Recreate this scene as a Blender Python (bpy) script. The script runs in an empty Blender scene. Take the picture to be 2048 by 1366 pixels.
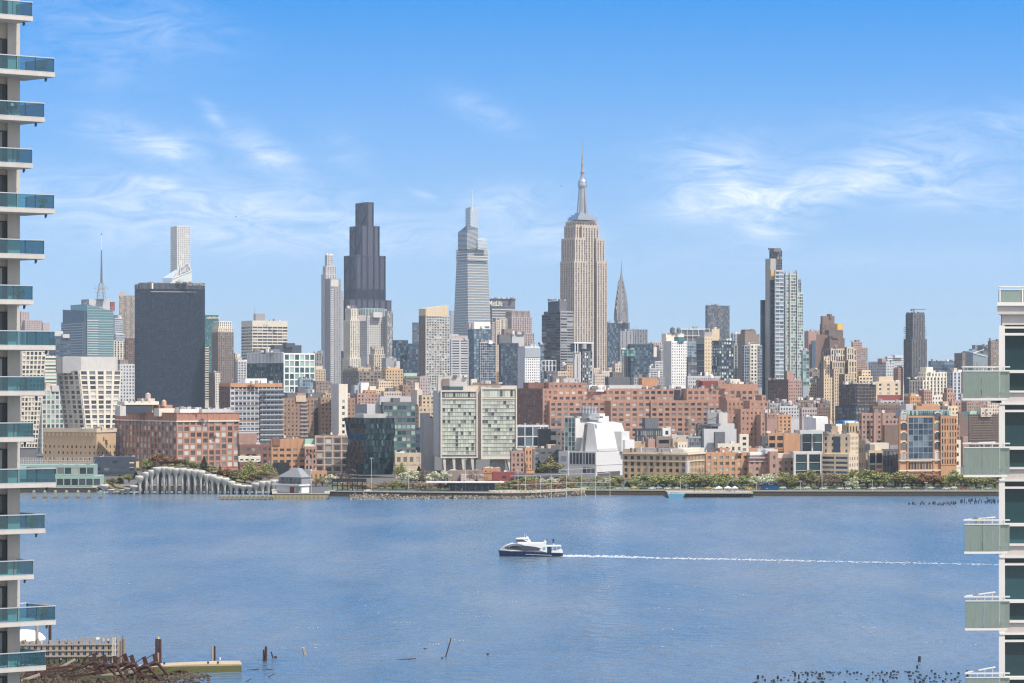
import bpy, math, random
from mathutils import Vector, Matrix
R = math.radians
C = bpy.context.scene.collection
SC = bpy.context.scene
F, H, U0, V0 = 5100.0, 70.0, 1024.0, 770.0      # lens (in photo pixels), eye height, vanishing point

# ------------------------------------------------------------------ camera
cd = bpy.data.cameras.new('camera'); cam = bpy.data.objects.new('camera', cd); C.objects.link(cam)
cam.location = (0, 0, H); cam.rotation_euler = (R(90), 0, 0)
cd.sensor_width = 36; cd.lens = F / 2048 * 36; cd.shift_y = (V0 - 683) / 2048
cd.clip_start = 1; cd.clip_end = 40000
SC.camera = cam
SC.view_settings.view_transform = 'Standard'; SC.view_settings.look = 'None'
SC.view_settings.exposure = 0.66; SC.view_settings.gamma = 1.0
SC.cycles.denoising_prefilter = 'FAST'; SC.cycles.filter_width = 1.25
SUN_EL, SUN_AZ = 55, 128          # azimuth clockwise from the view direction (+Y)

# ------------------------------------------------------------------ world
w = bpy.data.worlds.new('World'); SC.world = w; w.use_nodes = True
nt = w.node_tree; nt.nodes.clear()
def N(t, tree=None, **kw):
    n = (tree or nt).nodes.new(t)
    for k, v in kw.items(): setattr(n, k, v)
    return n
def math_n(tree, op, a, b=None, c=None, clamp=False):
    n = tree.nodes.new('ShaderNodeMath'); n.operation = op; n.use_clamp = clamp
    for i, x in enumerate((a, b, c)):
        if x is None: continue
        if isinstance(x, (int, float)): n.inputs[i].default_value = x
        else: tree.links.new(x, n.inputs[i])
    return n.outputs[0]
L = nt.links.new
tc = N('ShaderNodeTexCoord'); sx = N('ShaderNodeSeparateXYZ'); L(tc.outputs['Generated'], sx.inputs[0])
ny = math_n(nt, 'MAXIMUM', sx.outputs[1], .05)
ta = math_n(nt, 'DIVIDE', sx.outputs[0], ny)          # tangent of the bearing
te = math_n(nt, 'DIVIDE', sx.outputs[2], ny)          # tangent of the elevation
sky = N('ShaderNodeTexSky'); sky.sky_type = 'NISHITA'; sky.sun_disc = False
sky.sun_elevation = R(SUN_EL); sky.sun_rotation = R(SUN_AZ)
sky.air_density = 1.0; sky.dust_density = 0.25; sky.ozone_density = 4.0; sky.altitude = 0
cx = N('ShaderNodeCombineXYZ'); L(sx.outputs[0], cx.inputs[0]); L(sx.outputs[1], cx.inputs[1])
L(math_n(nt, 'ADD', math_n(nt, 'MULTIPLY', math_n(nt, 'ABSOLUTE', sx.outputs[2]), 2.0), .10), cx.inputs[2])
nrm = N('ShaderNodeVectorMath', operation='NORMALIZE'); L(cx.outputs[0], nrm.inputs[0]); L(nrm.outputs[0], sky.inputs[0])
hs = N('ShaderNodeHueSaturation'); hs.inputs['Saturation'].default_value = 1.48; hs.inputs['Value'].default_value = 1.0
L(sky.outputs[0], hs.inputs['Color'])
# cirrus: streaky noise, gathered where the wisps hang
def blob(cu, cv, ru, rv, rot, st):
    a = math_n(nt, 'SUBTRACT', ta, (cu - U0) / F); e = math_n(nt, 'SUBTRACT', te, (V0 - cv) / F)
    c_, s_ = math.cos(R(rot)), math.sin(R(rot))
    p = math_n(nt, 'MULTIPLY', math_n(nt, 'SUBTRACT', math_n(nt, 'MULTIPLY', a, c_), math_n(nt, 'MULTIPLY', e, s_)), F / ru)
    q = math_n(nt, 'MULTIPLY', math_n(nt, 'ADD', math_n(nt, 'MULTIPLY', a, s_), math_n(nt, 'MULTIPLY', e, c_)), F / rv)
    d = math_n(nt, 'ADD', math_n(nt, 'MULTIPLY', p, p), math_n(nt, 'MULTIPLY', q, q))
    return math_n(nt, 'MULTIPLY', math_n(nt, 'EXPONENT', math_n(nt, 'MULTIPLY', d, -1.0)), st)
BL = [(280, 275, 130, 34, 12, .8), (340, 298, 55, 22, 20, .6), (432, 236, 40, 13, 50, .7), (520, 300, 90, 34, 32, .65), (560, 325, 60, 26, 30, .5),
      (310, 365, 75, 12, 12, .75), (230, 405, 300, 55, 4, .85), (600, 425, 280, 50, 6, .7), (420, 480, 420, 40, 2, .4), (965, 222, 80, 26, 25, .55), (690, 300, 60, 40, 40, .3),
      (1030, 395, 80, 22, -12, .6), (1060, 440, 130, 50, 20, .7), (850, 390, 30, 8, 20, .5), (1450, 345, 90, 50, 10, .95), (1500, 395, 160, 38, -8, 1.0),
      (1545, 440, 55, 40, -30, .9), (1400, 420, 80, 30, 10, .6), (1690, 365, 140, 36, -14, .95), (1900, 385, 190, 40, 6, .8), (1870, 300, 190, 70, 0, .6), (1450, 330, 150, 70, 0, .4), (1560, 450, 90, 40, -20, .5), (2010, 245, 60, 30, 0, .45),
      (160, 80, 150, 80, 30, .45), (340, 50, 130, 60, 15, .45), (800, 480, 500, 34, 2, .28), (1700, 520, 400, 30, 0, .2)]
acc = None
for b_ in BL:
    o_ = blob(*b_); acc = o_ if acc is None else math_n(nt, 'ADD', acc, o_)
cv_ = N('ShaderNodeCombineXYZ'); L(ta, cv_.inputs[0]); L(te, cv_.inputs[1])
mp = N('ShaderNodeMapping'); mp.inputs['Scale'].default_value = (30, 105, 1); mp.inputs['Rotation'].default_value = (0, 0, R(14)); L(cv_.outputs[0], mp.inputs[0])
nz = N('ShaderNodeTexNoise'); nz.inputs['Scale'].default_value = 1.0; nz.inputs['Detail'].default_value = 10; nz.inputs['Roughness'].default_value = .66; nz.inputs['Distortion'].default_value = 1.5
L(mp.outputs[0], nz.inputs[0])
nzr = N('ShaderNodeMapRange'); nzr.inputs[1].default_value = .33; nzr.inputs[2].default_value = .84; L(nz.outputs[0], nzr.inputs[0])
cl = math_n(nt, 'MULTIPLY', math_n(nt, 'MULTIPLY', acc, nzr.outputs[0]), .8, clamp=True)
hz = N('ShaderNodeMix', data_type='RGBA'); L(math_n(nt, 'MULTIPLY', math_n(nt, 'MULTIPLY_ADD', te, -6.0, 1.0, clamp=True), .95), hz.inputs[0]); L(hs.outputs[0], hz.inputs[6]); hz.inputs[7].default_value = (2.08, 2.62, 3.15, 1)
cmix = N('ShaderNodeMix', data_type='RGBA'); L(cl, cmix.inputs[0]); L(hz.outputs[2], cmix.inputs[6]); cmix.inputs[7].default_value = (4.6, 4.9, 5.5, 1)
# pale sky added out of view, overhead and behind, for neutral light on facades
vm = math_n(nt, 'MAXIMUM', math_n(nt, 'MULTIPLY_ADD', sx.outputs[1], -2.2, .35, clamp=True), math_n(nt, 'MULTIPLY_ADD', sx.outputs[2], 2.5, -1.35, clamp=True))
fill_sky = N('ShaderNodeMix', data_type='RGBA'); L(math_n(nt, 'MULTIPLY', vm, .85), fill_sky.inputs[0]); L(cmix.outputs[2], fill_sky.inputs[6]); fill_sky.inputs[7].default_value = (4.6, 4.5, 4.5, 1)
bg = N('ShaderNodeBackground'); bg.inputs['Strength'].default_value = .15; L(fill_sky.outputs[2], bg.inputs[0])
ow = N('ShaderNodeOutputWorld'); L(bg.outputs[0], ow.inputs[0])

sd = bpy.data.lights.new('sun', 'SUN'); sun = bpy.data.objects.new('sun', sd); C.objects.link(sun)
sd.energy = 3.9; sd.angle = R(.5); sd.color = (1, .93, .84)
dv = Vector((math.sin(R(SUN_AZ)) * math.cos(R(SUN_EL)), math.cos(R(SUN_AZ)) * math.cos(R(SUN_EL)), math.sin(R(SUN_EL))))
sun.rotation_euler = dv.to_track_quat('Z', 'Y').to_euler(); sun.location = (100, -100, 600)

# ------------------------------------------------------------------ helpers
def px(u, Y): return (u - U0) / F * Y
def pz(v, Y): return H - (v - V0) / F * Y
def tag(o, label=None, cat=None, group=None, kind=None):
    if label: o['label'] = label
    if cat: o['category'] = cat
    if group: o['group'] = group
    if kind: o['kind'] = kind
    return o
def empty(name, loc=(0, 0, 0), rz=0, label=None, cat=None, group=None):
    o = bpy.data.objects.new(name, None); C.objects.link(o); o.location = loc; o.rotation_euler = (0, 0, rz); o.empty_display_size = 1
    return tag(o, label, cat, group)
def kids(o): return [c for c in ALLKIDS.get(o.name, [])]
ALLKIDS = {}
def setp(o, p):
    if p is not None: o.parent = p; ALLKIDS.setdefault(p.name, []).append(o)
    return o
def copy_tree(o, parent=None):
    c = o.copy(); C.objects.link(c)
    if parent is not None: setp(c, parent)
    for k in ALLKIDS.get(o.name, []): copy_tree(k, c)
    return c
class MB:
    def __init__(s): s.v = []; s.f = []; s.m = []
    def face(s, pts, mi=0):
        n = len(s.v); s.v += [tuple(p) for p in pts]; s.f.append(tuple(range(n, n + len(pts)))); s.m.append(mi)
    def box(s, x0, x1, y0, y1, z0, z1, mi=0):
        s.hexa([(x0, y0, z0), (x1, y0, z0), (x1, y1, z0), (x0, y1, z0), (x0, y0, z1), (x1, y0, z1), (x1, y1, z1), (x0, y1, z1)], mi)
    def hexa(s, p, mi=0):
        n = len(s.v); s.v += [tuple(q) for q in p]
        for f in ((0, 3, 2, 1), (4, 5, 6, 7), (0, 1, 5, 4), (1, 2, 6, 5), (2, 3, 7, 6), (3, 0, 4, 7)):
            s.f.append(tuple(n + i for i in f)); s.m.append(mi)
    def prism(s, poly, z0, z1, mi=0, top=None, cap=True):
        """upright prism over a plan outline; top: another outline for a taper"""
        top = top or poly; k = len(poly); n = len(s.v)
        zz0 = z0 if isinstance(z0, (list, tuple)) else [z0] * k; zz1 = z1 if isinstance(z1, (list, tuple)) else [z1] * k
        s.v += [(p[0], p[1], zz0[i]) for i, p in enumerate(poly)] + [(p[0], p[1], zz1[i]) for i, p in enumerate(top)]
        for i in range(k):
            j = (i + 1) % k; s.f.append((n + i, n + j, n + k + j, n + k + i)); s.m.append(mi)
        if cap:
            s.f.append(tuple(n + k + i for i in range(k))); s.m.append(mi)
            s.f.append(tuple(n + k - 1 - i for i in range(k))); s.m.append(mi)
    def tube(s, a, b, r0, r1=None, n=8, mi=0, cap=True):
        a, b = Vector(a), Vector(b); r1 = r0 if r1 is None else r1
        d = (b - a).normalized(); x = d.orthogonal().normalized(); y = d.cross(x)
        k = len(s.v)
        for c, r in ((a, r0), (b, r1)):
            for i in range(n):
                t = 2 * math.pi * i / n; q = c + x * (r * math.cos(t)) + y * (r * math.sin(t)); s.v.append(tuple(q))
        for i in range(n):
            j = (i + 1) % n; s.f.append((k + i, k + j, k + n + j, k + n + i)); s.m.append(mi)
        if cap:
            s.f.append(tuple(k + n + i for i in range(n))); s.m.append(mi)
            s.f.append(tuple(k + n - 1 - i for i in range(n))); s.m.append(mi)
    def lathe(s, prof, n=12, cx=0, cy=0, mi=0, sx_=1, sy_=1):
        k = len(s.v)
        for r, z in prof:
            for i in range(n):
                t = 2 * math.pi * i / n; s.v.append((cx + r * sx_ * math.cos(t), cy + r * sy_ * math.sin(t), z))
        for a in range(len(prof) - 1):
            for i in range(n):
                j = (i + 1) % n
                s.f.append((k + a * n + i, k + a * n + j, k + (a + 1) * n + j, k + (a + 1) * n + i)); s.m.append(mi)
        s.f.append(tuple(k + (len(prof) - 1) * n + i for i in range(n))); s.m.append(mi)
        s.f.append(tuple(k + n - 1 - i for i in range(n))); s.m.append(mi)
    def build(s, name, mats, parent=None, loc=(0, 0, 0), smooth=False):
        me = bpy.data.meshes.new(name); me.from_pydata(s.v, [], s.f)
        mats = mats if isinstance(mats, (list, tuple)) else [mats]
        for m in mats: me.materials.append(m)
        if len(mats) > 1: me.polygons.foreach_set('material_index', s.m)
        if smooth: me.polygons.foreach_set('use_smooth', [True] * len(s.f))
        me.update()
        o = bpy.data.objects.new(name, me); C.objects.link(o); o.location = loc
        return setp(o, parent)
def curve_tube(mb, pts, r, n=6, mi=0):
    for i in range(len(pts) - 1):
        mb.tube(pts[i], pts[i + 1], r if not isinstance(r, list) else r[i], r if not isinstance(r, list) else r[i + 1], n, mi)

# ------------------------------------------------------------------ materials
def newmat(name):
    m = bpy.data.materials.new(name); m.use_nodes = True
    t = m.node_tree; b = t.nodes['Principled BSDF']; return m, t, b
def rgb(c): return (c[0], c[1], c[2], 1)
def mat_wall(name, col, var=.12, rough=.85, sc=.05, streak=True, spec=.3, metal=0):
    m, t, b = newmat(name); Lk = t.links.new
    tc = N('ShaderNodeTexCoord', t)
    mp = N('ShaderNodeMapping', t); mp.inputs['Scale'].default_value = (1, 1, .35 if streak else 1); Lk(tc.outputs['Object'], mp.inputs[0])
    n1 = N('ShaderNodeTexNoise', t); n1.inputs['Scale'].default_value = sc * 6; n1.inputs['Detail'].default_value = 6; n1.inputs['Roughness'].default_value = .7; Lk(mp.outputs[0], n1.inputs[0])
    oi = N('ShaderNodeObjectInfo', t)
    v = math_n(t, 'MULTIPLY_ADD', n1.outputs[0], 2 * var, 1 - var)
    v = math_n(t, 'MULTIPLY', v, math_n(t, 'MULTIPLY_ADD', oi.outputs['Random'], .12, .94))
    mx = N('ShaderNodeVectorMath', t, operation='SCALE'); mx.inputs[0].default_value = col[:3]; Lk(v, mx.inputs['Scale'])
    Lk(mx.outputs[0], b.inputs['Base Color']); b.inputs['Roughness'].default_value = rough; b.inputs['Specular IOR Level'].default_value = spec; b.inputs['Metallic'].default_value = metal
    return m
def mat_pane(name, dark, light, p=.25, rough=.12, spec=.6, mid=None, k2=1.7):
    """glazing: each pane draws its own tone (bare glass, half drawn blind, pale blind)"""
    m, t, b = newmat(name); Lk = t.links.new
    ge = N('ShaderNodeNewGeometry', t); oi = N('ShaderNodeObjectInfo', t)
    r = math_n(t, 'FRACT', math_n(t, 'ADD', ge.outputs['Random Per Island'], math_n(t, 'MULTIPLY', oi.outputs['Random'], 7.31)))
    cr = N('ShaderNodeValToRGB', t); cr.color_ramp.interpolation = 'CONSTANT'; e = cr.color_ramp.elements
    mid = mid or tuple((a * 2 + b_) / 3 for a, b_ in zip(dark, light))
    e[0].position = 0; e[0].color = rgb(dark); e[1].position = 1 - p; e[1].color = rgb(light)
    q = e.new((1 - p) * .45); q.color = rgb(tuple(min(1, x * k2 + .01 * (k2 > 1.5)) for x in dark))
    q = e.new((1 - p) * .72); q.color = rgb(mid)
    Lk(r, cr.inputs[0]); sc_ = N('ShaderNodeVectorMath', t, operation='SCALE'); Lk(cr.outputs[0], sc_.inputs[0]); Lk(math_n(t, 'MULTIPLY_ADD', math_n(t, 'FRACT', math_n(t, 'MULTIPLY', r, 37.7)), .5, .72), sc_.inputs['Scale'])
    Lk(sc_.outputs[0], b.inputs['Base Color']); b.inputs['Roughness'].default_value = rough; b.inputs['Specular IOR Level'].default_value = spec
    # slightly uneven glass
    tc = N('ShaderNodeTexCoord', t); nz = N('ShaderNodeTexNoise', t); nz.inputs['Scale'].default_value = .25; Lk(tc.outputs['Object'], nz.inputs[0])
    bp = N('ShaderNodeBump', t); bp.inputs['Strength'].default_value = .12; bp.inputs['Distance'].default_value = .4; Lk(nz.outputs[0], bp.inputs['Height']); Lk(bp.outputs[0], b.inputs['Normal'])
    return m
def mat_plain(name, col, rough=.6, metal=0, spec=.4, var=.06, sc=1.0, emis=None):
    m, t, b = newmat(name); Lk = t.links.new
    tc = N('ShaderNodeTexCoord', t); n1 = N('ShaderNodeTexNoise', t); n1.inputs['Scale'].default_value = sc; n1.inputs['Detail'].default_value = 4; Lk(tc.outputs['Object'], n1.inputs[0])
    v = math_n(t, 'MULTIPLY_ADD', n1.outputs[0], 2 * var, 1 - var)
    mx = N('ShaderNodeVectorMath', t, operation='SCALE'); mx.inputs[0].default_value = col[:3]; Lk(v, mx.inputs['Scale'])
    Lk(mx.outputs[0], b.inputs['Base Color']); b.inputs['Roughness'].default_value = rough; b.inputs['Metallic'].default_value = metal; b.inputs['Specular IOR Level'].default_value = spec
    return m
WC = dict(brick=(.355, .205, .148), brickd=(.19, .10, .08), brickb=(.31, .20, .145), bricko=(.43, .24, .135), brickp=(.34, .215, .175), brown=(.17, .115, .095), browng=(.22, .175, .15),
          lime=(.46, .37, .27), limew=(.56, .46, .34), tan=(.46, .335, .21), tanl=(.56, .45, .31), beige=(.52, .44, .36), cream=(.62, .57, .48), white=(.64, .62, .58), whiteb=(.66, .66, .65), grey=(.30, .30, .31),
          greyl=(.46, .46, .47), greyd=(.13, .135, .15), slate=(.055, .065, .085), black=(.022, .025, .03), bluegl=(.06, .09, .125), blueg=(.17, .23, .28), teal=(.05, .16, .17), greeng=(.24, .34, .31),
          pinkg=(.40, .33, .32), conc=(.36, .35, .33), concl=(.50, .48, .45), redp=(.22, .06, .055), steel=(.30, .33, .36), esb=(.47, .405, .345), brickr=(.37, .185, .13), copper=(.30, .48, .40), yellow=(.55, .36, .10), bluep=(.05, .20, .45))
WM = {}
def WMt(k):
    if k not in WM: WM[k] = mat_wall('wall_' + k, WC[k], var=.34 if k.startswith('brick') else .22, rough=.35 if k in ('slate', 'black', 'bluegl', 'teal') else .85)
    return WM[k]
PC = dict(dk=((.02, .025, .03), (.30, .29, .26), .12), std=((.035, .04, .05), (.42, .41, .38), .22), lite=((.06, .07, .07), (.44, .45, .42), .5), blue=((.018, .035, .06), (.12, .17, .21), .22), bluel=((.06, .10, .14), (.22, .29, .34), .3),
          green=((.03, .08, .08), (.28, .40, .35), .3), gray=((.07, .08, .09), (.22, .23, .25), .3), teal=((.03, .10, .11), (.10, .25, .25), .3), brownp=((.06, .045, .04), (.25, .22, .2), .15), mix=((.02, .04, .06), (.55, .62, .58), .35))
PM = {}
def PMt(k):
    if k not in PM: PM[k] = mat_pane('glass_' + k, *PC[k])
    return PM[k]
# ------------------------------------------------------------------ facade and building builders
G0 = 2.6      # street level
ST = dict(P=(3.4, 3.5, .46, .5), P2=(2.6, 3.3, .5, .5), Pw=(5.4, 4.2, .7, .58), Pl=(4.4, 3.8, .62, .55), R=(6.5, 3.9, .97, .5), R2=(12, 3.8, .99, .62), G=(3.2, 3.9, .9, .84), G2=(2.2, 4.0, .86, .9),
          V=(3.2, 3.7, .5, .7), V2=(4.6, 3.9, .5, .78), VV=(2.4, 3.6, .55, .93), X=(5.2, 4.4, .74, .74), S=(2.5, 3.0, .42, .46), B=(4.2, 3.1, .82, .52), N=None)
QUADS = {}
def quad_mesh(k):
    if k not in QUADS:
        me = bpy.data.meshes.new('window'); me.from_pydata([(0, 0, 0), (1, 0, 0), (1, 0, 1), (0, 0, 1)], [], [(0, 1, 2, 3)])
        me.materials.append(PMt(k)); me.update(); QUADS[k] = me
    return QUADS[k]
class Bld:
    def __init__(s, name, label, cat, D, phi, uC, solo=0, group=None):
        s.D = D; s.phi = R(phi); s.X = px(uC, D); s.solo = solo
        s.root = empty(name, (s.X, D, G0), s.phi, label, cat, group); s.nw = 0
        s.uC = uC; s.extra = None
    def local(s, x, y):
        dx, dy = x - s.X, y - s.D; c, n = math.cos(s.phi), math.sin(s.phi)
        return dx * c + dy * n, -dx * n + dy * c
    def frame(s, uL, uC, uR, D=None, deep=None):
        """local corner and the widths of the right and the left faces"""
        D = D or s.D; c, n = math.cos(s.phi), math.sin(s.phi); X = px(uC, D)
        kr, kl = (uR - U0) / F, (uL - U0) / F
        dr, dl = c - kr * n, n + kl * c
        W = (kr * D - X) / dr if uR > uC and dr > .03 else 0; Ln = (X - kl * D) / dl if uL < uC and dl > .03 else 0
        dd = deep or 22
        if Ln > 175: Ln = 175
        if W <= 0: W = dd
        if Ln <= 0: Ln = dd
        x0, y0 = s.local(X, D)
        return x0, y0, W, Ln
    def z(s, v, D=None): return pz(v, D or s.D) - G0
    def facade(s, wall, side, x0, y0, w, z0, z1, st, pane, dp=.35, ds=.25, m0=.8, top=1.2, bw=0, solo=True):
        """strips (piers, spandrels) proud of the core, panes between; side 'R' runs along +x at y0, 'L' along +y at x0"""
        bay, fl, wf, hf = st
        n = max(1, round((w - 2 * m0 * 0) / bay)); m = max(1, round((z1 - top - z0) / fl))
        cw = w / n; ch = (z1 - top - z0) / m
        def bx(a0, a1, za, zb, d, mi=0):
            if side == 'R': wall.box(x0 + a0, x0 + a1, y0 - d, y0, za, zb, mi)
            else: wall.box(x0 - d, x0, y0 + a0, y0 + a1, za, zb, mi)
        e = .0
        for j in range(m + 1):
            if hf < .995:
                za = z0 + j * ch - (1 - hf) * ch / 2; zb = za + (1 - hf) * ch
                if j == m: zb = z1
                if j == 0: za = z0 - .3
                bx(-ds if side == 'R' else 0, w, za, zb, ds, 0)
        if wf < .995:
            for i in range(n + 1):
                a = i * cw - (1 - wf) * cw / 2; b = a + (1 - wf) * cw
                if i == 0: a = -dp if side == 'R' else 0
                if i == n: b = w
                bx(a, b, z0, z1 + .02, dp, 0)
        for j in range(m):
            za = z0 + j * ch + (1 - hf) * ch / 2; zb = za + hf * ch
            for i in range(n):
                a = i * cw + (1 - wf) * cw / 2; b = a + wf * cw
                if s.solo and s.nw < s.solo and solo:
                    o = bpy.data.objects.new('window', quad_mesh(pane)); C.objects.link(o)
                    if side == 'R': o.location = (x0 + a, y0 - .06, za); o.scale = (b - a, 1, zb - za)
                    else: o.location = (x0 - .06, y0 + b, za); o.rotation_euler = (0, 0, R(-90)); o.scale = (b - a, 1, zb - za)
                    setp(o, s.root); s.nw += 1
                else:
                    t_ = wall
                    if s.solo:
                        if s.extra is None: s.extra = MB(); s.extra_p = pane
                        t_ = s.extra; mi = 0
                    else: mi = 1
                    if side == 'R': t_.face([(x0 + a, y0 - .06, za), (x0 + b, y0 - .06, za), (x0 + b, y0 - .06, zb), (x0 + a, y0 - .06, zb)], mi)
                    else: t_.face([(x0 - .06, y0 + b, za), (x0 - .06, y0 + a, za), (x0 - .06, y0 + a, zb), (x0 - .06, y0 + b, zb)], mi)
    def tier(s, uL, uC, uR, vT, vB=None, wall='grey', pane='std', st='P', stL=None, D=None, wallL=None, dp=.35, ds=.25, top=1.2, name='wall', deep=None, vW=None, floor=None):
        D = D or s.D
        x0, y0, W, Ln = s.frame(uL, uC, uR, D, deep); z1 = s.z(vT, D); z0 = 0 if floor is None else s.z(floor, D)
        zb = s.z(vB, D) if vB else max(0, z0); zb = max(zb, z0)
        mb = MB(); mb.box(x0, x0 + W, y0, y0 + Ln, z0, z1)
        st_ = ST.get(st, st) if isinstance(st, str) else st
        sl = st_ if stL is None else (ST.get(stL, stL) if isinstance(stL, str) else stL)
        if st_ and uR > uC: s.facade(mb, 'R', x0, y0, W, zb, z1, st_, pane, dp, ds, top=top)
        if wallL and uL < uC:
            m2 = MB(); m2.box(x0 - .05, x0 - .01, y0 + .01, y0 + Ln, z0, z1 - .01)
            if sl: s.facade(m2, 'L', x0 - .05, y0, Ln, zb, z1, sl, pane, dp, ds, top=top, solo=False) if not s.solo else s.facade(m2, 'L', x0 - .05, y0, Ln, zb, z1, sl, pane, dp, ds, top=top)
            m2.build('side_wall', [WMt(wallL), PMt(pane)], s.root)
        elif sl and uL < uC: s.facade(mb, 'L', x0, y0, Ln, zb, z1, sl, pane, dp, ds, top=top)
        o = mb.build(name, [WMt(wall), PMt(pane)], s.root)
        s.last = (x0, y0, W, Ln, z1)
        return o
    def slab(s, x0, x1, y0, y1, z0, z1, m, name='roof_unit'):
        mb = MB(); mb.box(x0, x1, y0, y1, z0, z1); return mb.build(name, WMt(m) if isinstance(m, str) else m, s.root)
    def ubox(s, uL, uR, vT, vB, m='grey', name='penthouse', D=None, deep=9, off=3, st=None, pane='std'):
        """a roof block whose front is seen from uL to uR; it stands some metres back from the facade"""
        D = (D or s.D) + off
        x0, y0, W, Ln = s.frame(uL, uL, uR, D, deep)
        mb = MB(); z0, z1 = s.z(vB, D) - 1.5, s.z(vT, D); mb.box(x0, x0 + W, y0, y0 + deep, z0, z1)
        if st: s.facade(mb, 'R', x0, y0, W, max(z0, s.z(vB, D)), z1, ST.get(st, st) if isinstance(st, str) else st, pane, .2, .15, top=.3, solo=False) if not s.solo else None
        return mb.build(name, [WMt(m), PMt(pane)], s.root)
    def tank(s, u, vB, w=9, h=11, m='browng', D=None, off=6, legs=True):
        """wooden rooftop water tank on a steel frame; w,h in photo pixels"""
        D = (D or s.D) + off; k = D / F; x, y = s.local(px(u, D), D); z = s.z(vB, D); r = w * k / 2; hh = h * k
        t = MB(); lb = hh * .3 if legs else 0
        t.lathe([(r, z + lb), (r * .97, z + lb + (hh - lb) * .72), (r * 1.02, z + lb + (hh - lb) * .72), (.05, z + hh)], 12, x, y)
        o = t.build('water_tank', WMt(m), s.root)
        if legs:
            l = MB()
            for a, b in ((-1, -1), (1, -1), (1, 1), (-1, 1)): l.tube((x + a * r * .7, y + b * r * .7, z - 1), (x + a * r * .6, y + b * r * .6, z + lb), .15, n=4)
            l.box(x - r * .9, x + r * .9, y - r * .9, y + r * .9, z + lb - .3, z + lb - .02)
            l.build('tank_stand', WMt('greyd'), o)
    def mast(s, u, v0, v1, r=.3, m='steel', D=None, r1=None, off=4, name='mast'):
        D = (D or s.D) + off; x, y = s.local(px(u, D), D); mb = MB(); mb.tube((x, y, s.z(v0, D) - 1), (x, y, s.z(v1, D)), r, r1 or r * .5, 6)
        return mb.build(name, WMt(m), s.root)
    def text(s, txt, u, v, hpx, m, D=None, off=-.8, side='R', stretch=1.0, bold=.012):
        D = D or s.D
        x0, y0, W, Ln = s.frame(s.uC - 1, s.uC, s.uC + 1, s.D)
        cu = bpy.data.curves.new('sign_lettering', 'FONT'); cu.body = txt; cu.size = hpx * D / F * 1.4; cu.extrude = .15; cu.materials.append(m)
        cu.offset = cu.size * bold; cu.space_character = 1.05
        o = bpy.data.objects.new('sign_lettering', cu); C.objects.link(o); o.rotation_euler = (R(90), 0, 0)
        # anchor on the right-hand face plane
        k = (u - U0) / F; c, n = math.cos(s.phi), math.sin(s.phi)
        if side == 'R':
            t = (k * s.D - s.X) / (c - k * n); o.location = (t, off, s.z(v, s.D + t * n))
        else:
            t = (s.X - k * s.D) / (n + k * c); o.location = (off, t, s.z(v, s.D + t * c)); o.rotation_euler = (R(90), 0, R(-90))
        me = bpy.data.meshes.new_from_object(o); q = bpy.data.objects.new('sign_lettering', me); C.objects.link(q)
        q.location = o.location; q.rotation_euler = o.rotation_euler; q.scale = (stretch, 1, 1); bpy.data.objects.remove(o)
        return setp(q, s.root)
    def clutter(s, uL, uR, vB, seed=0, n=6, D=None, hmax=7, pal=('greyl', 'grey', 'greyd', 'white', 'browng')):
        """roof machinery: boxes, ducts, vents and a rail, several separate parts"""
        rd = random.Random(seed * 77 + n); D = (D or s.D) + 4; k = D / F
        for i in range(n):
            u = uL + (uR - uL) * (i + rd.random() * .8) / n; w = rd.uniform(3, 12) * k * .8; h = rd.uniform(2, hmax) * k; x, y = s.local(px(u, D), D); z = s.z(vB, D) - .5
            mb = MB(); y += rd.uniform(0, 6); t = rd.random()
            if t < .6: mb.box(x, x + w, y, y + w * .8, z, z + h); nm = 'roof_unit'
            elif t < .8:
                mb.lathe([(w * .3, z), (w * .3, z + h * .9), (w * .12, z + h)], 8, x, y); nm = 'vent'
            else:
                mb.tube((x, y, z), (x, y, z + h * 1.5), .18, n=5); mb.box(x - .7, x + .7, y - .1, y + .1, z + h * 1.2, z + h * 1.28); nm = 'antenna'
            mb.build(nm, WMt(rd.choice(pal)), s.root)
    def done(s):
        if s.extra is not None:
            o = s.extra.build('window', PMt(s.extra_p), s.root); o['kind'] = 'stuff'
        return s
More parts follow.
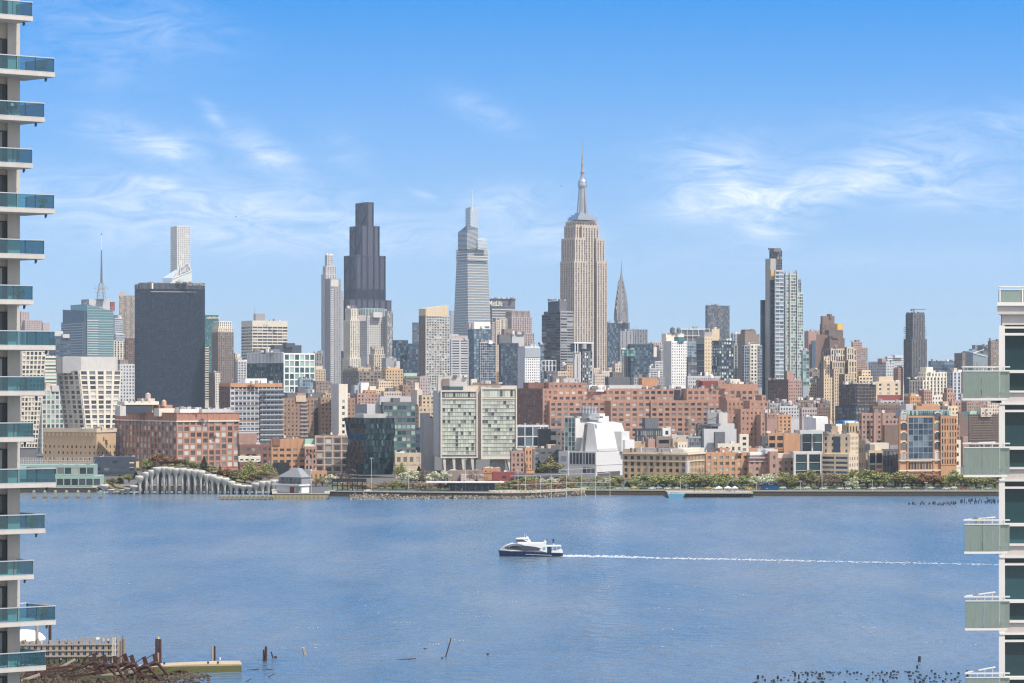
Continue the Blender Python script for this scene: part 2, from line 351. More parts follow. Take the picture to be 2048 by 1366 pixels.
# ------------------------------------------------------------------ water, ground, air
def water():
    mb = MB(); mb.face([(-1900, -150, 0), (1900, -150, 0), (1900, 1660, 0), (-1900, 1660, 0)])
    m, t, b = newmat('river_water'); Lk = t.links.new
    tc = N('ShaderNodeTexCoord', t)
    def nz(sx_, sy_, det, rough=.6, rot=0):
        mp = N('ShaderNodeMapping', t); mp.inputs['Scale'].default_value = (sx_, sy_, 1); mp.inputs['Rotation'].default_value = (0, 0, R(rot)); Lk(tc.outputs['Object'], mp.inputs[0])
        n = N('ShaderNodeTexNoise', t); n.inputs['Scale'].default_value = 1; n.inputs['Detail'].default_value = det; n.inputs['Roughness'].default_value = rough; Lk(mp.outputs[0], n.inputs[0]); return n.outputs[0]
    wv = nz(.30, .16, 4, .65, 8); big = nz(.010, .0035, 5, .6, -6); mid = nz(.05, .016, 4, .6, 5)
    chop = nz(.16, .22, 1, .4, 3); h = math_n(t, 'ADD', math_n(t, 'MULTIPLY', wv, .7), math_n(t, 'ADD', math_n(t, 'MULTIPLY', mid, 2.4), math_n(t, 'MULTIPLY', chop, 1.7)))
    bp = N('ShaderNodeBump', t); bp.inputs['Distance'].default_value = 1.0
    Lk(math_n(t, 'MULTIPLY_ADD', big, 1.7, -.15), bp.inputs['Strength'])
    Lk(h, bp.inputs['Height']); Lk(bp.outputs[0], b.inputs['Normal'])
    cr = N('ShaderNodeValToRGB', t); e = cr.color_ramp.elements; e[0].position = .35; e[0].color = (.06, .115, .175, 1); e[1].position = .62; e[1].color = (.15, .185, .22, 1)
    Lk(big, cr.inputs[0]); Lk(cr.outputs[0], b.inputs['Base Color'])
    b.inputs['Roughness'].default_value = .21; b.inputs['IOR'].default_value = 1.33
    tag(mb.build('water', m), kind='structure')
water()
def land():
    mb = MB()
    # outline of the far bank (u, depth), the river wall line
    pts = [(-260, 1660), (190, 1660), (192, 1700), (545, 1700), (548, 1566), (655, 1566), (657, 1605), (850, 1590), (1000, 1578), (1060, 1582), (1165, 1622), (1330, 1618), (1500, 1608), (2010, 1606), (2300, 1606)]
    P = [(px(u, y), y) for u, y in pts] + [(2300, 9000), (-2300, 9000), (-2300, 1660)]
    n = len(P); mb.v = [(x, y, G0) for x, y in P]; mb.f = [tuple(range(n))]; mb.m = [0]
    m = mat_wall('asphalt_ground', (.10, .10, .095), .3, .95, .02, False)
    tag(mb.build('ground', m), kind='structure')
    sw = MB(); pts2 = [(px(u, y), y) for u, y in pts]
    for a, b in zip(pts2[:-1], pts2[1:]):
        d = Vector((b[0] - a[0], b[1] - a[1], 0)).normalized(); n_ = Vector((d.y, -d.x, 0)) * .8
        if n_.y > 0 and abs(d.x) > .3: n_ = -n_
        A, B_ = Vector((a[0], a[1], 0)), Vector((b[0], b[1], 0))
        q = [A, B_, B_ + n_, A + n_]
        sw.hexa([(p.x, p.y, -1) for p in q] + [(p.x, p.y, G0 + .35) for p in q])
    tag(sw.build('river_wall', mat_wall('river_wall_stone', (.06, .052, .04), .45, .9, .15, False), None), kind='structure')
    cp = MB()
    for a, b in zip(pts2[:-1], pts2[1:]):
        d = Vector((b[0] - a[0], b[1] - a[1], 0)).normalized(); n_ = Vector((d.y, -d.x, 0)) * 1.1
        if n_.y > 0 and abs(d.x) > .3: n_ = -n_
        A, B_ = Vector((a[0], a[1], 0)), Vector((b[0], b[1], 0)); q = [A - n_ * 2, B_ - n_ * 2, B_ + n_, A + n_]
        cp.hexa([(p.x, p.y, G0 + .36) for p in q] + [(p.x, p.y, G0 + .75) for p in q])
    tag(cp.build('promenade_kerb', mat_wall('kerb_granite', (.36, .33, .28), .2, .9, .2, False)), kind='structure')
    rd = MB(); rd.box(px(640, 1740), 700, 1725, 1755, G0 + .004, G0 + .03)
    tag(rd.build('road', mat_wall('road_asphalt', (.06, .06, .065), .2, .9, .1, False)), kind='structure')
    gr = MB(); gr.face([(px(660, 1640), 1640, G0 + .01), (700, 1640, G0 + .01), (700, 1722, G0 + .01), (px(660, 1722), 1722, G0 + .01)])
    tag(gr.build('park_lawn', mat_wall('lawn', (.09, .12, .04), .5, .95, .15, False)), kind='structure')
land()
def haze():
    mb = MB(); mb.box(-2450, 2450, -170, 9200, -3, 560)
    m = bpy.data.materials.new('haze_air'); m.use_nodes = True; t = m.node_tree; t.nodes.clear()
    v = N('ShaderNodeVolumePrincipled', t); v.inputs['Color'].default_value = (.72, .86, 1.0, 1); v.inputs['Density'].default_value = HAZE; v.inputs['Anisotropy'].default_value = 0.0
    o = N('ShaderNodeOutputMaterial', t); t.links.new(v.outputs[0], o.inputs['Volume'])
    tag(mb.build('haze', m), kind='stuff')
HAZE = 3.2e-5
haze()
# ------------------------------------------------------------------ the skyline, far to near
# generic rows: name, label, category, depth, rotation, wall, glass, facade, (uL, uC, uR, vTop) tiers, visible bottom, options
def gen(name, label, D, phi, wall, pane, st, tiers, vB, cat='building', solo=0, wallL=None, stL=None, dp=.35, ds=.25, clut=None, tanks=(), masts=(), boxes=(), group=None, deep=None, top=1.2, floor=None):
    b = Bld(name, label, cat, D, phi, tiers[0][1], solo, group)
    vprev = None
    for i, t in enumerate(sorted(tiers, key=lambda t: t[3])):
        wl = t[4] if len(t) > 4 and t[4] else wall
        b.tier(t[0], t[1], t[2], t[3], vB, wl, pane, t[5] if len(t) > 5 else st, stL, D=D - (len(tiers) > 1) * i * 6, wallL=wallL, dp=dp, ds=ds, top=top, name='wall' if i == len(tiers) - 1 else 'upper_wall', deep=deep, floor=floor)
    for x in boxes: b.ubox(*x[:5], **(x[5] if len(x) > 5 else {}))
    for x in tanks: b.tank(*x)
    for x in masts: b.mast(*x)
    if not clut and D < 4000 and wall != 'N': b.clutter(tiers[0][1], tiers[0][2] - 3, tiers[0][3], seed=int(tiers[0][2]), n=5, hmax=5)
    if clut: b.clutter(clut[0], clut[1], clut[2], seed=int(tiers[0][0]), n=clut[3], hmax=clut[4] if len(clut) > 4 else 7)
    return b.done()

gen('office_tower', 'grey stone office crown behind the balconies at far left', 4700, 32, 'pinkg', 'gray', 'P', [(38, 50, 84, 640), (38, 42, 59, 623)], 700, 'skyscraper')
gen('office_tower', 'short pale mauve block beside the grey crown at far left', 4650, 32, 'pinkg', 'gray', None, [(84, 86, 99, 645)], 700, 'skyscraper')
gen('office_tower', 'blue grey glass block with sloping light roof left of the teal glass tower', 4400, 32, 'bluegl', 'blue', 'R', [(98, 112, 141, 672)], 740, 'skyscraper', boxes=[(100, 126, 662, 674, 'greyl'), (126, 139, 668, 674, 'greyl')])
gen('stone_tower', 'tall tan ribbed stone tower just left of the big black slab', 5000, 8, 'beige', 'dk', 'VV', [(222, 238, 269, 590)], 720, 'skyscraper', boxes=[(240, 249, 584, 592, 'lime')], dp=.8)
gen('office_tower', 'stepped grey glass tower in front of the tan ribbed tower', 4700, 20, 'greyl', 'bluel', 'R', [(227, 230, 246, 636), (225, 232, 251, 668)], 700, 'skyscraper', clut=(228, 244, 636, 4))
gen('office_block', 'white framed office block with tall dark bays below the stepped grey glass tower', 4300, 10, 'cream', 'dk', 'V2', [(226, 228, 251, 681)], 760)
gen('brick_tower', 'narrow brown brick tower against the left edge of the big black slab', 4250, 15, 'brown', 'dk', 'P', [(250, 252, 270, 676)], 800)

def antenna_tower():
    b = Bld('office_tower', 'pale grey tower with lattice crown carrying the tall red and white broadcast mast', 'skyscraper', 4950, 32, 176)
    b.tier(163, 178, 224, 598, 640, 'greyl', 'gray', None)
    b.tier(163, 166, 177, 600, 640, 'slate', 'gray', 'G', D=4945, name='dark_lattice_wall')
    x, y = b.local(px(203, 4960), 4960)
    m = MB(); zt = lambda v: b.z(v, 4960)
    # lattice base and mast
    for s in ((-1, -1), (1, -1), (1, 1), (-1, 1)): m.tube((x + s[0] * 7, y + s[1] * 7, zt(600)), (x + s[0] * 3, y + s[1] * 3, zt(566)), .9, n=5)
    for k in range(6):
        z = zt(598 - k * 6); r = 7 - k * .7; m.box(x - r, x + r, y - r, y + r, z, z + .7)
        m.tube((x - r, y - r, z), (x + r, y - r, z + 5.5), .5, n=4)
    m.box(x - 14, x + 14, y - 2, y + 2, zt(578), zt(576.6)); m.box(x - 10, x + 10, y - 5, y + 5, zt(586), zt(585))
    for dx in (-13, -8, 8, 13): m.tube((x + dx, y, zt(578)), (x + dx, y, zt(571)), .5, n=4)
    m.build('mast_platform', WMt('steel'), b.root)
    m = MB(); m.tube((x, y, zt(567)), (x, y, zt(500)), 2.6, 1.0, 8); m.build('mast', WMt('greyd'), b.root)
    m = MB(); m.tube((x, y, zt(500)), (x, y, zt(470)), 1.0, .9, 8); m.build('mast_tip', WMt('white'), b.root)
    m = MB(); m.tube((x, y, zt(470)), (x, y, zt(466.5)), 1.2, 1.0, 8); m.build('beacon', WMt('greyd'), b.root)
    rd = MB(); q = b.local(px(223, 4940), 4940); rd.box(q[0] - 2, q[0] + 6, q[1] - 2, q[1] + 3, b.z(622), b.z(604)); rd.build('red_sign_panel', WMt('redp'), b.root)
    b.done()
antenna_tower()
def teal_crystal():
    D = 4500; b = Bld('glass_tower', 'teal glass tower with slanted crystal top right below the broadcast mast', 'skyscraper', D, 32, 174)
    x0, y0, W, Ln = b.frame(141, 174, 227)
    z = b.z
    mb = MB(); poly = [(x0, y0), (x0 + W, y0), (x0 + W, y0 + Ln), (x0, y0 + Ln)]
    mb.prism(poly, 0, [z(608), z(622), z(622), z(608)]); mb.build('wall', mat_pane('glass_teal_crystal', (.085, .19, .21), (.18, .32, .33), .4, .15), b.root)
    s = MB(); fl = 3.9 * 1
    for i in range(26):
        zz = z(642) - i * 4.3; s.box(x0 - .1, x0 + W * .42, y0 - .5, y0, zz, zz + 1.5); s.box(x0 + W * .42, x0 + W, y0 - .3, y0, zz, zz + .8)
    for i in range(6): s.box(x0, x0 + W, y0 - .25, y0, z(640) + i * 4.6, z(640) + i * 4.6 + .5)
    s.build('floor_band', WMt('greyl'), b.root)
    l = MB(); l.prism([(x0 - 8, y0 + 1), (x0 - .5, y0 + 1), (x0 - .5, y0 + Ln + 24), (x0 - 8, y0 + Ln + 24)], 0, [z(643)] * 4)
    l.prism([(x0 - 4, y0 + 3), (x0 - .6, y0 + 3), (x0 - .6, y0 + Ln + 12), (x0 - 10, y0 + Ln + 12)], z(644), [z(622), z(624), z(619), z(617)])
    l.build('side_wall', WMt('bluegl'), b.root)
    s2 = MB()
    for i in range(22): zz = z(648) - i * 4.6; s2.box(x0 - 8.4, x0 - 8.02, y0 + 1, y0 + Ln + 24, zz, zz + 1.6)
    s2.build('side_band', WMt('steel'), b.root)
    b.done()
teal_crystal()

def penn():
    D = 3955; b = Bld('office_slab', 'huge black slab tower with a pale numeral one on its top band', 'skyscraper', D, 14, 281)
    mb = MB(); z = b.z
    x0, y0, W, Ln = b.frame(269.5, 281, 410)
    mb.box(x0, x0 + W, y0, y0 + Ln, 0, z(566)); WC['jet'] = (.014, .022, .040); o = mb.build('wall', [WMt('jet')], b.root)
    rx = W * (301 - 281) / (410 - 281.)
    f = MB(); b.facade(f, 'R', x0 + rx, y0 - 1.2, W - rx - 6, z(806), z(583), (3.1, 3.9, .93, .8), 'dkblue', .18, .12, solo=False); f.box(x0 + rx, x0 + W - 6, y0 - 1.2, y0 + .5, 0, z(583)); f.build('front_bay', [WMt('jet'), mat_pane('glass_black', (.012, .02, .034), (.028, .038, .054), .16, .25, .16, k2=1.3)], b.root)
    f = MB(); b.facade(f, 'R', x0, y0, rx - 4.5, z(806), z(579), (3.1, 3.9, .9, .78), 'd', .18, .12, solo=False); b.facade(f, 'L', x0, y0, Ln, z(806), z(579), (3.1, 3.9, .9, .78), 'd', .18, .12, solo=False); f.build('corner_bay', [WMt('jet'), bpy.data.materials['glass_black']], b.root)
    c = MB(); nf = 54
    for i in range(nf):
        a = x0 + W * i / nf; c.box(a, a + W / nf * .5, y0 - .7, y0 - .02, z(577.5), z(566) + .5)
    for i in range(10): a = y0 + Ln * i / 10; c.box(x0 - .7, x0 - .02, a, a + Ln / 20, z(577.5), z(566) + .5)
    c.box(x0 - .8, x0 + W + .3, y0 - .8, y0 + .5, z(566) + .51, z(565)); c.build('top_band', WMt('greyd'), b.root)
    wm = mat_plain('sign_white', (.72, .70, .55), .5); SIGN['w'] = wm
    b.text('1', 299, 577.5, 12, wm, off=-2.2, stretch=1.35, bold=.022); b.text('1', 276.5, 577.5, 11, WMt('greyl'), off=-2.2, side='L', stretch=2.2, bold=.022)
    b.text('One Penn Plaza', 374, 571, 4, WMt('greyl'), off=-1.4)
    wb = MB(); wb.box(x0 + rx, x0 + W - 14, y0 - 1.5, y0 - 1.25, z(583) - .5, z(583) + .3); wb.build('light_strip', WMt('greyl'), b.root)
    b.clutter(285, 400, 566, 5, 9, hmax=4)
    b.done()
SIGN = {}
penn()
def grid432():
    b = Bld('slim_tower', 'slender white square gridded tower rising behind the big black slab', 'skyscraper', 5710, 32, 354.5)
    b.tier(341.5, 354.5, 380, 452, 560, 'white', 'dk', (4.9, 4.9, .62, .62), dp=.6, ds=.5, top=.6); b.mast(359, 452, 424, .4, 'white'); b.done()
grid432()
def white_crystal():
    D = 4400; b = Bld('crystal_tower', 'jagged translucent white glass crown at the foot of the slender gridded tower', 'skyscraper', D, 20, 345)
    x0, y0, W, Ln = b.frame(325, 345, 383); z = b.z
    poly = [(x0, y0), (x0 + W, y0), (x0 + W, y0 + Ln), (x0, y0 + Ln)]
    m = MB(); m.prism(poly, 0, [z(556), z(541), z(528), z(552)]); m.build('wall', mat_pane('glass_pale', (.42, .48, .47), (.60, .64, .60), .5, .25), b.root)
    f = MB(); P = lambda x, zz, d=-.8: (x0 + x * W, y0 + d, zz)
    segs = [((.05, 557), (1.0, 541)), ((-.02, 556), (.25, 541)), ((.25, 541), (.45, 521)), ((.45, 521), (.52, 510)), ((.45, 521), (.4, 548)), ((.82, 524), (.98, 541)), ((.5, 535), (.82, 524)), ((.1, 557), (.35, 535)), ((.82, 524), (.8, 541))]
    for (a, va), (c_, vc) in segs: f.tube(P(a, z(va)), P(c_, z(vc)), .9, n=5)
    for k in range(7): f.tube(P(.12, z(562 - k * .2) + k * 0), P(1, z(562) + k * 2.6), .25, n=4)
    f.build('frame', WMt('whiteb'), b.root)
    g = MB(); g.hexa([P(.0, z(556), 1), P(.5, z(547), 1), P(.5, z(547), 8), P(0, z(556), 8), P(.1, z(552), 1), P(.46, z(524), 1), P(.46, z(524), 8), P(.1, z(552), 8)])
    g.hexa([P(.5, z(545), 1), P(.95, z(540), 1), P(.95, z(540), 8), P(.5, z(545), 8), P(.52, z(534), 1), P(.84, z(525), 1), P(.84, z(525), 8), P(.52, z(534), 8)])
    g.build('upper_glass', WMt('greyl'), b.root); b.done()
white_crystal()
def teal_sign():
    b = Bld('office_tower', 'dark teal office tower with small white lettering on its crown', 'skyscraper', 4350, 10, 411)
    b.tier(406, 408, 437, 630, 720, 'teal', 'teal', 'G2')
    b.text('salesforce', 413, 637.5, 5.4, SIGN['w'], off=-1.0, stretch=.8); b.done()
teal_sign()
gen('stone_tower', 'brown ribbed tower with flared cream art deco crown right of the black slab', 3950, 32, 'browng', 'dk', 'V', [(424, 437, 467, 664), (425, 437, 466, 655, 'cream', 'V'), (428, 439, 463, 642, 'cream', 'V')], 800, 'skyscraper', dp=.6)
gen('stone_tower', 'narrow pale ribbed shaft squeezed between black slab and cream crowned tower', 4100, 12, 'cream', 'dk', 'R', [(408, 410, 418, 694)], 800)
gen('office_block', 'dark brown office slab with cream corner left of the cream crowned tower', 3700, 20, 'brown', 'dk', 'P', [(418, 428, 437, 745), (430, 431, 440, 746, 'cream')], 810)
gen('office_tower', 'white banded office tower with blank cream top and rooftop mast', 4250, 27, 'cream', 'dk', (9.2, 5.0, .93, .55), [(483, 505, 575, 641)], 720, 'skyscraper', masts=[(509.5, 641, 611, .5)], boxes=[(511, 530, 627, 641, 'grey')], top=9, clut=(512, 572, 641, 7, 4))
gen('stone_tower', 'small beige gothic tower with pinnacles left of the white banded tower', 4000, 25, 'beige', 'std', 'V', [(467, 472, 484, 716), (468, 471, 475, 706)], 790, clut=(467, 480, 714, 4, 9))
gen('office_block', 'low grey stone block with wide bays behind the white finned office', 3800, 25, 'greyl', 'dk', 'Pl', [(472, 476, 498, 722)], 800)
def finned():
    b = Bld('office_block', 'wide glass office with white vertical fins along its top and white framed end', 'office', 3300, 36, 568, 0)
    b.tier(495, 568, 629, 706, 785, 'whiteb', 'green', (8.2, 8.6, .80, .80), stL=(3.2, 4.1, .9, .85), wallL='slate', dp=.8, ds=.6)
    x0, y0, W, Ln = b.frame(495, 568, 629)
    f = MB(); n = 26
    for i in range(n): a = y0 + Ln * i / n; f.box(x0 - 1.4, x0 - .5, a, a + Ln / n * .55, b.z(726), b.z(706))
    f.box(x0 - 1.6, x0 - .5, y0, y0 + Ln, b.z(706) + .03, b.z(704)); f.build('fin', WMt('whiteb'), b.root)
    b.ubox(548, 603, 690, 705, 'slate', off=20); b.ubox(572, 590, 686, 692, 'slate', off=24); b.ubox(530, 560, 698, 705, 'greyd', off=12); b.clutter(500, 545, 704, 3, 9, hmax=9); b.done()
finned()
gen('office_block', 'plain brown grey ribbed office between the finned office and the slim grey tower', 3800, 28, 'grey', 'dk', 'VV', [(628, 630, 646, 705)], 760)
gen('stone_building', 'beige ornate stone building low beside the white framed office end', 3500, 28, 'lime', 'dk', 'P', [(627, 631, 651, 738)], 790, cat='building', boxes=[(631, 645, 732, 740, 'beige')])
gen('slim_tower', 'tall pale stepped tower with open glass crown behind the slim grey tower', 4700, 30, 'greyl', 'gray', 'V', [(643, 652, 672, 548), (646, 652, 672, 532), (650, 655, 667, 510)], 700, 'skyscraper', dp=.6, clut=(652, 664, 509, 4, 4))
def slimgrey():
    b = Bld('slim_tower', 'slim grey concrete tower with a notched light cap left of the dark terraced tower', 'skyscraper', 3700, 32, 661)
    b.tier(650, 661, 682, 557, 770, 'grey', 'gray', (4.6, 3.6, .3, .6), stL=(3.3, 3.6, .2, .5)); x0, y0, W, Ln, zt = b.last
    m = MB(); m.box(x0 + .2, x0 + W * .72, y0 - .8, y0 - .4, b.z(573), b.z(559)); m.build('cap_panel', WMt('concl'), b.root)
    m = MB()
    for i in range(46): z = b.z(580 + i * 4.1); m.box(x0 + W * .02, x0 + W * .26, y0 - .7, y0 - .42, z, z + 1.4)
    m.build('balcony_stack', WMt('concl'), b.root)
    b.ubox(682, 687, 582, 700, 'grey', off=10, name='rear_wing'); b.done()
slimgrey()
def terraced():
    """the stepped bronze tower: slabs nested like pages"""
    D = 4920; b = Bld('terraced_tower', 'very tall dark bronze tower stepping up in four terraces with diamond bracing', 'skyscraper', D, 32, 734)
    wm = mat_pane('bronze_glass', (.085, .09, .125), (.12, .125, .165), .3, .35, .35, k2=1.2)
    bm = mat_wall('bronze_frame', (.022, .024, .038), .1, .5); mm = mat_wall('bronze_mullion', (.07, .072, .10), .1, .5)
    T = [(712, 734, 747, 405, 4960), (700, 722, 759, 452, 4944), (689, 711, 771, 511, 4928), (680, 700, 783, 600, 4912)]
    for i, (a, c, e, v, d) in enumerate(T):
        x0, y0, W, Ln = b.frame(a, c, e, d); z1 = b.z(v, d); mb = MB(); mb.box(x0, x0 + W, y0, y0 + Ln, 0, z1)
        mb.build('terrace_wall', wm, b.root)
        f = MB(); zb = b.z(740, d)
        for k in range(int(W / 3.6) + 1): xx = x0 + k * 3.6; f.box(xx, xx + .35, y0 - .5, y0, zb, z1)
        for k in range(int(Ln / 3.6) + 1): yy = y0 + k * 3.6; f.box(x0 - .5, x0, yy, yy + .35, zb, z1)
        for xx in (x0, x0 + W - 1.6) + ((x0 + W * .5,) if i == 0 else ()): f.box(xx - .2, xx + .6, y0 - .7, y0 - .52, zb, z1 + .25)
        f.box(x0 - 1.2, x0 - .52, y0 + Ln - 1.5, y0 + Ln, zb, z1 + .5); f.box(x0 - .6, x0 + W, y0 - .6, y0, z1 - 1, z1 + .9); f.box(x0 - .6, x0, y0, y0 + Ln, z1 - 1, z1 + .85)
        f.build('mullion', mm, b.root); f = MB()
        for u in (712, 722.5, 734, 747, 758.5, 771):
            if c - 1 <= u <= e + 1: k_ = (u - U0) / F; t = (k_ * d - px(c, d)) / (math.cos(b.phi) - k_ * math.sin(b.phi)); t = min(max(t, 0), W - 2.6); f.box(x0 + t - .4, x0 + t + 2.2, y0 - 1.5, y0 - .55, zb, z1 + .3)
        for u in (689.5, 701, 712):
            if a <= u < c - 2: k_ = (u - U0) / F; t = (px(c, d) - k_ * d) / (math.sin(b.phi) + k_ * math.cos(b.phi)); f.box(x0 - 1.5, x0 - .52, y0 + min(t, Ln - 1.5), y0 + min(t, Ln - 1.5) + 1.5, zb, z1 + .2)
        f.build('dark_pier', bm, b.root)
        if i < 3:
            g = MB(); vb = T[i + 1][3] if i < 2 else 590; za, zc = b.z(vb, d), z1; zm = (za + zc) / 2; X = x0 - .9
            for p, q in (((y0, zm), (y0 + Ln / 2, zc)), ((y0 + Ln / 2, zc), (y0 + Ln, zm)), ((y0, zm), (y0 + Ln / 2, za)), ((y0 + Ln / 2, za), (y0 + Ln, zm))):
                g.tube((X, p[0], p[1]), (X, q[0], q[1]), .7, n=5)
            g.build('diamond_brace', bm, b.root)
        if i == 2:
            g = MB()
            for k in range(14): z = b.z(597.5, d) + k * 1.4; g.box(x0 - .3, x0 + W + .3, y0 - .8, y0 - .5, z, z + .9); g.box(x0 - .8, x0 - .5, y0, y0 + Ln, z, z + .9)
            g.build('louvre_band', bm, b.root)
    b.mast(726, 405, 401, .5, 'greyd', D=4965); b.done()
terraced()
gen('stone_tower', 'cream art deco tower with narrow crown in front of the dark terraced tower', 3800, 32, 'cream', 'std', (3.0, 3.6, .42, .8), [(688, 701, 719, 640), (691, 703, 716, 617), (685, 700, 721, 716)], 745, 'skyscraper', dp=.7, clut=(694, 710, 616, 5, 7))
def greencrown():
    b = Bld('office_tower', 'beige gridded tower with a rounded green glass crown below the dark terraced tower', 'skyscraper', 4200, 28, 735)
    b.tier(716, 735, 779, 632, 712, 'concl', 'gray', (3.4, 3.9, .5, .5)); x0, y0, W, Ln, zt = b.last
    m = MB(); m.lathe([(W * .62, zt - 2), (W * .62, b.z(618)), (W * .5, b.z(616))], 24, x0 + W * .42, y0 + Ln * .5, sy_=.6); m.build('crown', mat_pane('glass_crown', (.18, .25, .25), (.3, .38, .37), .4, .3), b.root)
    m = MB()
    for i in range(30):
        t = 2 * math.pi * i / 30; r = W * .635; m.box(x0 + W * .42 + r * math.cos(t) - .3, x0 + W * .42 + r * math.cos(t) + .3, y0 + Ln * .5 + r * .6 * math.sin(t) - .3, y0 + Ln * .5 + r * .6 * math.sin(t) + .3, zt, b.z(617))
    m.build('crown_rib', WMt('concl'), b.root)
    b.ubox(716, 732, 630, 640, 'pinkg', off=-12, deep=5); b.ubox(775, 786, 622, 712, 'grey', off=2, name='side_wing', st='VV'); b.ubox(747, 764, 624, 633, 'concl', off=-4); b.done()
greencrown()
gen('stone_building', 'small beige building with gothic dormered top below the beige gridded tower', 3600, 30, 'beige', 'dk', 'V', [(738, 748, 770, 708), (741, 750, 767, 697)], 745, clut=(742, 766, 697, 7, 6))
gen('office_block', 'low navy glass block right of the rounded green crown tower', 4100, 20, 'bluegl', 'blue', 'G', [(785, 788, 816, 680), (815, 816, 840, 687)], 745)
gen('office_tower', 'dark blue banded tower peeking left of the tan topped apartment tower', 4300, 25, 'bluegl', 'gray', 'R', [(825, 827, 842, 645)], 720, 'skyscraper')
gen('office_block', 'black glazed block in front of the low navy glass block', 3700, 25, 'slate', 'blue', 'G', [(800, 806, 838, 722), (812, 815, 836, 707)], 760)
gen('concrete_building', 'plain grey concrete cube above the beige roofs left of the black glazed block', 3400, 30, 'grey', 'dk', None, [(764, 772, 793, 716)], 745, boxes=[(793, 800, 722, 745, 'greyl')])
def tantop():
    b = Bld('apartment_tower', 'apartment tower of stacked balconies with a slanted tan top and brown flank', 'skyscraper', 3300, 32, 852)
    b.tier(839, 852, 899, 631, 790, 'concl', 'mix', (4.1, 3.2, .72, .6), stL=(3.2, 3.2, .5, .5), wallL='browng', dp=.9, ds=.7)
    x0, y0, W, Ln, zt = b.last; z = b.z
    m = MB(); m.prism([(x0 - 1, y0 - 1), (x0 + W * .93, y0 - 1), (x0 + W * .93, y0 + Ln), (x0 - 1, y0 + Ln)], zt, [z(617), z(610), z(610), z(617)]); m.build('slanted_top', WMt('tanl'), b.root)
    m = MB(); rd = random.Random(4); nb = 0
    for i in range(44):
        zz = zt - 3.2 * i - 1
        for k in range(9):
            if rd.random() < .6:
                xx = x0 + W * k / 9; nb += 1; q = m if nb > 100 else MB(); q.box(xx, xx + W / 9 * .8, y0 - 1.5, y0 - .95, zz, zz + 1.0)
                if nb <= 100: q.build('balcony', WMt('concl'), b.root)
    m.build('balcony', WMt('concl'), b.root)['kind'] = 'stuff'; b.tier(838, 839.5, 853, 622, 790, 'browng', 'dk', 'S', D=3330, name='flank_wall'); b.done()
tantop()
gen('office_tower', 'pale blue grey slab between tan topped apartments and tapering banded skyscraper', 4900, 30, 'steel', 'gray', None, [(899, 901, 909, 621)], 680, 'skyscraper')

def vanderbilt():
    D = 4690; b = Bld('tapering_tower', 'tapering glass skyscraper with pale bands, interlocking slanted crowns and a thin spire', 'skyscraper', D, 32, 936)
    gm = mat_pane('glass_silver', (.16, .20, .24), (.26, .30, .34), .35, .25, .5); bm = WMt('cream'); bw = WMt('whiteb')
    def taper(uL, uC, uR, vT, uL1, uC1, uR1, vB_, name, nb, tops=None, D_=D, band=.9, vb0=None, tilt=0):
        a = b.frame(uL, uC, uR, D_); c = b.frame(uL1, uC1, uR1, D_ - 4)
        def rect(f): x0, y0, W, Ln = f; return [(x0, y0), (x0 + W, y0), (x0 + W, y0 + Ln), (x0, y0 + Ln)]
        top, bot = rect(a), rect(c); z0, z1 = b.z(vB_, D_), b.z(vT, D_)
        tp = [z1 + (t if tops else 0) for t in (tops or (0, 0, 0, 0))]
        m = MB(); m.prism(bot, z0, tp, top=top); m.build(name, gm, b.root)
        s = MB()
        for k in range(nb):
            t = (k + .5) / nb
            q = [(bot[i][0] + (top[i][0] - bot[i][0]) * t, bot[i][1] + (top[i][1] - bot[i][1]) * t) for i in range(4)]
            zz = z0 + (z1 - z0) * t; h = band
            A, B_, C_, D4 = q
            s.hexa([(A[0] - .6, A[1] - .6, zz), (B_[0] + .1, B_[1] - .6, zz + tilt), (B_[0], B_[1], zz + tilt), (A[0], A[1], zz), (A[0] - .6, A[1] - .6, zz + h), (B_[0] + .1, B_[1] - .6, zz + h + tilt), (B_[0], B_[1], zz + h + tilt), (A[0], A[1], zz + h)])
            s.hexa([(A[0] - .6, A[1] - .5, zz), (A[0], A[1], zz), (D4[0], D4[1], zz + tilt * .5), (D4[0] - .6, D4[1], zz + tilt * .5), (A[0] - .6, A[1] - .5, zz + h), (A[0], A[1], zz + h), (D4[0], D4[1], zz + h + tilt * .5), (D4[0] - .6, D4[1], zz + h + tilt * .5)])
        s.build('floor_band', bw if tilt else bm, b.root)
        return a
    taper(913, 935, 976, 522, 904, 937, 984, 720, 'lower_body', 38)
    taper(913.5, 935, 975.5, 499, 913, 935, 976, 521.5, 'lattice_body', 4, band=1.4)
    taper(916, 934, 956, 461, 916, 934, 958, 499, 'left_crown', 15, tops=(10, 5, 5, -2), tilt=3, band=.5, D_=4686)
    taper(931, 941, 956, 419, 931, 941, 957, 499, 'top_crown', 24, tops=(5, 0, -2, 3), tilt=6, band=.6, D_=4700)
    taper(953, 955, 974, 479, 953, 956, 974.5, 499, 'right_crown', 7, tops=(-1, 4, 4, 2), tilt=2, band=.5, D_=4694)
    f = MB(); x0, y0, W, Ln = b.frame(913, 935, 976)
    for k in range(18): xx = x0 + W * k / 17; f.box(xx - .3, xx + .3, y0 - .9, y0 - .3, b.z(521), b.z(497))
    for k in range(10): yy = y0 + Ln * k / 9; f.box(x0 - .9, x0 - .3, yy - .3, yy + .3, b.z(521), b.z(497))
    f.build('crown_fin', WMt('cream'), b.root)
    b.mast(945, 420, 379, 1.2, 'whiteb', r1=.25); b.done()
vanderbilt()
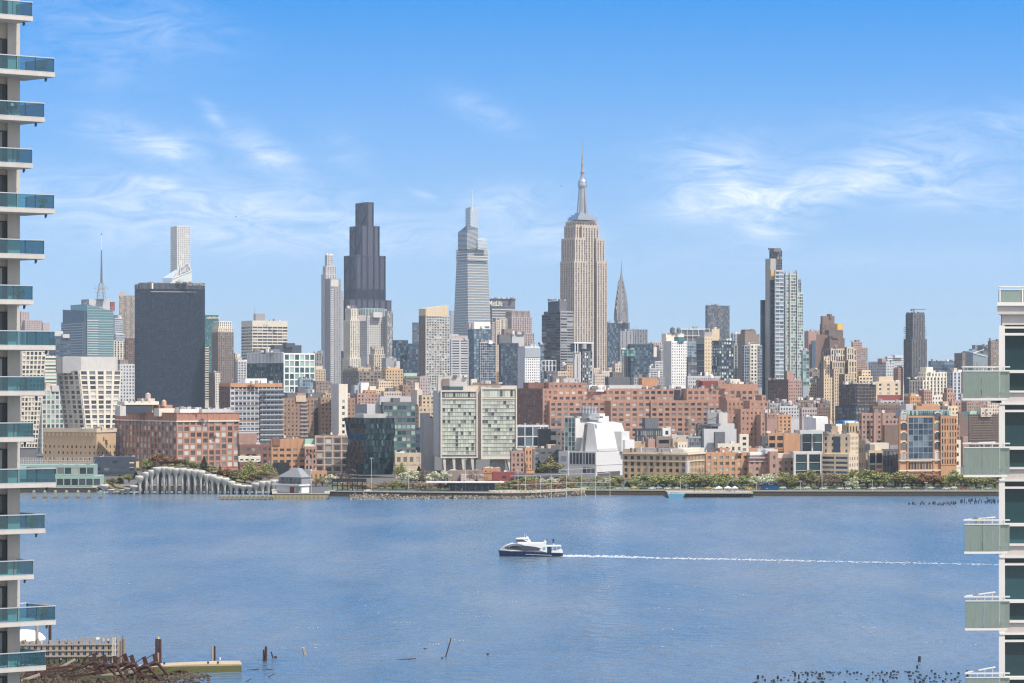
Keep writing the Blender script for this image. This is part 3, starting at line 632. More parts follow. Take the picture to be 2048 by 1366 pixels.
def letter_tower():
    b = Bld('office_slab', 'broad grey banded slab with white lettering under its dark roofline', 'skyscraper', 4850, 24, 984)
    b.tier(975, 984, 1030, 597, 700, 'greyd', 'gray', (7, 4.6, .96, .5)); x0, y0, W, Ln, zt = b.last
    m = MB(); m.box(x0 - .5, x0 + W, y0 - .8, y0 + .1, b.z(614), b.z(600)); m.build('sign_band', WMt('greyd'), b.root)
    m = MB(); m.box(x0 - 1.5, x0 + W + .5, y0 - 1.8, y0 + 4, b.z(600), b.z(597)); m.build('roof_edge', WMt('slate'), b.root)
    m = MB()
    for i in range(9): z = b.z(620 + i * 5.2); m.box(x0 - .3, x0 + W, y0 - .9, y0 - .3, z, z + 1.6)
    m.build('floor_band', WMt('concl'), b.root)
    b.text('MetLife', 977.5, 611.5, 10.5, SIGN['w'], off=-1.6, stretch=.62); b.clutter(990, 1028, 597, 3, 6, hmax=3); b.done()
letter_tower()
gen('stone_tower', 'pale ribbed tower with fluted crown right of the lettered slab', 4400, 30, 'pinkg', 'dk', (3.4, 3.8, .5, .6), [(1012, 1024, 1060, 621, None, 'VV'), (1014, 1024, 1063, 634), (1010, 1024, 1068, 666)], 700, 'skyscraper', dp=.9)
gen('stone_tower', 'white striped narrow tower in front of the lettered slab', 4200, 28, 'cream', 'dk', 'VV', [(996, 998, 1014, 637)], 700, dp=.8)
gen('office_tower', 'faded pink grey tower with a tan panel beside the white striped narrow tower', 4100, 28, 'pinkg', 'gray', 'V', [(980, 984, 998, 648)], 760)
gen('glass_tower', 'mirrored blue tower with white mechanical box on its roof below the tapering skyscraper', 3900, 30, 'bluegl', 'bluel', (4, 4, .88, .8), [(936, 948, 981, 655)], 770, 'skyscraper', boxes=[(948, 981, 644, 656, 'whiteb', dict(off=-1)), (938, 948, 646, 656, 'pinkg')])
gen('office_block', 'grey white ribbed slab left of the mirrored blue tower', 3850, 14, 'greyl', 'dk', (11, 3.8, .8, .45), [(899, 903, 937, 678)], 770, boxes=[(903, 936, 671, 679, 'pinkg'), (900, 917, 668, 680, 'greyl')])
gen('glass_tower', 'navy glass tower with light vertical edge left of the dark glass hotel block', 3500, 30, 'greyl', 'blue', (3.2, 3.4, .92, .86), [(958, 961, 990, 684)], 775, 'building', boxes=[(978, 985, 681, 686, 'whiteb')], dp=.3)
gen('stone_tower', 'thin beige brick stack rising right of the navy glass tower', 3600, 30, 'beige', 'dk', 'P', [(990, 992, 1000, 640), (985, 988, 998, 744, 'brickb', 'P')], 790)
def darkhotel():
    b = Bld('glass_tower', 'dark glass block with stepped grey roof boxes left of the white dotted hotel', 'building', 3350, 20, 1003)
    b.tier(998, 1002, 1037, 686, 790, 'slate', 'blue', (2.7, 3.2, .84, .8)); b.ubox(999, 1026, 669, 687, 'greyd', off=1); b.ubox(1024, 1048, 668, 690, 'greyl', off=6); b.ubox(1008, 1035, 658, 670, 'browng', off=30); b.clutter(1000, 1050, 668, 9, 7, hmax=8); b.done()
darkhotel()
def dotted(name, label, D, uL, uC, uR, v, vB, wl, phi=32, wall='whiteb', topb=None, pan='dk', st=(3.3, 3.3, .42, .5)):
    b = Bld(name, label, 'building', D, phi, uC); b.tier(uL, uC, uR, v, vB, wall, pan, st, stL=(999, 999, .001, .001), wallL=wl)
    if topb: topb(b)
    b.done(); return b
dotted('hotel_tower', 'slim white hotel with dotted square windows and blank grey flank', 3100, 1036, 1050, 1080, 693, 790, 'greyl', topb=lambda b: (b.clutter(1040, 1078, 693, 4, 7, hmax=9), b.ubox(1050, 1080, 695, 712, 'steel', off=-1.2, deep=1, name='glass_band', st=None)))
gen('glass_tower', 'thin blue glass sliver between dotted hotel and dark stepped tower', 3600, 30, 'blueg', 'blue', 'G', [(1078, 1080, 1088, 688)], 790)
gen('office_tower', 'dark ribbon windowed tower with stepped top left of the tallest tower', 3700, 32, 'grey', 'dk', (14, 4.0, .97, .58), [(1084, 1121, 1147, 628), (1088, 1121, 1146, 622), (1096, 1119, 1133, 602, 'greyd', None)], 760, 'skyscraper', wallL='slate', clut=(1098, 1130, 601, 6, 4))

def empire():
    D = 3880; b = Bld('art_deco_skyscraper', 'tallest beige art deco skyscraper with silver mast and antenna, centre right', 'skyscraper', D, 32, 1149)
    z = lambda v: b.z(v, D)
    stE = (4.7, 3.75, .50, .80)
    x0, y0, W, Ln = b.frame(1119, 1149, 1214)
    wm, pm = WMt('esb'), mat_pane('glass_esb', (.06, .055, .06), (.24, .22, .21), .15, .3, .4)
    def blk(ax, ay, aw, al, vt, name='wall', faces='RL', vb=745):
        m = MB(); m.box(ax, ax + aw, ay, ay + al, 0 if vb == 745 else z(vb), z(vt))
        if 'R' in faces: b.facade(m, 'R', ax, ay, aw, z(vb), z(vt), stE, 'x', .75, .25, top=3)
        if 'L' in faces: b.facade(m, 'L', ax, ay, al, z(vb), z(vt), stE, 'x', .75, .25, top=3)
        return m.build(name, [wm, pm], b.root)
    cw = W * .40
    blk(x0, y0, cw, Ln * .93, 521, 'corner_wing'); blk(x0 + W - W * .30, y0 + .5, W * .30, Ln * .9, 521, 'corner_wing', 'R')
    blk(x0 + 2.5, y0 + 2, cw - 4.5, Ln * .9, 475, 'upper_wing'); blk(x0 + W * .70, y0 + 2, W * .24, Ln * .8, 475, 'upper_wing', 'R')
    blk(x0 + W * .3, y0 + 6, W * .5, Ln * .8, 450, 'centre_shaft', 'R')
    blk(x0 + 9, y0 + 10, W - 18, Ln * .75, 449, 'top_shaft'); blk(x0 + 11, y0 + 11, W - 22, Ln * .7, 440, 'parapet', vb=452)
    # silver crown steps
    cx_, cy_ = b.local(px(1165, D + 32), D + 32); Dm = D + 32; zz = lambda v: b.z(v, Dm); sm = mat_plain('silver_metal', (.40, .42, .46), .35, .7); dkm = WMt('steel')
    m = MB()
    for i, (r, va, vb) in enumerate([(18, 441, 437), (16.5, 437, 434), (13.5, 434, 430), (9.5, 430, 426)]): m.box(cx_ - r, cx_ + r, cy_ - r * .8, cy_ + r * .8, zz(va), zz(vb) - .02 * i)
    m.build('crown_step', sm, b.root)
    m = MB(); m.lathe([(7.3, zz(426)), (6.0, zz(378)), (6.0, zz(374))], 16, cx_, cy_); m.build('mast_tower', dkm, b.root)
    m = MB()
    for a in range(4):
        t = a * math.pi / 2 + .1; dx, dy = math.cos(t), math.sin(t)
        p = Vector((cx_, cy_, 0)); n_ = Vector((-dy, dx, 0)) * 1.3; o1, o2 = Vector((dx, dy, 0)) * 10.5, Vector((dx, dy, 0)) * 6.3
        q = [p + n_, p + o1 + n_, p + o1 - n_, p - n_]; q2 = [p + n_, p + o2 + n_, p + o2 - n_, p - n_]
        m.hexa([(v.x, v.y, zz(426)) for v in q] + [(v.x, v.y, zz(374)) for v in q2])
    m.build('mast_buttress', sm, b.root)
    m = MB(); m.lathe([(7.0, zz(374)), (7.4, zz(370)), (6.8, zz(366)), (6.8, zz(363)), (5.5, zz(360)), (3.4, zz(357)), (3.2, zz(352))], 16, cx_, cy_); m.build('mast_dome', sm, b.root, smooth=False)
    m = MB(); m.lathe([(3.0, zz(357)), (2.8, zz(346)), (4.0, zz(345.5)), (4.0, zz(344)), (2.0, zz(343.5)), (1.8, zz(330)), (2.6, zz(329.8)), (2.6, zz(328)), (1.6, zz(327.5)), (1.3, zz(318)), (1.9, zz(317.5)), (1.9, zz(316)), (1.1, zz(315.5)), (1.0, zz(308)), (.35, zz(307)), (.3, zz(278))], 8, cx_, cy_); m.build('antenna', WMt('grey'), b.root)
    m = MB()
    for i in range(10): t = i / 10; m.box(x0 + 11 + (W - 22) * t, x0 + 11.6 + (W - 22) * t, y0 + 10.4, y0 + 11, z(440), z(437.5))
    m.build('railing', WMt('greyl'), b.root)
    b.done()
empire()
def chrysler():
    D = 5080; b = Bld('art_deco_spire', 'ornate stone tower with arched silver crown and needle spire right of the tallest tower', 'skyscraper', D, 32, 1237)
    b.tier(1226.5, 1237, 1259, 645, 665, 'browng', 'dk', (3.0, 3.8, .5, .5), vW=None); x0, y0, W, Ln, zt = b.last; z = b.z
    cx_, cy_ = x0 + W / 2, y0 + Ln / 2; sm = mat_plain('crown_steel', (.24, .225, .22), .42, .4); wm = WMt('greyd')
    # sunburst crown: stacked shrinking octagonal tiers whose faces are arches
    prof = [(1.0, 645), (1.0, 632), (.97, 618), (.88, 603), (.74, 590), (.56, 577), (.38, 565), (.22, 556), (.10, 546), (.045, 530), (.012, 517)]
    m = MB(); hw, hl = W / 2, Ln / 2
    for (r0, v0), (r1, v1) in zip(prof[:-1], prof[1:]):
        def o8(r): c = .55; return [(cx_ + a * hw * r, cy_ + b_ * hl * r) for a, b_ in ((-c, -1), (c, -1), (1, -c), (1, c), (c, 1), (-c, 1), (-1, c), (-1, -c))]
        m.prism(o8(r0), z(v0), [z(v1)] * 8, top=o8(r1))
    m.build('crown', sm, b.root)
    a_ = MB(); d_ = MB()
    for i, (r, vb, vt) in enumerate([(.82, 640, 612), (.72, 626, 600), (.60, 612, 589), (.47, 598, 578), (.34, 585, 568), (.22, 573, 560)]):
        for side in (0, 1):
            hh = hw if side == 0 else hl; off = (hl if side == 0 else hw) * (1.02 - i * .115); pts = []
            for k in range(11):
                t = math.pi * k / 10; s_ = math.cos(t) * hh * r * .8; zz = z(vb) + (z(vt) - z(vb)) * math.sin(t)
                pts.append((cx_ + s_, cy_ - off, zz) if side == 0 else (cx_ - off, cy_ + s_, zz))
            curve_tube(a_, pts, .75, 5)
            for k in (2, 4, 6, 8):
                p = pts[k]; q = (cx_ + (p[0] - cx_) * .74, p[1] - .1, z(vb) + (p[2] - z(vb)) * .72) if side == 0 else (p[0] - .1, cy_ + (p[1] - cy_) * .74, z(vb) + (p[2] - z(vb)) * .72)
                d_ = MB(); d_.box(q[0] - .6, q[0] + .6, q[1] - .6, q[1] + .6, q[2] - 1.4, q[2] + 1.2); d_.build('crown_slot', wm, b.root)
    a_.build('arch_rib', mat_plain('arch_steel', (.42, .40, .39), .35, .5), b.root); b.done()
chrysler()
gen('office_block', 'dark navy slab right at the foot of the silver crowned spire tower', 4400, 28, 'slate', 'blue', 'G', [(1212, 1216, 1259, 646)], 750, 'building', clut=(1218, 1256, 646, 5, 5), masts=[(1219, 646, 638, .4)])
gen('office_tower', 'plain grey tower with pale vertical stripe in front of the navy slab', 3600, 20, 'grey', 'blue', (7, 3.6, .2, .8), [(1238, 1241, 1265, 662), (1252, 1256, 1295, 658, 'grey', 'VV'), (1236, 1262, 1300, 688, 'bluegl', 'G')], 765, 'skyscraper', masts=[(1268, 658, 652, .4), (1274, 658, 652, .4)])
gen('glass_block', 'teal glass band box hanging on the plain grey tower', 3560, 20, 'teal', 'green', 'G', [(1243, 1244, 1271, 699)], 712, floor=713)
gen('office_block', 'dark blue glass block between plain grey tower and beige blocks', 3900, 22, 'bluegl', 'blue', 'G', [(1290, 1295, 1307, 687)], 760)
gen('office_block', 'mauve grey block with white lower panel right of the dark blue glass block', 4100, 22, 'pinkg', 'gray', 'V', [(1300, 1304, 1330, 684), (1312, 1318, 1330, 690)], 740, boxes=[(1307, 1314, 694, 712, 'cream', dict(off=-30))])
gen('apartment_block', 'grey flats with stacked balconies low before the mauve grey block', 3300, 25, 'greyl', 'gray', 'B', [(1296, 1300, 1330, 736), (1308, 1311, 1330, 722)], 770, clut=(1298, 1326, 735, 6, 9))
gen('stone_tower', 'grey stone tower section filling the gap behind the white dotted hotel', 3350, 25, 'grey', 'gray', 'P', [(1314, 1322, 1334, 700)], 775)
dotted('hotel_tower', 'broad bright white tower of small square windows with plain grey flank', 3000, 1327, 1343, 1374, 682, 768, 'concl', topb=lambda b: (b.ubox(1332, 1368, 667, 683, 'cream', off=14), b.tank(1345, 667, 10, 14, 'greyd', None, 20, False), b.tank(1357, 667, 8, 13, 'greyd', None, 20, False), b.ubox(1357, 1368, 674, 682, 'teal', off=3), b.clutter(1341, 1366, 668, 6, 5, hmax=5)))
def framed_roof():
    b = Bld('office_block', 'glass office with an open white steel frame of dark panels on its roof', 'building', 3200, 12, 1364)
    b.tier(1362, 1364, 1393, 683, 768, 'steel', 'bluel', (3.4, 3.8, .86, .78)); b.ubox(1362, 1420, 660, 684, 'greyd', name='roof_screen', off=3); x0, y0, W, Ln = b.frame(1362, 1364, 1420)
    f = MB(); y = y0 + 2.0
    for i in range(6): xx = x0 + W * i / 5; f.box(xx - .25, xx + .25, y - .4, y, b.z(684), b.z(657))
    for v in (657, 670.5): f.box(x0, x0 + W, y - .45, y + .03, b.z(v) - .5, b.z(v))
    f.build('roof_frame', WMt('whiteb'), b.root); b.clutter(1376, 1392, 657, 2, 3, hmax=6); b.done()
framed_roof()
gen('concrete_building', 'plain taupe tower with tan right face beside the steel roof frame', 3100, 32, 'tanl', 'dk', (4.5, 4.5, .3, .4), [(1393, 1409, 1426, 673)], 768, wallL='pinkg', stL=(40, 7, .99, .94), boxes=[(1409, 1424, 664, 676, 'grey')])
gen('concrete_building', 'blank cream bulkhead tower right behind the taupe and tan tower', 3250, 32, 'tanl', 'dk', None, [(1411, 1424, 1439, 658)], 690)
gen('office_tower', 'black gridded slab tower standing alone above the cream bulkhead', 4700, 20, 'slate', 'gray', (2.6, 4.2, .8, .82), [(1411, 1415, 1459, 611)], 680, 'skyscraper', clut=(1415, 1440, 611, 4, 5), masts=[(1422, 611, 604, .5), (1436, 611, 605, .5)])
gen('hotel_tower', 'black walled tower with a bright rippled blue glass face', 3000, 34, 'slate', 'mix', (3.4, 3.6, .7, .72), [(1424, 1438, 1467, 681)], 768, clut=(1440, 1464, 680, 6, 5))
gen('apartment_tower', 'dark grey blue tower left of the brown gabled tower', 3400, 22, 'grey', 'blue', 'V2', [(1462, 1466, 1490, 667), (1458, 1462, 1500, 689)], 770)
gen('apartment_tower', 'brown concrete block tower with flat stepped top beside the tall pair of glass condos', 3300, 28, 'browng', 'gray', (20, 20, .01, .01), [(1482, 1490, 1512, 662), (1476, 1490, 1519, 668)], 770, boxes=[(1490, 1510, 659, 664, 'brown')])
gen('glass_tower', 'blue grey glazed flats in front of the brown concrete block tower', 3050, 24, 'steel', 'blue', (3.1, 3.4, .8, .8), [(1484, 1489, 1524, 690)], 775)
gen('stone_tower', 'narrow white pier of paired windows standing proud of blue glazed flats', 3000, 24, 'cream', 'dk', (4.2, 4.0, .6, .62), [(1500, 1501, 1514, 688)], 775)

def condos():
    b = Bld('glass_tower', 'tall unfinished condo tower, black shaft, concrete core and white balconies', 'skyscraper', 3300, 30, 1541)
    b.tier(1531, 1541, 1551, 517, 780, 'conc', 'dk', (7, 7, .01, .01), stL=(7, 3.7, .12, .6), name='core_wall')
    b.tier(1540, 1541, 1551, 560, 780, 'slate', 'blue', (5, 3.7, .7, .4), D=3296, name='dark_shaft')
    b.tier(1541, 1542, 1549, 540, 560, 'yellow', 'dk', None, D=3297, name='yellow_panel', floor=560)
    b.tier(1549, 1551, 1567, 540, 780, 'greyl', 'bluel', (8, 5.0, .9, .68), D=3292, name='balcony_shaft', ds=.8)
    b.tier(1539, 1548, 1564, 500, 545, 'greyd', 'dk', (2.6, 3.6, .8, .8), D=3310, name='open_top_frame')
    b.ubox(1548, 1562, 496, 501, 'greyd'); b.clutter(1532, 1562, 499, 8, 6, D=3305, hmax=5); b.tier(1521, 1524, 1533, 600, 780, 'slate', 'blue', (2.4, 20, .5, .98), D=3330, name='slim_wing'); b.done()
    b = Bld('glass_tower', 'tall pale green glass condo with folded face right of the unfinished one', 'skyscraper', 3330, 30, 1568)
    b.tier(1564, 1570, 1594, 547, 770, 'concl', 'green', (3.1, 3.9, .86, .74)); x0, y0, W, Ln, zt = b.last
    m = MB()
    for k, t in ((0, .0), (1, .36), (2, .98)): m.box(x0 + W * t - .6, x0 + W * t + .5, y0 - 2.2, y0 - .4, 0, zt + (3, 1, 4)[k])
    m.build('fin', WMt('concl'), b.root)
    m = MB(); m.prism([(x0 + W * .8, y0 - .2), (x0 + W, y0 - .2), (x0 + W, y0 + 4), (x0 + W * .8, y0 + 4)], zt, [zt + .5, zt + 5, zt + 5, zt + .5]); m.build('pointed_parapet', WMt('steel'), b.root)
    b.tier(1590, 1595, 1606, 585, 770, 'concl', 'green', (2.8, 3.9, .86, .74), D=3345, name='right_wing'); b.tier(1594, 1596, 1602, 557, 600, 'steel', 'blue', 'G', D=3350, name='right_wing'); b.mast(1577, 547, 538, .3)
    b.done()
condos()
gen('brick_tower', 'red brown brick slab with a blue glass stripe right of the glass condos', 3900, 28, 'brickp', 'dk', (14, 60, .02, .02), [(1609, 1617, 1645, 662)], 770, 'building', boxes=[(1624, 1632, 681, 770, 'bluegl', dict(off=-4, deep=2, name='glass_stripe'))])
gen('brick_tower', 'dark plum brick tower with stacked penthouses and a yellow wrapped corner', 3700, 24, 'brown', 'gray', 'P', [(1633, 1634, 1670, 669, None, None), (1640, 1645, 1676, 648), (1641, 1645, 1669, 632, None, None), (1640, 1660, 1693, 700), (1640, 1660, 1689, 676), (1640, 1658, 1686, 660)], 760, 'building', boxes=[(1675, 1687, 647, 657, 'yellow', dict(off=-30)), (1660, 1664, 628, 634, 'brown')], clut=(1670, 1694, 700, 5, 5))
gen('brick_tower', 'pink brown balcony tower behind the beige art deco terraces', 4200, 24, 'brickp', 'gray', 'B', [(1704, 1708, 1735, 695), (1703, 1706, 1724, 684)], 770, clut=(1704, 1722, 683, 3, 4))
def deco_cluster():
    b = Bld('art_deco_block', 'stepped tan art deco apartment block with tall windows and many terraces', 'building', 2900, 30, 1665)
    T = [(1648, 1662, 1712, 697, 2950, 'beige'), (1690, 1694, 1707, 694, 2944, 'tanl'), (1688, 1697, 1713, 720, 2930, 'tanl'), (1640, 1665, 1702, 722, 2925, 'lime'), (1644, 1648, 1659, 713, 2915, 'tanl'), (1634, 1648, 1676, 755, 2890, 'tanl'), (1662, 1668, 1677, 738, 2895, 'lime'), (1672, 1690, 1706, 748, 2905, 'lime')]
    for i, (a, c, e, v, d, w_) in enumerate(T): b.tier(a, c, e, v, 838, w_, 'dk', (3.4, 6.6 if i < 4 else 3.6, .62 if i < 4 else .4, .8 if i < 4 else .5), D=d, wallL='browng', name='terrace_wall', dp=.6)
    b.clutter(1645, 1705, 712, 11, 9, hmax=8); b.tank(1671, 700, 8, 10, 'browng'); b.done()
deco_cluster()
gen('stone_building', 'sandstone chateau top with arched windows right of the art deco terraces', 2950, 26, 'tanl', 'dk', 'Pl', [(1709, 1718, 1745, 752), (1717, 1724, 1741, 740), (1698, 1702, 1714, 750)], 800)
def scaffold():
    b = Bld('scaffolded_building', 'dark mesh shrouded scaffolded building below the sandstone chateau top', 'building', 2500, 30, 1714)
    b.tier(1678, 1714, 1752, 768, 845, 'greyd', 'brownp', (3.6, 3.4, .8, .7)); x0, y0, W, Ln, zt = b.last
    m = MB()
    for i in range(11):
        z = zt - i * 3.4; m.box(x0 - 1.6, x0 + W, y0 - 1.8, y0 - .6, z, z + .25); m.box(x0 - 1.8, x0 - .6, y0, y0 + Ln, z, z + .25)
    for i in range(14): m.box(x0 + W * i / 13 - .1, x0 + W * i / 13 + .1, y0 - 1.9, y0 - 1.81, 0, zt + 2)
    for i in range(12): m.box(x0 - 1.95, x0 - 1.81, y0 + Ln * i / 11 - .1, y0 + Ln * i / 11 + .1, 0, zt + 2)
    m.build('scaffolding', WMt('browng'), b.root)
    b.tier(1671, 1712, 1756, 812, 850, 'slate', 'brownp', (3.6, 3.4, .8, .7), D=2490, name='lower_wall'); b.clutter(1684, 1750, 768, 8, 12, hmax=7); b.done()
scaffold()
gen('office_block', 'white blue office block with even rows of windows behind the beige blocks', 3800, 38, 'greyl', 'dk', (4.0, 4.2, .5, .5), [(1737, 1772, 1789, 723)], 770, boxes=[(1764, 1772, 717, 724, 'brickp')])
gen('office_block', 'faint grey flat roofed office behind the white blue office block', 4600, 30, 'greyl', 'gray', (20, 4.2, .98, .4), [(1770, 1775, 1812, 713)], 760, boxes=[(1790, 1806, 710, 714, 'greyl')])
gen('brick_tower', 'slim red brick stack left of the black tower under construction', 3300, 28, 'brickp', 'dk', 'S', [(1787, 1797, 1806, 736)], 790)
gen('stone_building', 'pale beige stone building with a red band along its lower storeys', 2700, 14, 'limew', 'dk', (8, 4.6, .3, .5), [(1747, 1752, 1801, 763), (1752, 1758, 1786, 753, None, None)], 800, boxes=[(1755, 1803, 790, 800, 'redp', dict(off=-6)), (1750, 1808, 801, 811, 'greyl', dict(off=-16, st='Pl'))])
def construction():
    b = Bld('tower_under_construction', 'black unfinished tower with jagged balcony edges and a crane on top', 'skyscraper', 3300, 32, 1826)
    b.tier(1812, 1826, 1849, 628, 770, 'greyd', 'brownp', (2.8, 3.6, .5, .85), dp=.7); rd = random.Random(3)
    b.tier(1808, 1824, 1853, 678, 770, 'greyd', 'brownp', (2.8, 3.6, .5, .85), D=3292, name='lower_wall', dp=.7)
    x0, y0, W, Ln = b.frame(1812, 1826, 1849); m = MB(); s = MB()
    for i in range(12):
        a = x0 + W * i / 12; m.box(a, a + 1.2, y0, y0 + 1.5, b.z(628), b.z(628) + rd.uniform(.8, 3))
        a = y0 + Ln * i / 12; m.box(x0, x0 + 1.5, a, a + 1.2, b.z(628), b.z(628) + rd.uniform(.8, 3))
    m.build('column_stub', WMt('greyd'), b.root)
    for i in range(24):
        z = b.z(655 + i * 3.9); o = rd.uniform(1.2, 4.0)
        s.box(x0 + W - .5, x0 + W + o, y0 - .5, y0 + 9, z, z + .7); s.box(x0 - rd.uniform(.5, 2.6), x0 + .5, y0 + Ln - 9, y0 + Ln + rd.uniform(1, 3), z, z + .7)
    s.build('balcony_slab', WMt('greyd'), b.root)
    xx, yy = b.local(px(1828, 3310), 3310); c = MB(); c.tube((xx, yy, b.z(630)), (xx, yy, b.z(617)), .8, n=4)
    dx, dy = math.cos(-b.phi), math.sin(-b.phi)
    c.tube((xx - 5 * dx, yy - 5 * dy, b.z(618.5)), (xx + 15 * dx, yy + 15 * dy, b.z(618.8)), .55, n=4); c.box(xx - 5, xx - 3, yy - 1, yy + 1, b.z(622), b.z(618.6)); c.build('crane', WMt('greyd'), b.root); b.done()
construction()
gen('office_block', 'blank black block at the foot of the unfinished black tower', 2800, 24, 'slate', 'dk', 'N', [(1808, 1838, 1858, 757)], 800, clut=(1812, 1850, 757, 8, 4))
gen('stone_building', 'cream stepped building with tall ribbed bays right of the blank black block', 2700, 30, 'cream', 'dk', 'V2', [(1834, 1852, 1893, 752), (1838, 1852, 1878, 744, None, 'P'), (1840, 1853, 1866, 734, None, None), (1858, 1862, 1893, 744), (1820, 1846, 1858, 760)], 810, dp=.7, clut=(1846, 1890, 744, 6, 4))
gen('office_block', 'long low navy block behind the cream stepped building', 3900, 30, 'bluegl', 'blue', (30, 4.2, .99, .7), [(1857, 1862, 1912, 722)], 770, 'building')
gen('brick_tower', 'brown rounded apartment slab with balconies left of the slanted glass rooftop', 3500, 30, 'browng', 'gray', 'B', [(1909, 1925, 1944, 706), (1938, 1944, 1966, 698), (1944, 1950, 1958, 690, None, None)], 780)
def slantglass():
    b = Bld('glass_building', 'dark glass building with white slanted roof edges near the right tower', 'building', 3400, 20, 1946)
    x0, y0, W, Ln = b.frame(1944, 1946, 1980); z = b.z; m = MB(); m.prism([(x0, y0), (x0 + W, y0), (x0 + W, y0 + 20), (x0, y0 + 20)], 0, [z(706), z(712), z(696), z(702)]); m.prism([(x0 + W * .62, y0 + 2), (x0 + W, y0 + 2), (x0 + W, y0 + 16), (x0 + W * .62, y0 + 16)], 0, [z(690), z(696), z(696), z(690)]); m.build('wall', mat_pane('glass_slant', (.07, .09, .11), (.16, .20, .22), .3), b.root)
    f = MB(); f.tube((x0, y0 - .5, z(706)), (x0 + W * .62, y0 - .5, z(699)), .5, n=4); f.tube((x0, y0 - .5, z(706)), (x0 + W * .8, y0 - .5, z(713)), .5, n=4); f.tube((x0 + W * .62, y0 + 1.5, z(690)), (x0 + W, y0 + 1.5, z(697)), .5, n=4); f.build('roof_edge', WMt('whiteb'), b.root); b.clutter(1966, 1980, 692, 3, 5, hmax=6); b.done()
slantglass()
gen('brick_tower', 'mottled brown tower with a rooftop lamp hard against the right apartment tower', 3300, 28, 'browng', 'std', 'P2', [(1976, 1982, 1999, 682)], 790, clut=(1980, 1997, 682, 4, 7))
gen('stone_building', 'pale grey ribbed building right of the cream stepped building', 3000, 25, 'greyl', 'blue', 'V2', [(1900, 1906, 1922, 743)], 800, boxes=[(1908, 1914, 736, 745, 'beige')])
# ------------------------------------------------------------------ middle ground: older blocks between the towers and the waterfront
# centre-left beige rooftops
gen('stone_building', 'brown beige setback block with arched top storey under the cream art deco tower', 3000, 28, 'browng', 'dk', 'Pl', [(686, 718, 762, 742), (688, 716, 742, 735, 'lime')], 800, clut=(690, 758, 735, 5, 9), tanks=[(755, 741, 7, 9)])
gen('stone_building', 'warm tan building with square windows centred below the rounded green crown', 2850, 28, 'tan', 'dk', 'P', [(763, 772, 806, 738), (768, 776, 799, 735)], 800, clut=(772, 800, 735, 2, 6))
gen('stone_building', 'small peach building with stepped front before the warm tan building', 2700, 28, 'tanl', 'dk', 'P2', [(752, 758, 785, 762), (746, 752, 775, 778)], 805, clut=(752, 784, 762, 7, 5))
gen('office_block', 'long low grey block with pale green roof edge left of the tan topped apartments', 2900, 22, 'browng', 'gray', (8, 3.8, .9, .5), [(806, 812, 838, 752)], 805, boxes=[(808, 834, 746, 754, 'copper')])
gen('office_block', 'mauve grey loft block with even windows below the tan topped apartments', 2750, 20, 'pinkg', 'gray', 'P2', [(836, 840, 860, 753)], 830, clut=(838, 858, 753, 1, 3))
gen('brick_building', 'pinkish brick rear block among the rooftops left of the raised glass hotel', 2450, 24, 'brickp', 'dk', 'P', [(708, 715, 762, 786), (722, 730, 752, 780, 'bricko')], 810, clut=(712, 760, 783, 9, 9), boxes=[(709, 722, 770, 788, 'steel'), (722, 738, 765, 784, 'whiteb'), (740, 752, 772, 786, 'cream')])
gen('stone_building', 'beige loft block with dark tanks among rooftops under the warm tan building', 2500, 22, 'beige', 'dk', 'P2', [(762, 768, 836, 783), (800, 806, 830, 770, 'brickb')], 812, clut=(766, 832, 780, 5, 12), tanks=[(792, 783, 9, 12), (823, 772, 8, 10)], boxes=[(776, 790, 776, 786, 'greyd')])
gen('concrete_building', 'tall beige windowless stair tower beside the dark green glass office', 2250, 30, 'beige', 'dk', 'N', [(821, 834, 844, 780), (826, 830, 838, 765, None, None)], 830)
gen('stone_building', 'beige apartment house with dark cornice left of the raised glass hotel', 2200, 26, 'lime', 'dk', 'P', [(829, 838, 868, 813), (838, 844, 868, 790)], 905, clut=(834, 866, 812, 5, 6))
gen('glass_tower', 'blue grey panelled slab with dark blue edge behind the black angular building', 3000, 22, 'steel', 'bluel', 'G', [(596, 600, 626, 757)], 800)
gen('office_block', 'dark grey mechanical blocks on a roof below the white framed office end', 2600, 24, 'greyd', 'dk', 'N', [(562, 575, 612, 785), (590, 596, 611, 775), (612, 616, 640, 786)], 800, clut=(570, 640, 784, 3, 8))
gen('brick_building', 'orange trimmed low roof block behind the twin brown apartment slabs', 2550, 24, 'brickb', 'dk', 'P2', [(598, 604, 660, 796), (646, 652, 672, 786, 'tan')], 810, clut=(606, 668, 792, 4, 8))
gen('office_block', 'brown and black low block behind the left of the white slab tower', 2900, 26, 'browng', 'dk', 'P', [(627, 632, 662, 762), (640, 646, 700, 786, 'beige')], 800, clut=(640, 700, 784, 6, 10))
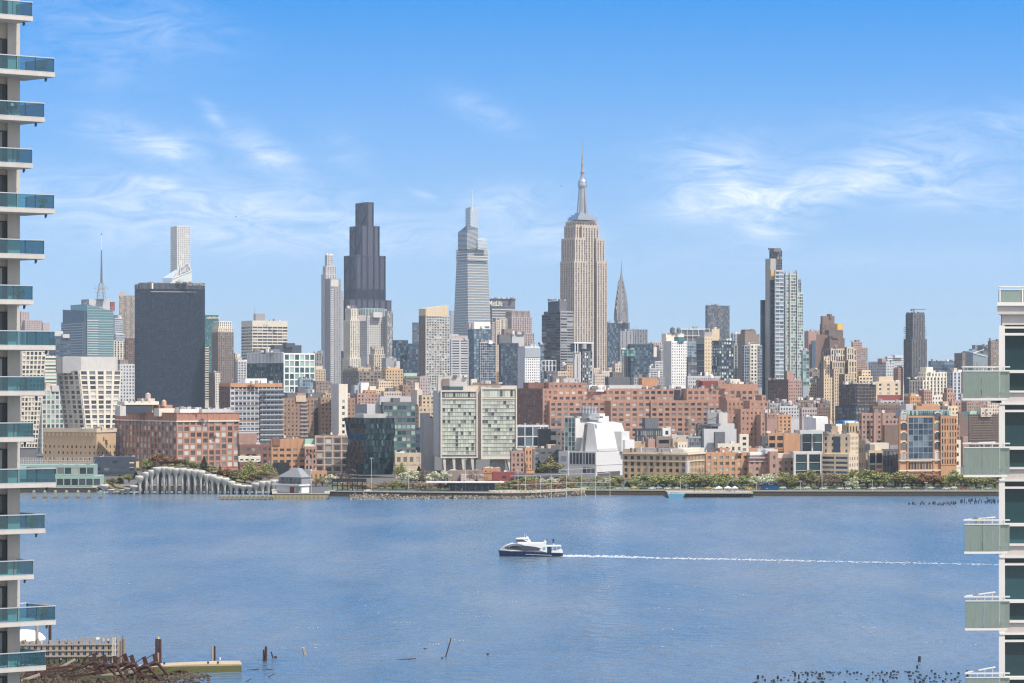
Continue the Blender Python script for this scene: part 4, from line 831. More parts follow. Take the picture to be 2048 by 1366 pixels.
# right of centre, behind the long brick block
gen('stone_building', 'orange stucco house cluster with roof terraces left of the black glass penthouse tower', 2800, 30, 'tan', 'dk', 'P', [(1128, 1134, 1158, 730), (1150, 1154, 1168, 748, 'tanl'), (1112, 1116, 1136, 742, 'beige'), (1100, 1106, 1132, 752, 'browng')], 780, clut=(1096, 1150, 750, 3, 12, 9), tanks=[(1127, 734, 9, 10, 'greyl')])
def cubeframe():
    b = Bld('rooftop_building', 'dark house topped by an open white cube frame left of the orange stucco houses', 'building', 2850, 30, 1094); b.tier(1088, 1094, 1114, 742, 780, 'greyd', 'blue', 'P2'); x0, y0, W, Ln = b.frame(1090, 1092, 1112)
    f = MB(); z0, z1 = b.z(742), b.z(720)
    for i in range(4):
        for yy in (y0, y0 + 9): f.box(x0 + W * i / 3 - .25, x0 + W * i / 3 + .25, yy, yy + .5, z0, z1)
    for zz in (z0 + .1, (z0 + z1) / 2, z1):
        for yy in (y0 - .03, y0 + 9.03): f.box(x0, x0 + W, yy, yy + .45, zz - .5, zz)
    f.build('cube_frame', WMt('whiteb'), b.root); b.done()
cubeframe()
def penthouse():
    b = Bld('apartment_tower', 'black glazed apartment tower with flat white roof plate below the art deco skyscraper', 'building', 2750, 30, 1164)
    b.tier(1160, 1165, 1184, 702, 780, 'greyd', 'mix', (2.6, 3.5, .7, .7)); x0, y0, W, Ln, zt = b.last; z = b.z
    b.tier(1146, 1149, 1163, 706, 780, 'greyl', 'dk', 'N', D=2748, name='grey_wing')
    m = MB(); m.box(x0 - 12, x0 + W + 1, y0 - 2, y0 + 14, z(687), z(684.5)); m.build('roof_plate', WMt('whiteb'), b.root)
    m = MB(); m.box(x0 - 8, x0 + W - 1, y0 + .5, y0 + 12, zt, z(687)); m.build('penthouse_glass', PMt('dk'), b.root)
    for d in (-10.5, -7.2, W - .5): m = MB(); m.box(x0 + d, x0 + d + .8, y0 - 1.6, y0 - .9, z(706), z(687)); m.build('column', WMt('whiteb'), b.root)
    m = MB(); m.lathe([(3.2, z(698)), (3.2, z(688))], 12, x0 + 2, y0 + 1); m.build('cylinder_tank', WMt('steel'), b.root)
    m = MB(); m.box(x0 + W, x0 + W + .8, y0 - 1, y0 - .3, 0, z(706)); m.box(x0 - 4, x0 - 3, y0 - 1, y0 - .3, 0, z(704)); m.build('white_pier', WMt('whiteb'), b.root); b.done()
penthouse()
gen('stone_building', 'grey beige blocks at the base of the tall art deco skyscraper', 3100, 28, 'beige', 'gray', 'P2', [(1182, 1190, 1236, 748), (1184, 1188, 1200, 736), (1214, 1218, 1224, 735), (1198, 1204, 1220, 742, 'greyl')], 780, clut=(1186, 1230, 746, 2, 12, 9))
gen('stone_building', 'small beige building with open columned lantern before the navy slab', 3000, 28, 'beige', 'dk', 'V', [(1228, 1231, 1242, 727), (1220, 1226, 1244, 744, 'browng')], 775, clut=(1228, 1242, 726, 9, 5, 10))
gen('apartment_block', 'low grey brown blocks between the plain grey tower and the bright white dotted tower', 2750, 24, 'grey', 'gray', 'P2', [(1262, 1268, 1330, 755)], 780, clut=(1262, 1330, 754, 4, 14, 9))
gen('apartment_block', 'grey low flats wedged between the white dotted tower and the taupe tower', 2700, 24, 'greyl', 'gray', 'P2', [(1372, 1376, 1440, 752), (1374, 1376, 1394, 714, 'slate', 'G')], 775, clut=(1376, 1438, 750, 7, 10, 7))
gen('stone_tower', 'mottled grey apartment block with gabled dormers right of the red brick mid tower', 2950, 30, 'greyl', 'dk', 'P2', [(1602, 1614, 1630, 757), (1604, 1610, 1636, 766, 'beige')], 815, clut=(1606, 1634, 757, 5, 6, 8))
gen('stone_building', 'dark grey flats behind the mottled grey apartments left of art deco terraces', 3300, 24, 'browng', 'gray', 'P', [(1603, 1606, 1640, 738), (1620, 1624, 1644, 744)], 790, clut=(1606, 1640, 738, 6, 7, 8))
gen('brick_tower', 'plum and pink brick apartment block in front of the green glass condo', 2650, 34, 'brickp', 'dk', (3.1, 3.3, .45, .5), [(1536, 1577, 1603, 759), (1570, 1574, 1586, 742, None, None)], 808, wallL='brown', clut=(1540, 1600, 759, 8, 6))
gen('glass_building', 'pale green glazed low block at the foot of the green glass condo', 2900, 20, 'steel', 'green', 'G', [(1603, 1606, 1618, 700)], 770)
# jumble of small houses on the right
RB = [(1535, 1575, 806, 'grey', 2300), (1556, 1598, 812, 'greyl', 2260), (1592, 1640, 800, 'browng', 2350), (1600, 1634, 815, 'pinkg', 2240), (1530, 1560, 826, 'brickp', 2200), (1632, 1660, 806, 'brown', 2300)]
RL = ['low grey house with white vents behind the right end of the long brick block', 'pale row house crowded among roof tanks below the plum and pink brick block', 'brown low house with white chimneys left of the art deco terraces', 'mauve grey roof level with a water tank above the white wrapped building', 'pink brick cottage front right of the long brick block', 'dark brown low block touching the foot of the art deco terraces']
for (a, c, v, wl, d), lb in zip(RB, RL):
    gen('row_house', lb, d, 22, wl, 'dk', 'P2', [(a, a + 4, c, v)], 835, clut=(a, c, v, 8, 9), tanks=[((a + c) / 2, v + 2, 8, 12, 'browng')] if d != 2260 else [(1580, 813, 9, 12, 'greyl')])
gen('brick_building', 'orange and white striped brick house front left of the white wrapped building', 2150, 20, 'bricko', 'dk', 'P', [(1556, 1557, 1582, 829)], 862, solo=20)
gen('brick_building', 'dark low brick warehouse row right of the scaffolded building', 2400, 18, 'brown', 'dk', 'P2', [(1740, 1746, 1810, 812), (1752, 1756, 1800, 806, 'browng')], 830, clut=(1742, 1806, 808, 3, 18, 9))
gen('brick_building', 'russet gabled brick house left of the tall twin peaked brick tower', 2350, 26, 'bricko', 'dk', 'P2', [(1808, 1820, 1842, 792)], 830, clut=(1812, 1840, 791, 5, 5), boxes=[(1822, 1832, 787, 794, 'tan')])
gen('brick_building', 'cream and brick block with many small windows below the cream stepped building', 2450, 28, 'brickp', 'dk', 'P2', [(1838, 1848, 1864, 780)], 815, clut=(1842, 1862, 780, 6, 3))
gen('brick_tower', 'twin peaked brick campanile tower beside the white banded house', 2400, 30, 'brickp', 'dk', 'P', [(1886, 1894, 1910, 786), (1888, 1894, 1906, 776), (1880, 1886, 1915, 803, 'tan')], 835, clut=(1890, 1908, 777, 2, 3))
gen('stone_building', 'white banded low house between the brick block and the twin peaked tower', 2500, 28, 'cream', 'dk', 'P', [(1860, 1864, 1892, 790)], 810)
gen('brick_building', 'orange brick penthouse block directly above the arched orange warehouse', 2180, 20, 'bricko', 'dk', 'N', [(1826, 1832, 1880, 812), (1838, 1844, 1876, 808, 'bricko')], 826, clut=(1828, 1878, 809, 6, 7), boxes=[(1812, 1826, 808, 822, 'greyl')])
gen('stone_building', 'tan tower house with paired windows right of the arched orange warehouse', 2200, 28, 'tanl', 'dk', 'P', [(1886, 1896, 1916, 812), (1898, 1904, 1922, 802, 'brickp')], 925, solo=40, clut=(1890, 1914, 811, 3, 5))
gen('brick_building', 'mixed brown brick houses seen under the upper right balcony', 2500, 26, 'brickp', 'dk', 'P2', [(1918, 1934, 1960, 803), (1954, 1962, 1998, 796, 'beige'), (1934, 1942, 1975, 800, 'brickb')], 830, clut=(1920, 1996, 800, 4, 14, 9))
gen('brick_building', 'dark maroon blank walled building left of the netted scaffolding block', 2150, 26, 'brown', 'dk', 'N', [(1916, 1918, 1937, 826), (1918, 1926, 1940, 873, 'brickp')], 930)
def netted():
    b = Bld('netted_building', 'grey building wrapped in brown scaffold netting between the two upper right balconies', 'building', 2100, 28, 1962)
    b.tier(1936, 1938, 1998, 829, 915, 'browng', 'gray', 'N'); x0, y0, W, Ln, zt = b.last; f = MB()
    for i in range(22): z = zt - i * 2.1; f.box(x0 - .6, x0 + W, y0 - .9, y0 - .3, z, z + .2)
    for i in range(20): f.box(x0 + W * i / 19 - .08, x0 + W * i / 19 + .08, y0 - 1.0, y0 - .92, 0, zt)
    f.build('scaffolding', WMt('brown'), b.root); b.ubox(1962, 1984, 816, 830, 'beige', st='P'); b.ubox(1940, 1962, 822, 830, 'copper'); b.clutter(1940, 1995, 829, 3, 8); b.done()
netted()

# ------------------------------------------------------------------ the long brick market block
def market():
    b = Bld('brick_warehouse', 'very long orange brick industrial block with stepped roofline spanning centre right', 'building', 2330, 20, 1090, 100)
    fa = (6.2, 4.55, .62, .5)
    b.tier(1034, 1086, 1104, 777, 885, 'brick', 'std', (4.2, 4.55, .4, .5), wallL='brickd', stL=(5, 4.55, .4, .5), D=2330, deep=50)  # left face in darker brick, its shade put into the wall colour
    T = [(1104, 1360, 777, 2345, fa, 'brick'), (1360, 1374, 780, 2352, None, 'greyd'), (1374, 1518, 777, 2345, fa, 'brick'), (1057, 1098, 765, 2375, None, 'brickd'), (1098, 1173, 765, 2372, (5, 4.5, .4, .45), 'brick')]
    for a, c, v, d, st, w_ in T: b.tier(a, a, c, v, 802 if c > 1173 or v > 770 else 777, w_, 'std', st, D=d, name='upper_wall', ds=.3, dp=.45, deep=14)
    for a, c, v, d, st in [(1100, 1222, 801, 2326, fa), (1222, 1302, 801.5, 2316, fa), (1302, 1455, 801, 2328, fa), (1455, 1528, 801, 2318, (4.3, 4.5, .38, .45)), (1452, 1480, 795, 2322, None)]:
        b.tier(a, a, c, v, 885, 'brick', 'std', st, D=d, name='front_wall', ds=.3, dp=.45, deep=16)
    # rooftop sheds
    b.ubox(1217, 1260, 754, 778, 'greyd', off=60, name='roof_shed', D=2345); b.ubox(1218, 1284, 770, 780, 'greyl', off=20, name='roof_shed', D=2345); b.ubox(1112, 1158, 762, 768, 'greyl', off=20, D=2372)
    b.ubox(1284, 1316, 756, 774, 'bricko', off=50, D=2345); b.ubox(1405, 1436, 762, 778, 'redp', off=40, D=2345); b.ubox(1400, 1460, 760, 778, 'brickp', off=50, D=2345); b.ubox(1436, 1514, 767, 780, 'brick', off=12, D=2345, st='P2'); b.ubox(1461, 1480, 758, 768, 'cream', off=30, D=2345)
    b.ubox(1178, 1208, 770, 780, 'whiteb', off=10, D=2345); b.clutter(1175, 1218, 778, 3, 9, D=2345, hmax=9); b.clutter(1284, 1356, 777, 13, 16, D=2345, hmax=9); b.clutter(1378, 1440, 777, 5, 12, D=2345, hmax=8); b.clutter(1440, 1512, 767, 6, 12, D=2345, hmax=7); b.clutter(1060, 1170, 765, 7, 16, D=2372, hmax=10); b.ubox(1112, 1160, 757, 766, 'greyl', off=34, D=2372)
    b.tank(1422, 760, 10, 12, 'whiteb', 2345); b.done()
    b = Bld('brick_warehouse', 'orange brick wing with tight square windows stepping down at the right of the long block', 'building', 2250, 20, 1475, 100)
    sm = (4.0, 4.6, .42, .42)
    for a, c, v, d in [(1455, 1482, 828, 2250), (1482, 1524, 818, 2245), (1522, 1546, 829, 2240), (1500, 1536, 801, 2262), (1524, 1531, 790, 2275)]: b.tier(a, a, c, v, 885, 'brick', 'dk', sm, D=d, name='front_wall', ds=.3, dp=.45, deep=14)
    b.done()
market()

# ------------------------------------------------------------------ left middle ground
def white_grid(name, label, D, phi, top, bot, vT, vB, cols, colsL, rows, boxes=()):
    """leaning white concrete grid: both faces are sheared panels of ribs with deep windows"""
    b = Bld(name, label, 'building', D, phi, top[1], 100)
    z0, z1 = b.z(vB), b.z(vT)
    def crn(t): x0, y0, W, Ln = b.frame(*t); return [(x0, y0 + Ln), (x0, y0), (x0 + W, y0)], (x0 + W, y0 + Ln)
    (tA, tB, tC), tD = crn(top); (bA, bB, bC), bD = crn(bot)
    P = lambda t, q, s: Vector((q[0], q[1], s))
    m = MB(); m.prism([bB, bC, bD, bA], z0, [z1] * 4, top=[tB, tC, tD, tA]); m.prism([bB, bC, bD, bA], 0, [z0 - .1] * 4); m.build('core_wall', WMt('greyd'), b.root)
    def face(t0, t1, b0, b1, n, nrm, nm):
        def pt(u, v, o=0.):
            lo = Vector((b0[0], b0[1], z0)).lerp(Vector((b1[0], b1[1], z0)), u); hi = Vector((t0[0], t0[1], z1)).lerp(Vector((t1[0], t1[1], z1)), u); return lo.lerp(hi, v) + nrm * o
        f = MB()
        def bar(u0, u1, v0, v1, d): q = [pt(u0, v0), pt(u1, v0), pt(u1, v1), pt(u0, v1)]; r = [pt(u0, v0, d), pt(u1, v0, d), pt(u1, v1, d), pt(u0, v1, d)]; f.hexa(q + r)
        wv, wu = .30 / rows, .30 / n
        for j in range(rows + 1): c = j / rows; bar(0, 1, max(0, c - wv / 2), min(1, c + wv / 2), .7)
        for i in range(n + 1): c = i / n; bar(max(0, c - wu / 2), min(1, c + wu / 2), 0, 1, .85)
        f.build('frame_grid', WMt('cream'), b.root)
        for j in range(rows):
            for i in range(n):
                q = [pt((i + .13) / n, (j + .13) / rows, .12), pt((i + .87) / n, (j + .13) / rows, .12), pt((i + .87) / n, (j + .87) / rows, .12), pt((i + .13) / n, (j + .87) / rows, .12)]
                if b.nw < 100: w_ = MB(); w_.face(q); w_.build('window', PMt('std'), b.root); b.nw += 1
                else:
                    if b.extra is None: b.extra = MB(); b.extra_p = 'std'
                    b.extra.face(q)
    face(tB, tC, bB, bC, cols, Vector((0, -1, 0)), 'R'); face(tA, tB, bA, bB, colsL, Vector((-1, 0, 0)), 'L')
    for x in boxes: b.ubox(*x[:5], **x[5])
    return b.done()
white_grid('leaning_tower', 'leaning white gridded tower seen through the left balconies', 2350, 24, (20, 44, 92, 0)[:3], (40, 41, 74, 0)[:3], 702, 896, 6, 2, 21)
white_grid('leaning_tower', 'tapering white gridded tower with plain grey box on top left of the brick warehouse', 2330, 30, (116, 158, 243), (130, 171, 234), 741, 858, 5, 4, 12, [(128, 232, 713, 743, 'concl', dict(off=14, deep=22)), (125, 162, 714, 743, 'grey', dict(off=10, deep=3))])
gen('apartment_block', 'pale green banded block between the two leaning gridded towers', 2700, 30, 'cream', 'green', (14, 3.6, .97, .5), [(84, 90, 113, 712)], 790, clut=(90, 110, 712, 5, 4))
gen('office_block', 'grey stone block with tall bays between the gridded towers', 2500, 26, 'concl', 'green', (4.4, 4.6, .66, .72), [(76, 84, 136, 778)], 905, boxes=[(92, 101, 766, 780, 'beige'), (104, 118, 771, 780, 'greyl')])
gen('office_block', 'pale blue office with dotted windows right of the tapering gridded tower', 3000, 25, 'greyl', 'dk', (3.6, 4.0, .5, .55), [(236, 240, 269, 728)], 830, boxes=[(240, 256, 719, 730, 'browng')])
def tanware():
    b = Bld('warehouse', 'plain tan warehouse with two rows of tiny windows left of the brick warehouse', 'building', 2060, 60, 193, 70)
    b.tier(87, 193, 232, 859, 912, 'tan', 'dk', None, D=2060); x0, y0, W, Ln, zt = b.last
    f = MB()
    b.facade(f, 'L', x0, y0, Ln, 5, 20, (4.6, 4.6, .36, .42), 'dk', .12, .1, top=.3); b.facade(f, 'R', x0, y0, W, 5, 20, (4.6, 4.6, .3, .4), 'dk', .12, .1, top=.3); f.build('window_wall', WMt('tan'), b.root)
    f = MB(); f.box(x0 - .6, x0 + W + .3, y0 - .6, y0, b.z(865), b.z(857)); f.box(x0 - .6, x0, y0, y0 + Ln, b.z(865), b.z(857.1)); f.build('parapet', WMt('limew'), b.root)
    for k in range(13): m = MB(); yy = y0 + Ln * (k + .5) / 13; m.box(x0 - .75, x0 - .02, yy - .5, yy + .5, 26, b.z(866)); m.build('pilaster', WMt('tan'), b.root)
    b.clutter(165, 228, 858, 4, 10); b.done()
tanware()
def bigbrick():
    D = 2000; b = Bld('brick_warehouse', 'large red brick warehouse with pale belt course and rooftop glass house at left', 'building', D, 33, 354, 100)
    b.tier(231, 354, 478, 827, 936, 'brickr', 'lite', (5.6, 4.9, .72, .70), stL=(6.8, 4.9, .68, .70), dp=.5, top=5.0); x0, y0, W, Ln, zt = b.last; z = b.z
    f = MB(); f.box(x0 - 1.1, x0 + W, y0 - 1.1, y0 - .5, z(844), z(841.5)); f.box(x0 - 1.1, x0 - .5, y0 - .5, y0 + Ln, z(844), z(841.6)); f.build('belt_course', WMt('cream'), b.root)
    f = MB(); f.box(x0 - .7, x0 + W, y0 - .7, y0 - .1, zt + .02, zt + .6); f.box(x0 - .7, x0 - .1, y0 - .1, y0 + Ln, zt + .02, zt + .55); f.build('coping', WMt('browng'), b.root)
    b.ubox(252, 306, 806, 824, 'greyl', name='glass_house', off=40, st=None); b.ubox(254, 304, 809, 823, 'slate', name='glass_house_window', off=38, deep=1.5); b.ubox(249, 318, 803, 806, 'cream', name='glass_house_roof', off=36, deep=14); b.ubox(284, 310, 797, 804, 'beige', off=60)
    b.tank(296, 797, 11, 12, 'pinkg', None, 60, False); b.tank(328, 812, 10, 13, 'tan', None, 50, False); b.ubox(318, 345, 810, 824, 'brickp', off=50); b.ubox(318, 360, 817, 829, 'cream', off=20); b.ubox(360, 404, 815, 829, 'whiteb', off=20); b.ubox(404, 462, 818, 829, 'greyl', off=25)
    b.ubox(240, 252, 812, 828, 'concl', off=20)
    b.clutter(355, 465, 817, 8, 18, hmax=6); b.clutter(245, 320, 804, 2, 6); b.done()
bigbrick()
def balconycondo():
    b = Bld('apartment_block', 'blue grey apartment block with rows of glass balconies and an orange roof edge', 'building', 2120, 30, 461, 100)
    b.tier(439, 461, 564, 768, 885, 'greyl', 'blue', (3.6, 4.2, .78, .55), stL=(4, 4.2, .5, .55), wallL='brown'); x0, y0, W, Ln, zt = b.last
    m = MB(); m.box(x0 - .6, x0 + W, y0 - .9, y0 - .2, b.z(774), b.z(766)); m.box(x0 - .6, x0, y0 - .2, y0 + Ln, b.z(773), b.z(766.2)); m.build('roof_band', WMt('bricko'), b.root)
    for i in range(11):
        z = zt - 5.4 - 4.2 * i; m = MB(); m.box(x0 + W * .55, x0 + W + 1, y0 - 2.6, y0 - .4, z, z + .35); m.box(x0 + W * .55, x0 + W + 1, y0 - 2.7, y0 - 2.6, z + .35, z + 1.4); m.build('balcony', WMt('steel'), b.root)
        m = MB(); m.box(x0 + 4, x0 + W * .53, y0 - .75, y0 - .38, z - .1, z + .7); m.build('floor_band', WMt('greyl' if i % 3 else 'brickp'), b.root)
    b.ubox(491, 534, 757, 768, 'whiteb', off=15); b.mast(512, 757, 748, .15); b.clutter(495, 560, 766, 3, 7); b.done()
balconycondo()
def twinbrick():
    b = Bld('apartment_block', 'left of two brown brick apartment slabs with a recessed column of balconies', 'building', 2160, 12, 568, 100)
    b.tier(563, 566, 628, 796, 872, 'brickb', 'dk', (3.5, 3.35, .38, .45)); x0, y0, W, Ln, zt = b.last
    for i in range(15): m = MB(); z = zt - 3 - 3.35 * i; m.box(x0 + W * .56, x0 + W * .80, y0 - 1.2, y0 - .36, z, z + 1.0); m.build('balcony', WMt('grey'), b.root)
    b.ubox(592, 612, 791, 800, 'limew', off=1); b.ubox(594, 612, 786, 793, 'brickb', off=5); b.tier(626, 627, 642, 800, 872, 'greyd', 'gray', (3.2, 3.35, .5, .5), D=2175, name='dark_link'); b.done()
    b = Bld('apartment_block', 'right of two brown brick apartment slabs, against the white windowless stair slab', 'building', 2160, 20, 642, 100)
    b.tier(637, 642, 679, 795, 877, 'brickb', 'dk', (3.5, 3.35, .38, .45)); b.tier(694, 694, 710, 796, 840, 'brickb', 'dk', (3.5, 3.35, .38, .45), D=2170, name='right_wall'); b.clutter(640, 676, 795, 1, 7); b.done()
    b = Bld('stair_tower', 'white slab with one column of windows and grey flank right of the brown brick slabs', 'building', 2140, 30, 678, 20)
    b.tier(663, 678, 695, 768, 870, 'cream', 'dk', (8, 5.3, .3, .5), stL=(99, 99, .001, .001), wallL='greyl', top=12); b.done()
twinbrick()
gen('concrete_building', 'plain grey two part box building behind the black angular building', 2060, 26, 'greyl', 'dk', None, [(710, 734, 765, 808)], 830, wallL='grey', clut=(712, 764, 808, 2, 6))
def greenoffice():
    b = Bld('office_block', 'dark green steel and glass office rising behind the black angular building', 'building', 2040, 16, 767, 100)
    b.tier(763, 767, 831, 804, 910, 'greyd', 'green', (3.6, 5.3, .86, .62), top=2); b.ubox(760, 822, 793, 806, 'greyl', off=20, name='roof_screen'); b.ubox(786, 800, 796, 804, 'greyd', off=12); b.tier(829, 831, 845, 855, 905, 'slate', 'blue', (6, 5.3, .9, .7), D=2050, name='side_wing'); b.done()
greenoffice()
# ------------------------------------------------------------------ waterfront buildings
PC['std_hotel'] = ((.05, .06, .06), (.44, .48, .40), .84); PC['darkg'] = ((.012, .025, .032), (.035, .07, .08), .3); PC['loft'] = ((.05, .06, .06), (.36, .38, .34), .35)
def hotel():
    D = 1915; b = Bld('raised_hotel', 'wide pale green glass hotel of two slabs raised on tall slanted concrete legs', 'hotel', D, 6, 881, 100)
    rw = (2.05, 2.92, .96, .93)
    b.tier(866, 881, 955, 781, None, 'concl', 'std_hotel', None, floor=916, name='left_slab', deep=14)
    x0, y0, W, Ln, zt = b.last; z = b.z; sx = W / 74.
    f = MB(); b.facade(f, 'R', x0 + 4 * sx, y0 - .1, W - 6 * sx, z(909), z(796), rw, 'std_hotel', .28, .4, top=1.5); f.build('curtain_wall', [WMt('concl'), PMt('std_hotel')], b.root)
    def frame(xa, xb, va, vb, w_=.9):
        f = MB(); f.box(xa, xa + w_, y0 - 1.1, y0 - .02, z(vb), z(va)); f.box(xb - w_, xb, y0 - 1.1, y0 - .02, z(vb), z(va)); f.box(xa + w_, xb - w_, y0 - .88, y0 - .42, z(va) - 1.1, z(va)); f.box(xa + w_, xb - w_, y0 - .88, y0 - .42, z(vb), z(vb) + .9); f.box(xa + w_, xb - w_, y0 - .85, y0 - .42, z(798), z(796)); f.build('slab_frame', WMt('cream'), b.root)
    frame(x0, x0 + W, 780.5, 916)
    f = MB(); b.facade(f, 'R', x0 + 4 * sx, y0 - .1, W - 6 * sx, z(795), z(783.5), (1.6, 3.6, .8, .8), 'dk', .3, .2, top=.1, solo=False); f.box(x0 + 1, x0 + W - 1, y0 - .3, y0 - .01, z(915), z(910)); f.build('dark_band', [WMt('greyd'), PMt('dk')], b.root)
    g = MB(); b.facade(g, 'L', x0 - .1, y0, min(Ln, 14), z(915), z(781), (2.6, 2.92, .86, .86), 'gray', .2, .3, top=.6, solo=False); g.build('glazed_end', [WMt('greyl'), PMt('green')], b.root)
    X = x0 + W + 1.5 * sx; W2 = 72 * sx
    m = MB(); m.box(x0 + W, X + 1.5 * sx + 2, y0 + 1.5, y0 + 14, z(920), z(779)); m.build('link_core', WMt('pinkg'), b.root)
    X = x0 + W + 7 * sx
    m = MB(); m.box(X, X + W2, y0, y0 + 14, z(918), z(776)); m.build('right_slab', WMt('concl'), b.root)
    f = MB(); b.facade(f, 'R', X + 2 * sx, y0 - .1, W2 - 5 * sx, z(909), z(797), (2.35, 2.92, .96, .93), 'std_hotel', .28, .4, top=1.5, solo=False); b.facade(f, 'R', X + 2 * sx, y0 - .1, W2 - 5 * sx, z(794), z(779), (2.0, 4, .95, .9), 'green', .2, .15, top=.3, solo=False); f.box(X + 1, X + W2 - 1, y0 - .3, y0 - .01, z(917), z(910)); f.build('right_curtain_wall', [WMt('concl'), PMt('std_hotel')], b.root)
    frame(X, X + W2, 775.5, 918.5)
    for i, u in enumerate((888, 907, 925.5, 944)):
        xx = x0 + (u - 881) * sx; m = MB(); m.hexa([(xx + .5, y0 + 1, 0), (xx + 1.6, y0 + 1, 0), (xx + 1.6, y0 + 4, 0), (xx + .5, y0 + 4, 0), (xx - 1.0, y0 - .4, z(916)), (xx + 1.3, y0 - .4, z(916)), (xx + 1.3, y0 + 5, z(916)), (xx - 1, y0 + 5, z(916))]); m.build('leg', WMt('cream'), b.root)
    xx = x0 + 138 * sx; m = MB(); m.hexa([(xx + 1, y0 + 1, 0), (xx + 4, y0 + 1, 0), (xx + 4, y0 + 9, 0), (xx + 1, y0 + 9, 0), (xx - 2, y0 + .2, z(919)), (xx + 2.6, y0 + .2, z(919)), (xx + 2.6, y0 + 12, z(919)), (xx - 2, y0 + 12, z(919))]); m.build('leg', WMt('cream'), b.root)
    m = MB(); m.box(x0 + 2, x0 + W, y0 + 12, y0 + 14, 0, z(917)); m.box(X + 8, X + W2 - 8, y0 + 10, y0 + 14, 0, z(919)); m.build('lobby_wall', WMt('greyl'), b.root)
    b.ubox(876, 934, 753, 783, 'concl', off=4, deep=10); b.ubox(885, 899, 757, 768, 'browng', off=3.2, deep=1); b.ubox(885, 899, 769, 782, 'slate', off=3.3, deep=1); b.ubox(899, 926, 773, 782, 'bluegl', off=3.1, deep=1); b.ubox(934, 1034, 771, 781, 'beige', off=8); b.ubox(946, 1002, 765, 774, 'browng', off=12); b.ubox(943, 954, 758, 766, 'cream', off=13); b.clutter(880, 930, 753, 4, 8, hmax=5); b.clutter(960, 1000, 766, 5, 9); 
    f = MB()
    for i in range(30): xx = X + W2 * i / 29; f.box(xx, xx + .12, y0 + 2, y0 + 2.1, z(776), z(771))
    f.box(X, X + W2, y0 + 2, y0 + 2.12, z(771) - .1, z(771)); f.build('railing', WMt('greyl'), b.root); b.done()
hotel()
def whitney():
    D = 1880; b = Bld('museum', 'angular bright white museum with sloping walls and a tall glazed gallery strip', 'museum', D, 54, 1192)
    z = b.z; wm = mat_wall('white_panel', (.60, .60, .59), .04, .5, .1); gm = mat_wall('white_panel_unlit', (.50, .52, .55), .05, .6, .1)  # greyer copy puts the unlit side of the left wing into its colour
    def rect(f): x0, y0, W, Ln = f; return [(x0, y0), (x0 + W, y0), (x0 + W, y0 + Ln), (x0, y0 + Ln)]
    m = MB(); m.prism(rect(b.frame(1119, 1192, 1245)), 0, [z(904)] * 4); m.build('base_wall', wm, b.root)
    x0, y0, W, Ln = b.frame(1119, 1192, 1245); lx = Ln / 73.
    f = MB(); b.facade(f, 'L', x0 - .2, y0 + .5, Ln * .70, z(929.5), z(905), (2.9, 8.2, .86, .94), 'x', .3, .2, top=.3); f.build('gallery_window', [WMt('greyl'), PMt('blue')], b.root)
    f = MB(); b.facade(f, 'L', x0 - .2, y0 + .6, Ln * .34, z(947), z(934), (3.3, 4, .9, .9), 'x', .3, .2, top=.3); f.build('window', [WMt('greyl'), PMt('blue')], b.root)
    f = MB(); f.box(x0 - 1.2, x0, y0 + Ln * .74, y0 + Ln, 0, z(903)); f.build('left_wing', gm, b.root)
    for va, vb in ((913, 924), (930, 933.5), (942, 945), (950, 960)): f = MB(); f.box(x0 - 1.3, x0 - 1.22, y0 + Ln * .78, y0 + Ln * .94, z(vb), z(va)); f.build('louvre', WMt('grey'), b.root)
    m = MB(); m.prism(rect(b.frame(1128, 1151, 1218, D + 18)), z(905), [z(834)] * 4); m.build('rear_wall', wm, b.root)
    q = b.frame(1142, 1151, 1160, D + 17.6); f = MB(); b.facade(f, 'L', q[0] - .3, q[1], 9.5, z(903), z(836), (3, 3.7, .8, .9), 'x', .25, .2, top=.3); f.build('stair_window', [WMt('greyl'), PMt('green')], b.root)
    for va, vb in ((842, 848), (858, 864), (872, 882), (892, 901)): q = b.frame(1129, 1151, 1160, D + 17.4); f = MB(); f.box(q[0] - .6, q[0] - .3, q[1] + 13, q[1] + 22, z(vb), z(va)); f.build('louvre', WMt('grey'), b.root)
    B0, T0 = rect(b.frame(1160, 1195, 1259, D + 4)), rect(b.frame(1170, 1188, 1244, D + 9))
    m = MB(); m.prism(B0, z(903.5), [z(848)] * 4, top=T0); m.prism(T0, z(848) + .02, [z(848) + .02, z(848) + .02, z(845), z(845)]); m.build('sloping_wall', wm, b.root)
    f = MB(); f.hexa([(B0[3][0] - 1, B0[3][1] - 3, z(903)), (B0[3][0] - .4, B0[3][1] - 4.5, z(903)), (B0[3][0], B0[3][1] - 4.5, z(903)), (B0[3][0], B0[3][1] - 3, z(903)), (T0[3][0] - 2.2, T0[3][1] - 1, z(849)), (T0[3][0] - 1.6, T0[3][1] - 2.5, z(849)), (T0[3][0], T0[3][1] - 2.5, z(849)), (T0[3][0], T0[3][1] - 1, z(849))]); f.build('slit_window', PMt('dk'), b.root)
    for ua, ub, va in ((1243, 1259, 864), (1250, 1269, 881)): q = b.frame(ua, ua, ub, D + 24, 10); m = MB(); m.box(q[0], q[0] + q[2], q[1], q[1] + 10, z(905), z(va)); m.build('terrace_wall', wm, b.root)
    f = MB()
    for i in range(16): t = i / 16; xx = T0[0][0] + (T0[1][0] - T0[0][0]) * t; f.box(xx, xx + .12, T0[0][1] - .06, T0[0][1] + .1, z(848), z(846))
    f.box(x0, x0 + W, y0 - .25, y0 - .02, z(930) - .25, z(930)); f.box(x0 + .1, x0 + .3, y0 - .25, y0 - .02, 3, z(930)); f.box(x0 + 4, x0 + W, y0 + 1, y0 + 1.1, z(903), z(898)); f.build('railing', WMt('greyl'), b.root)
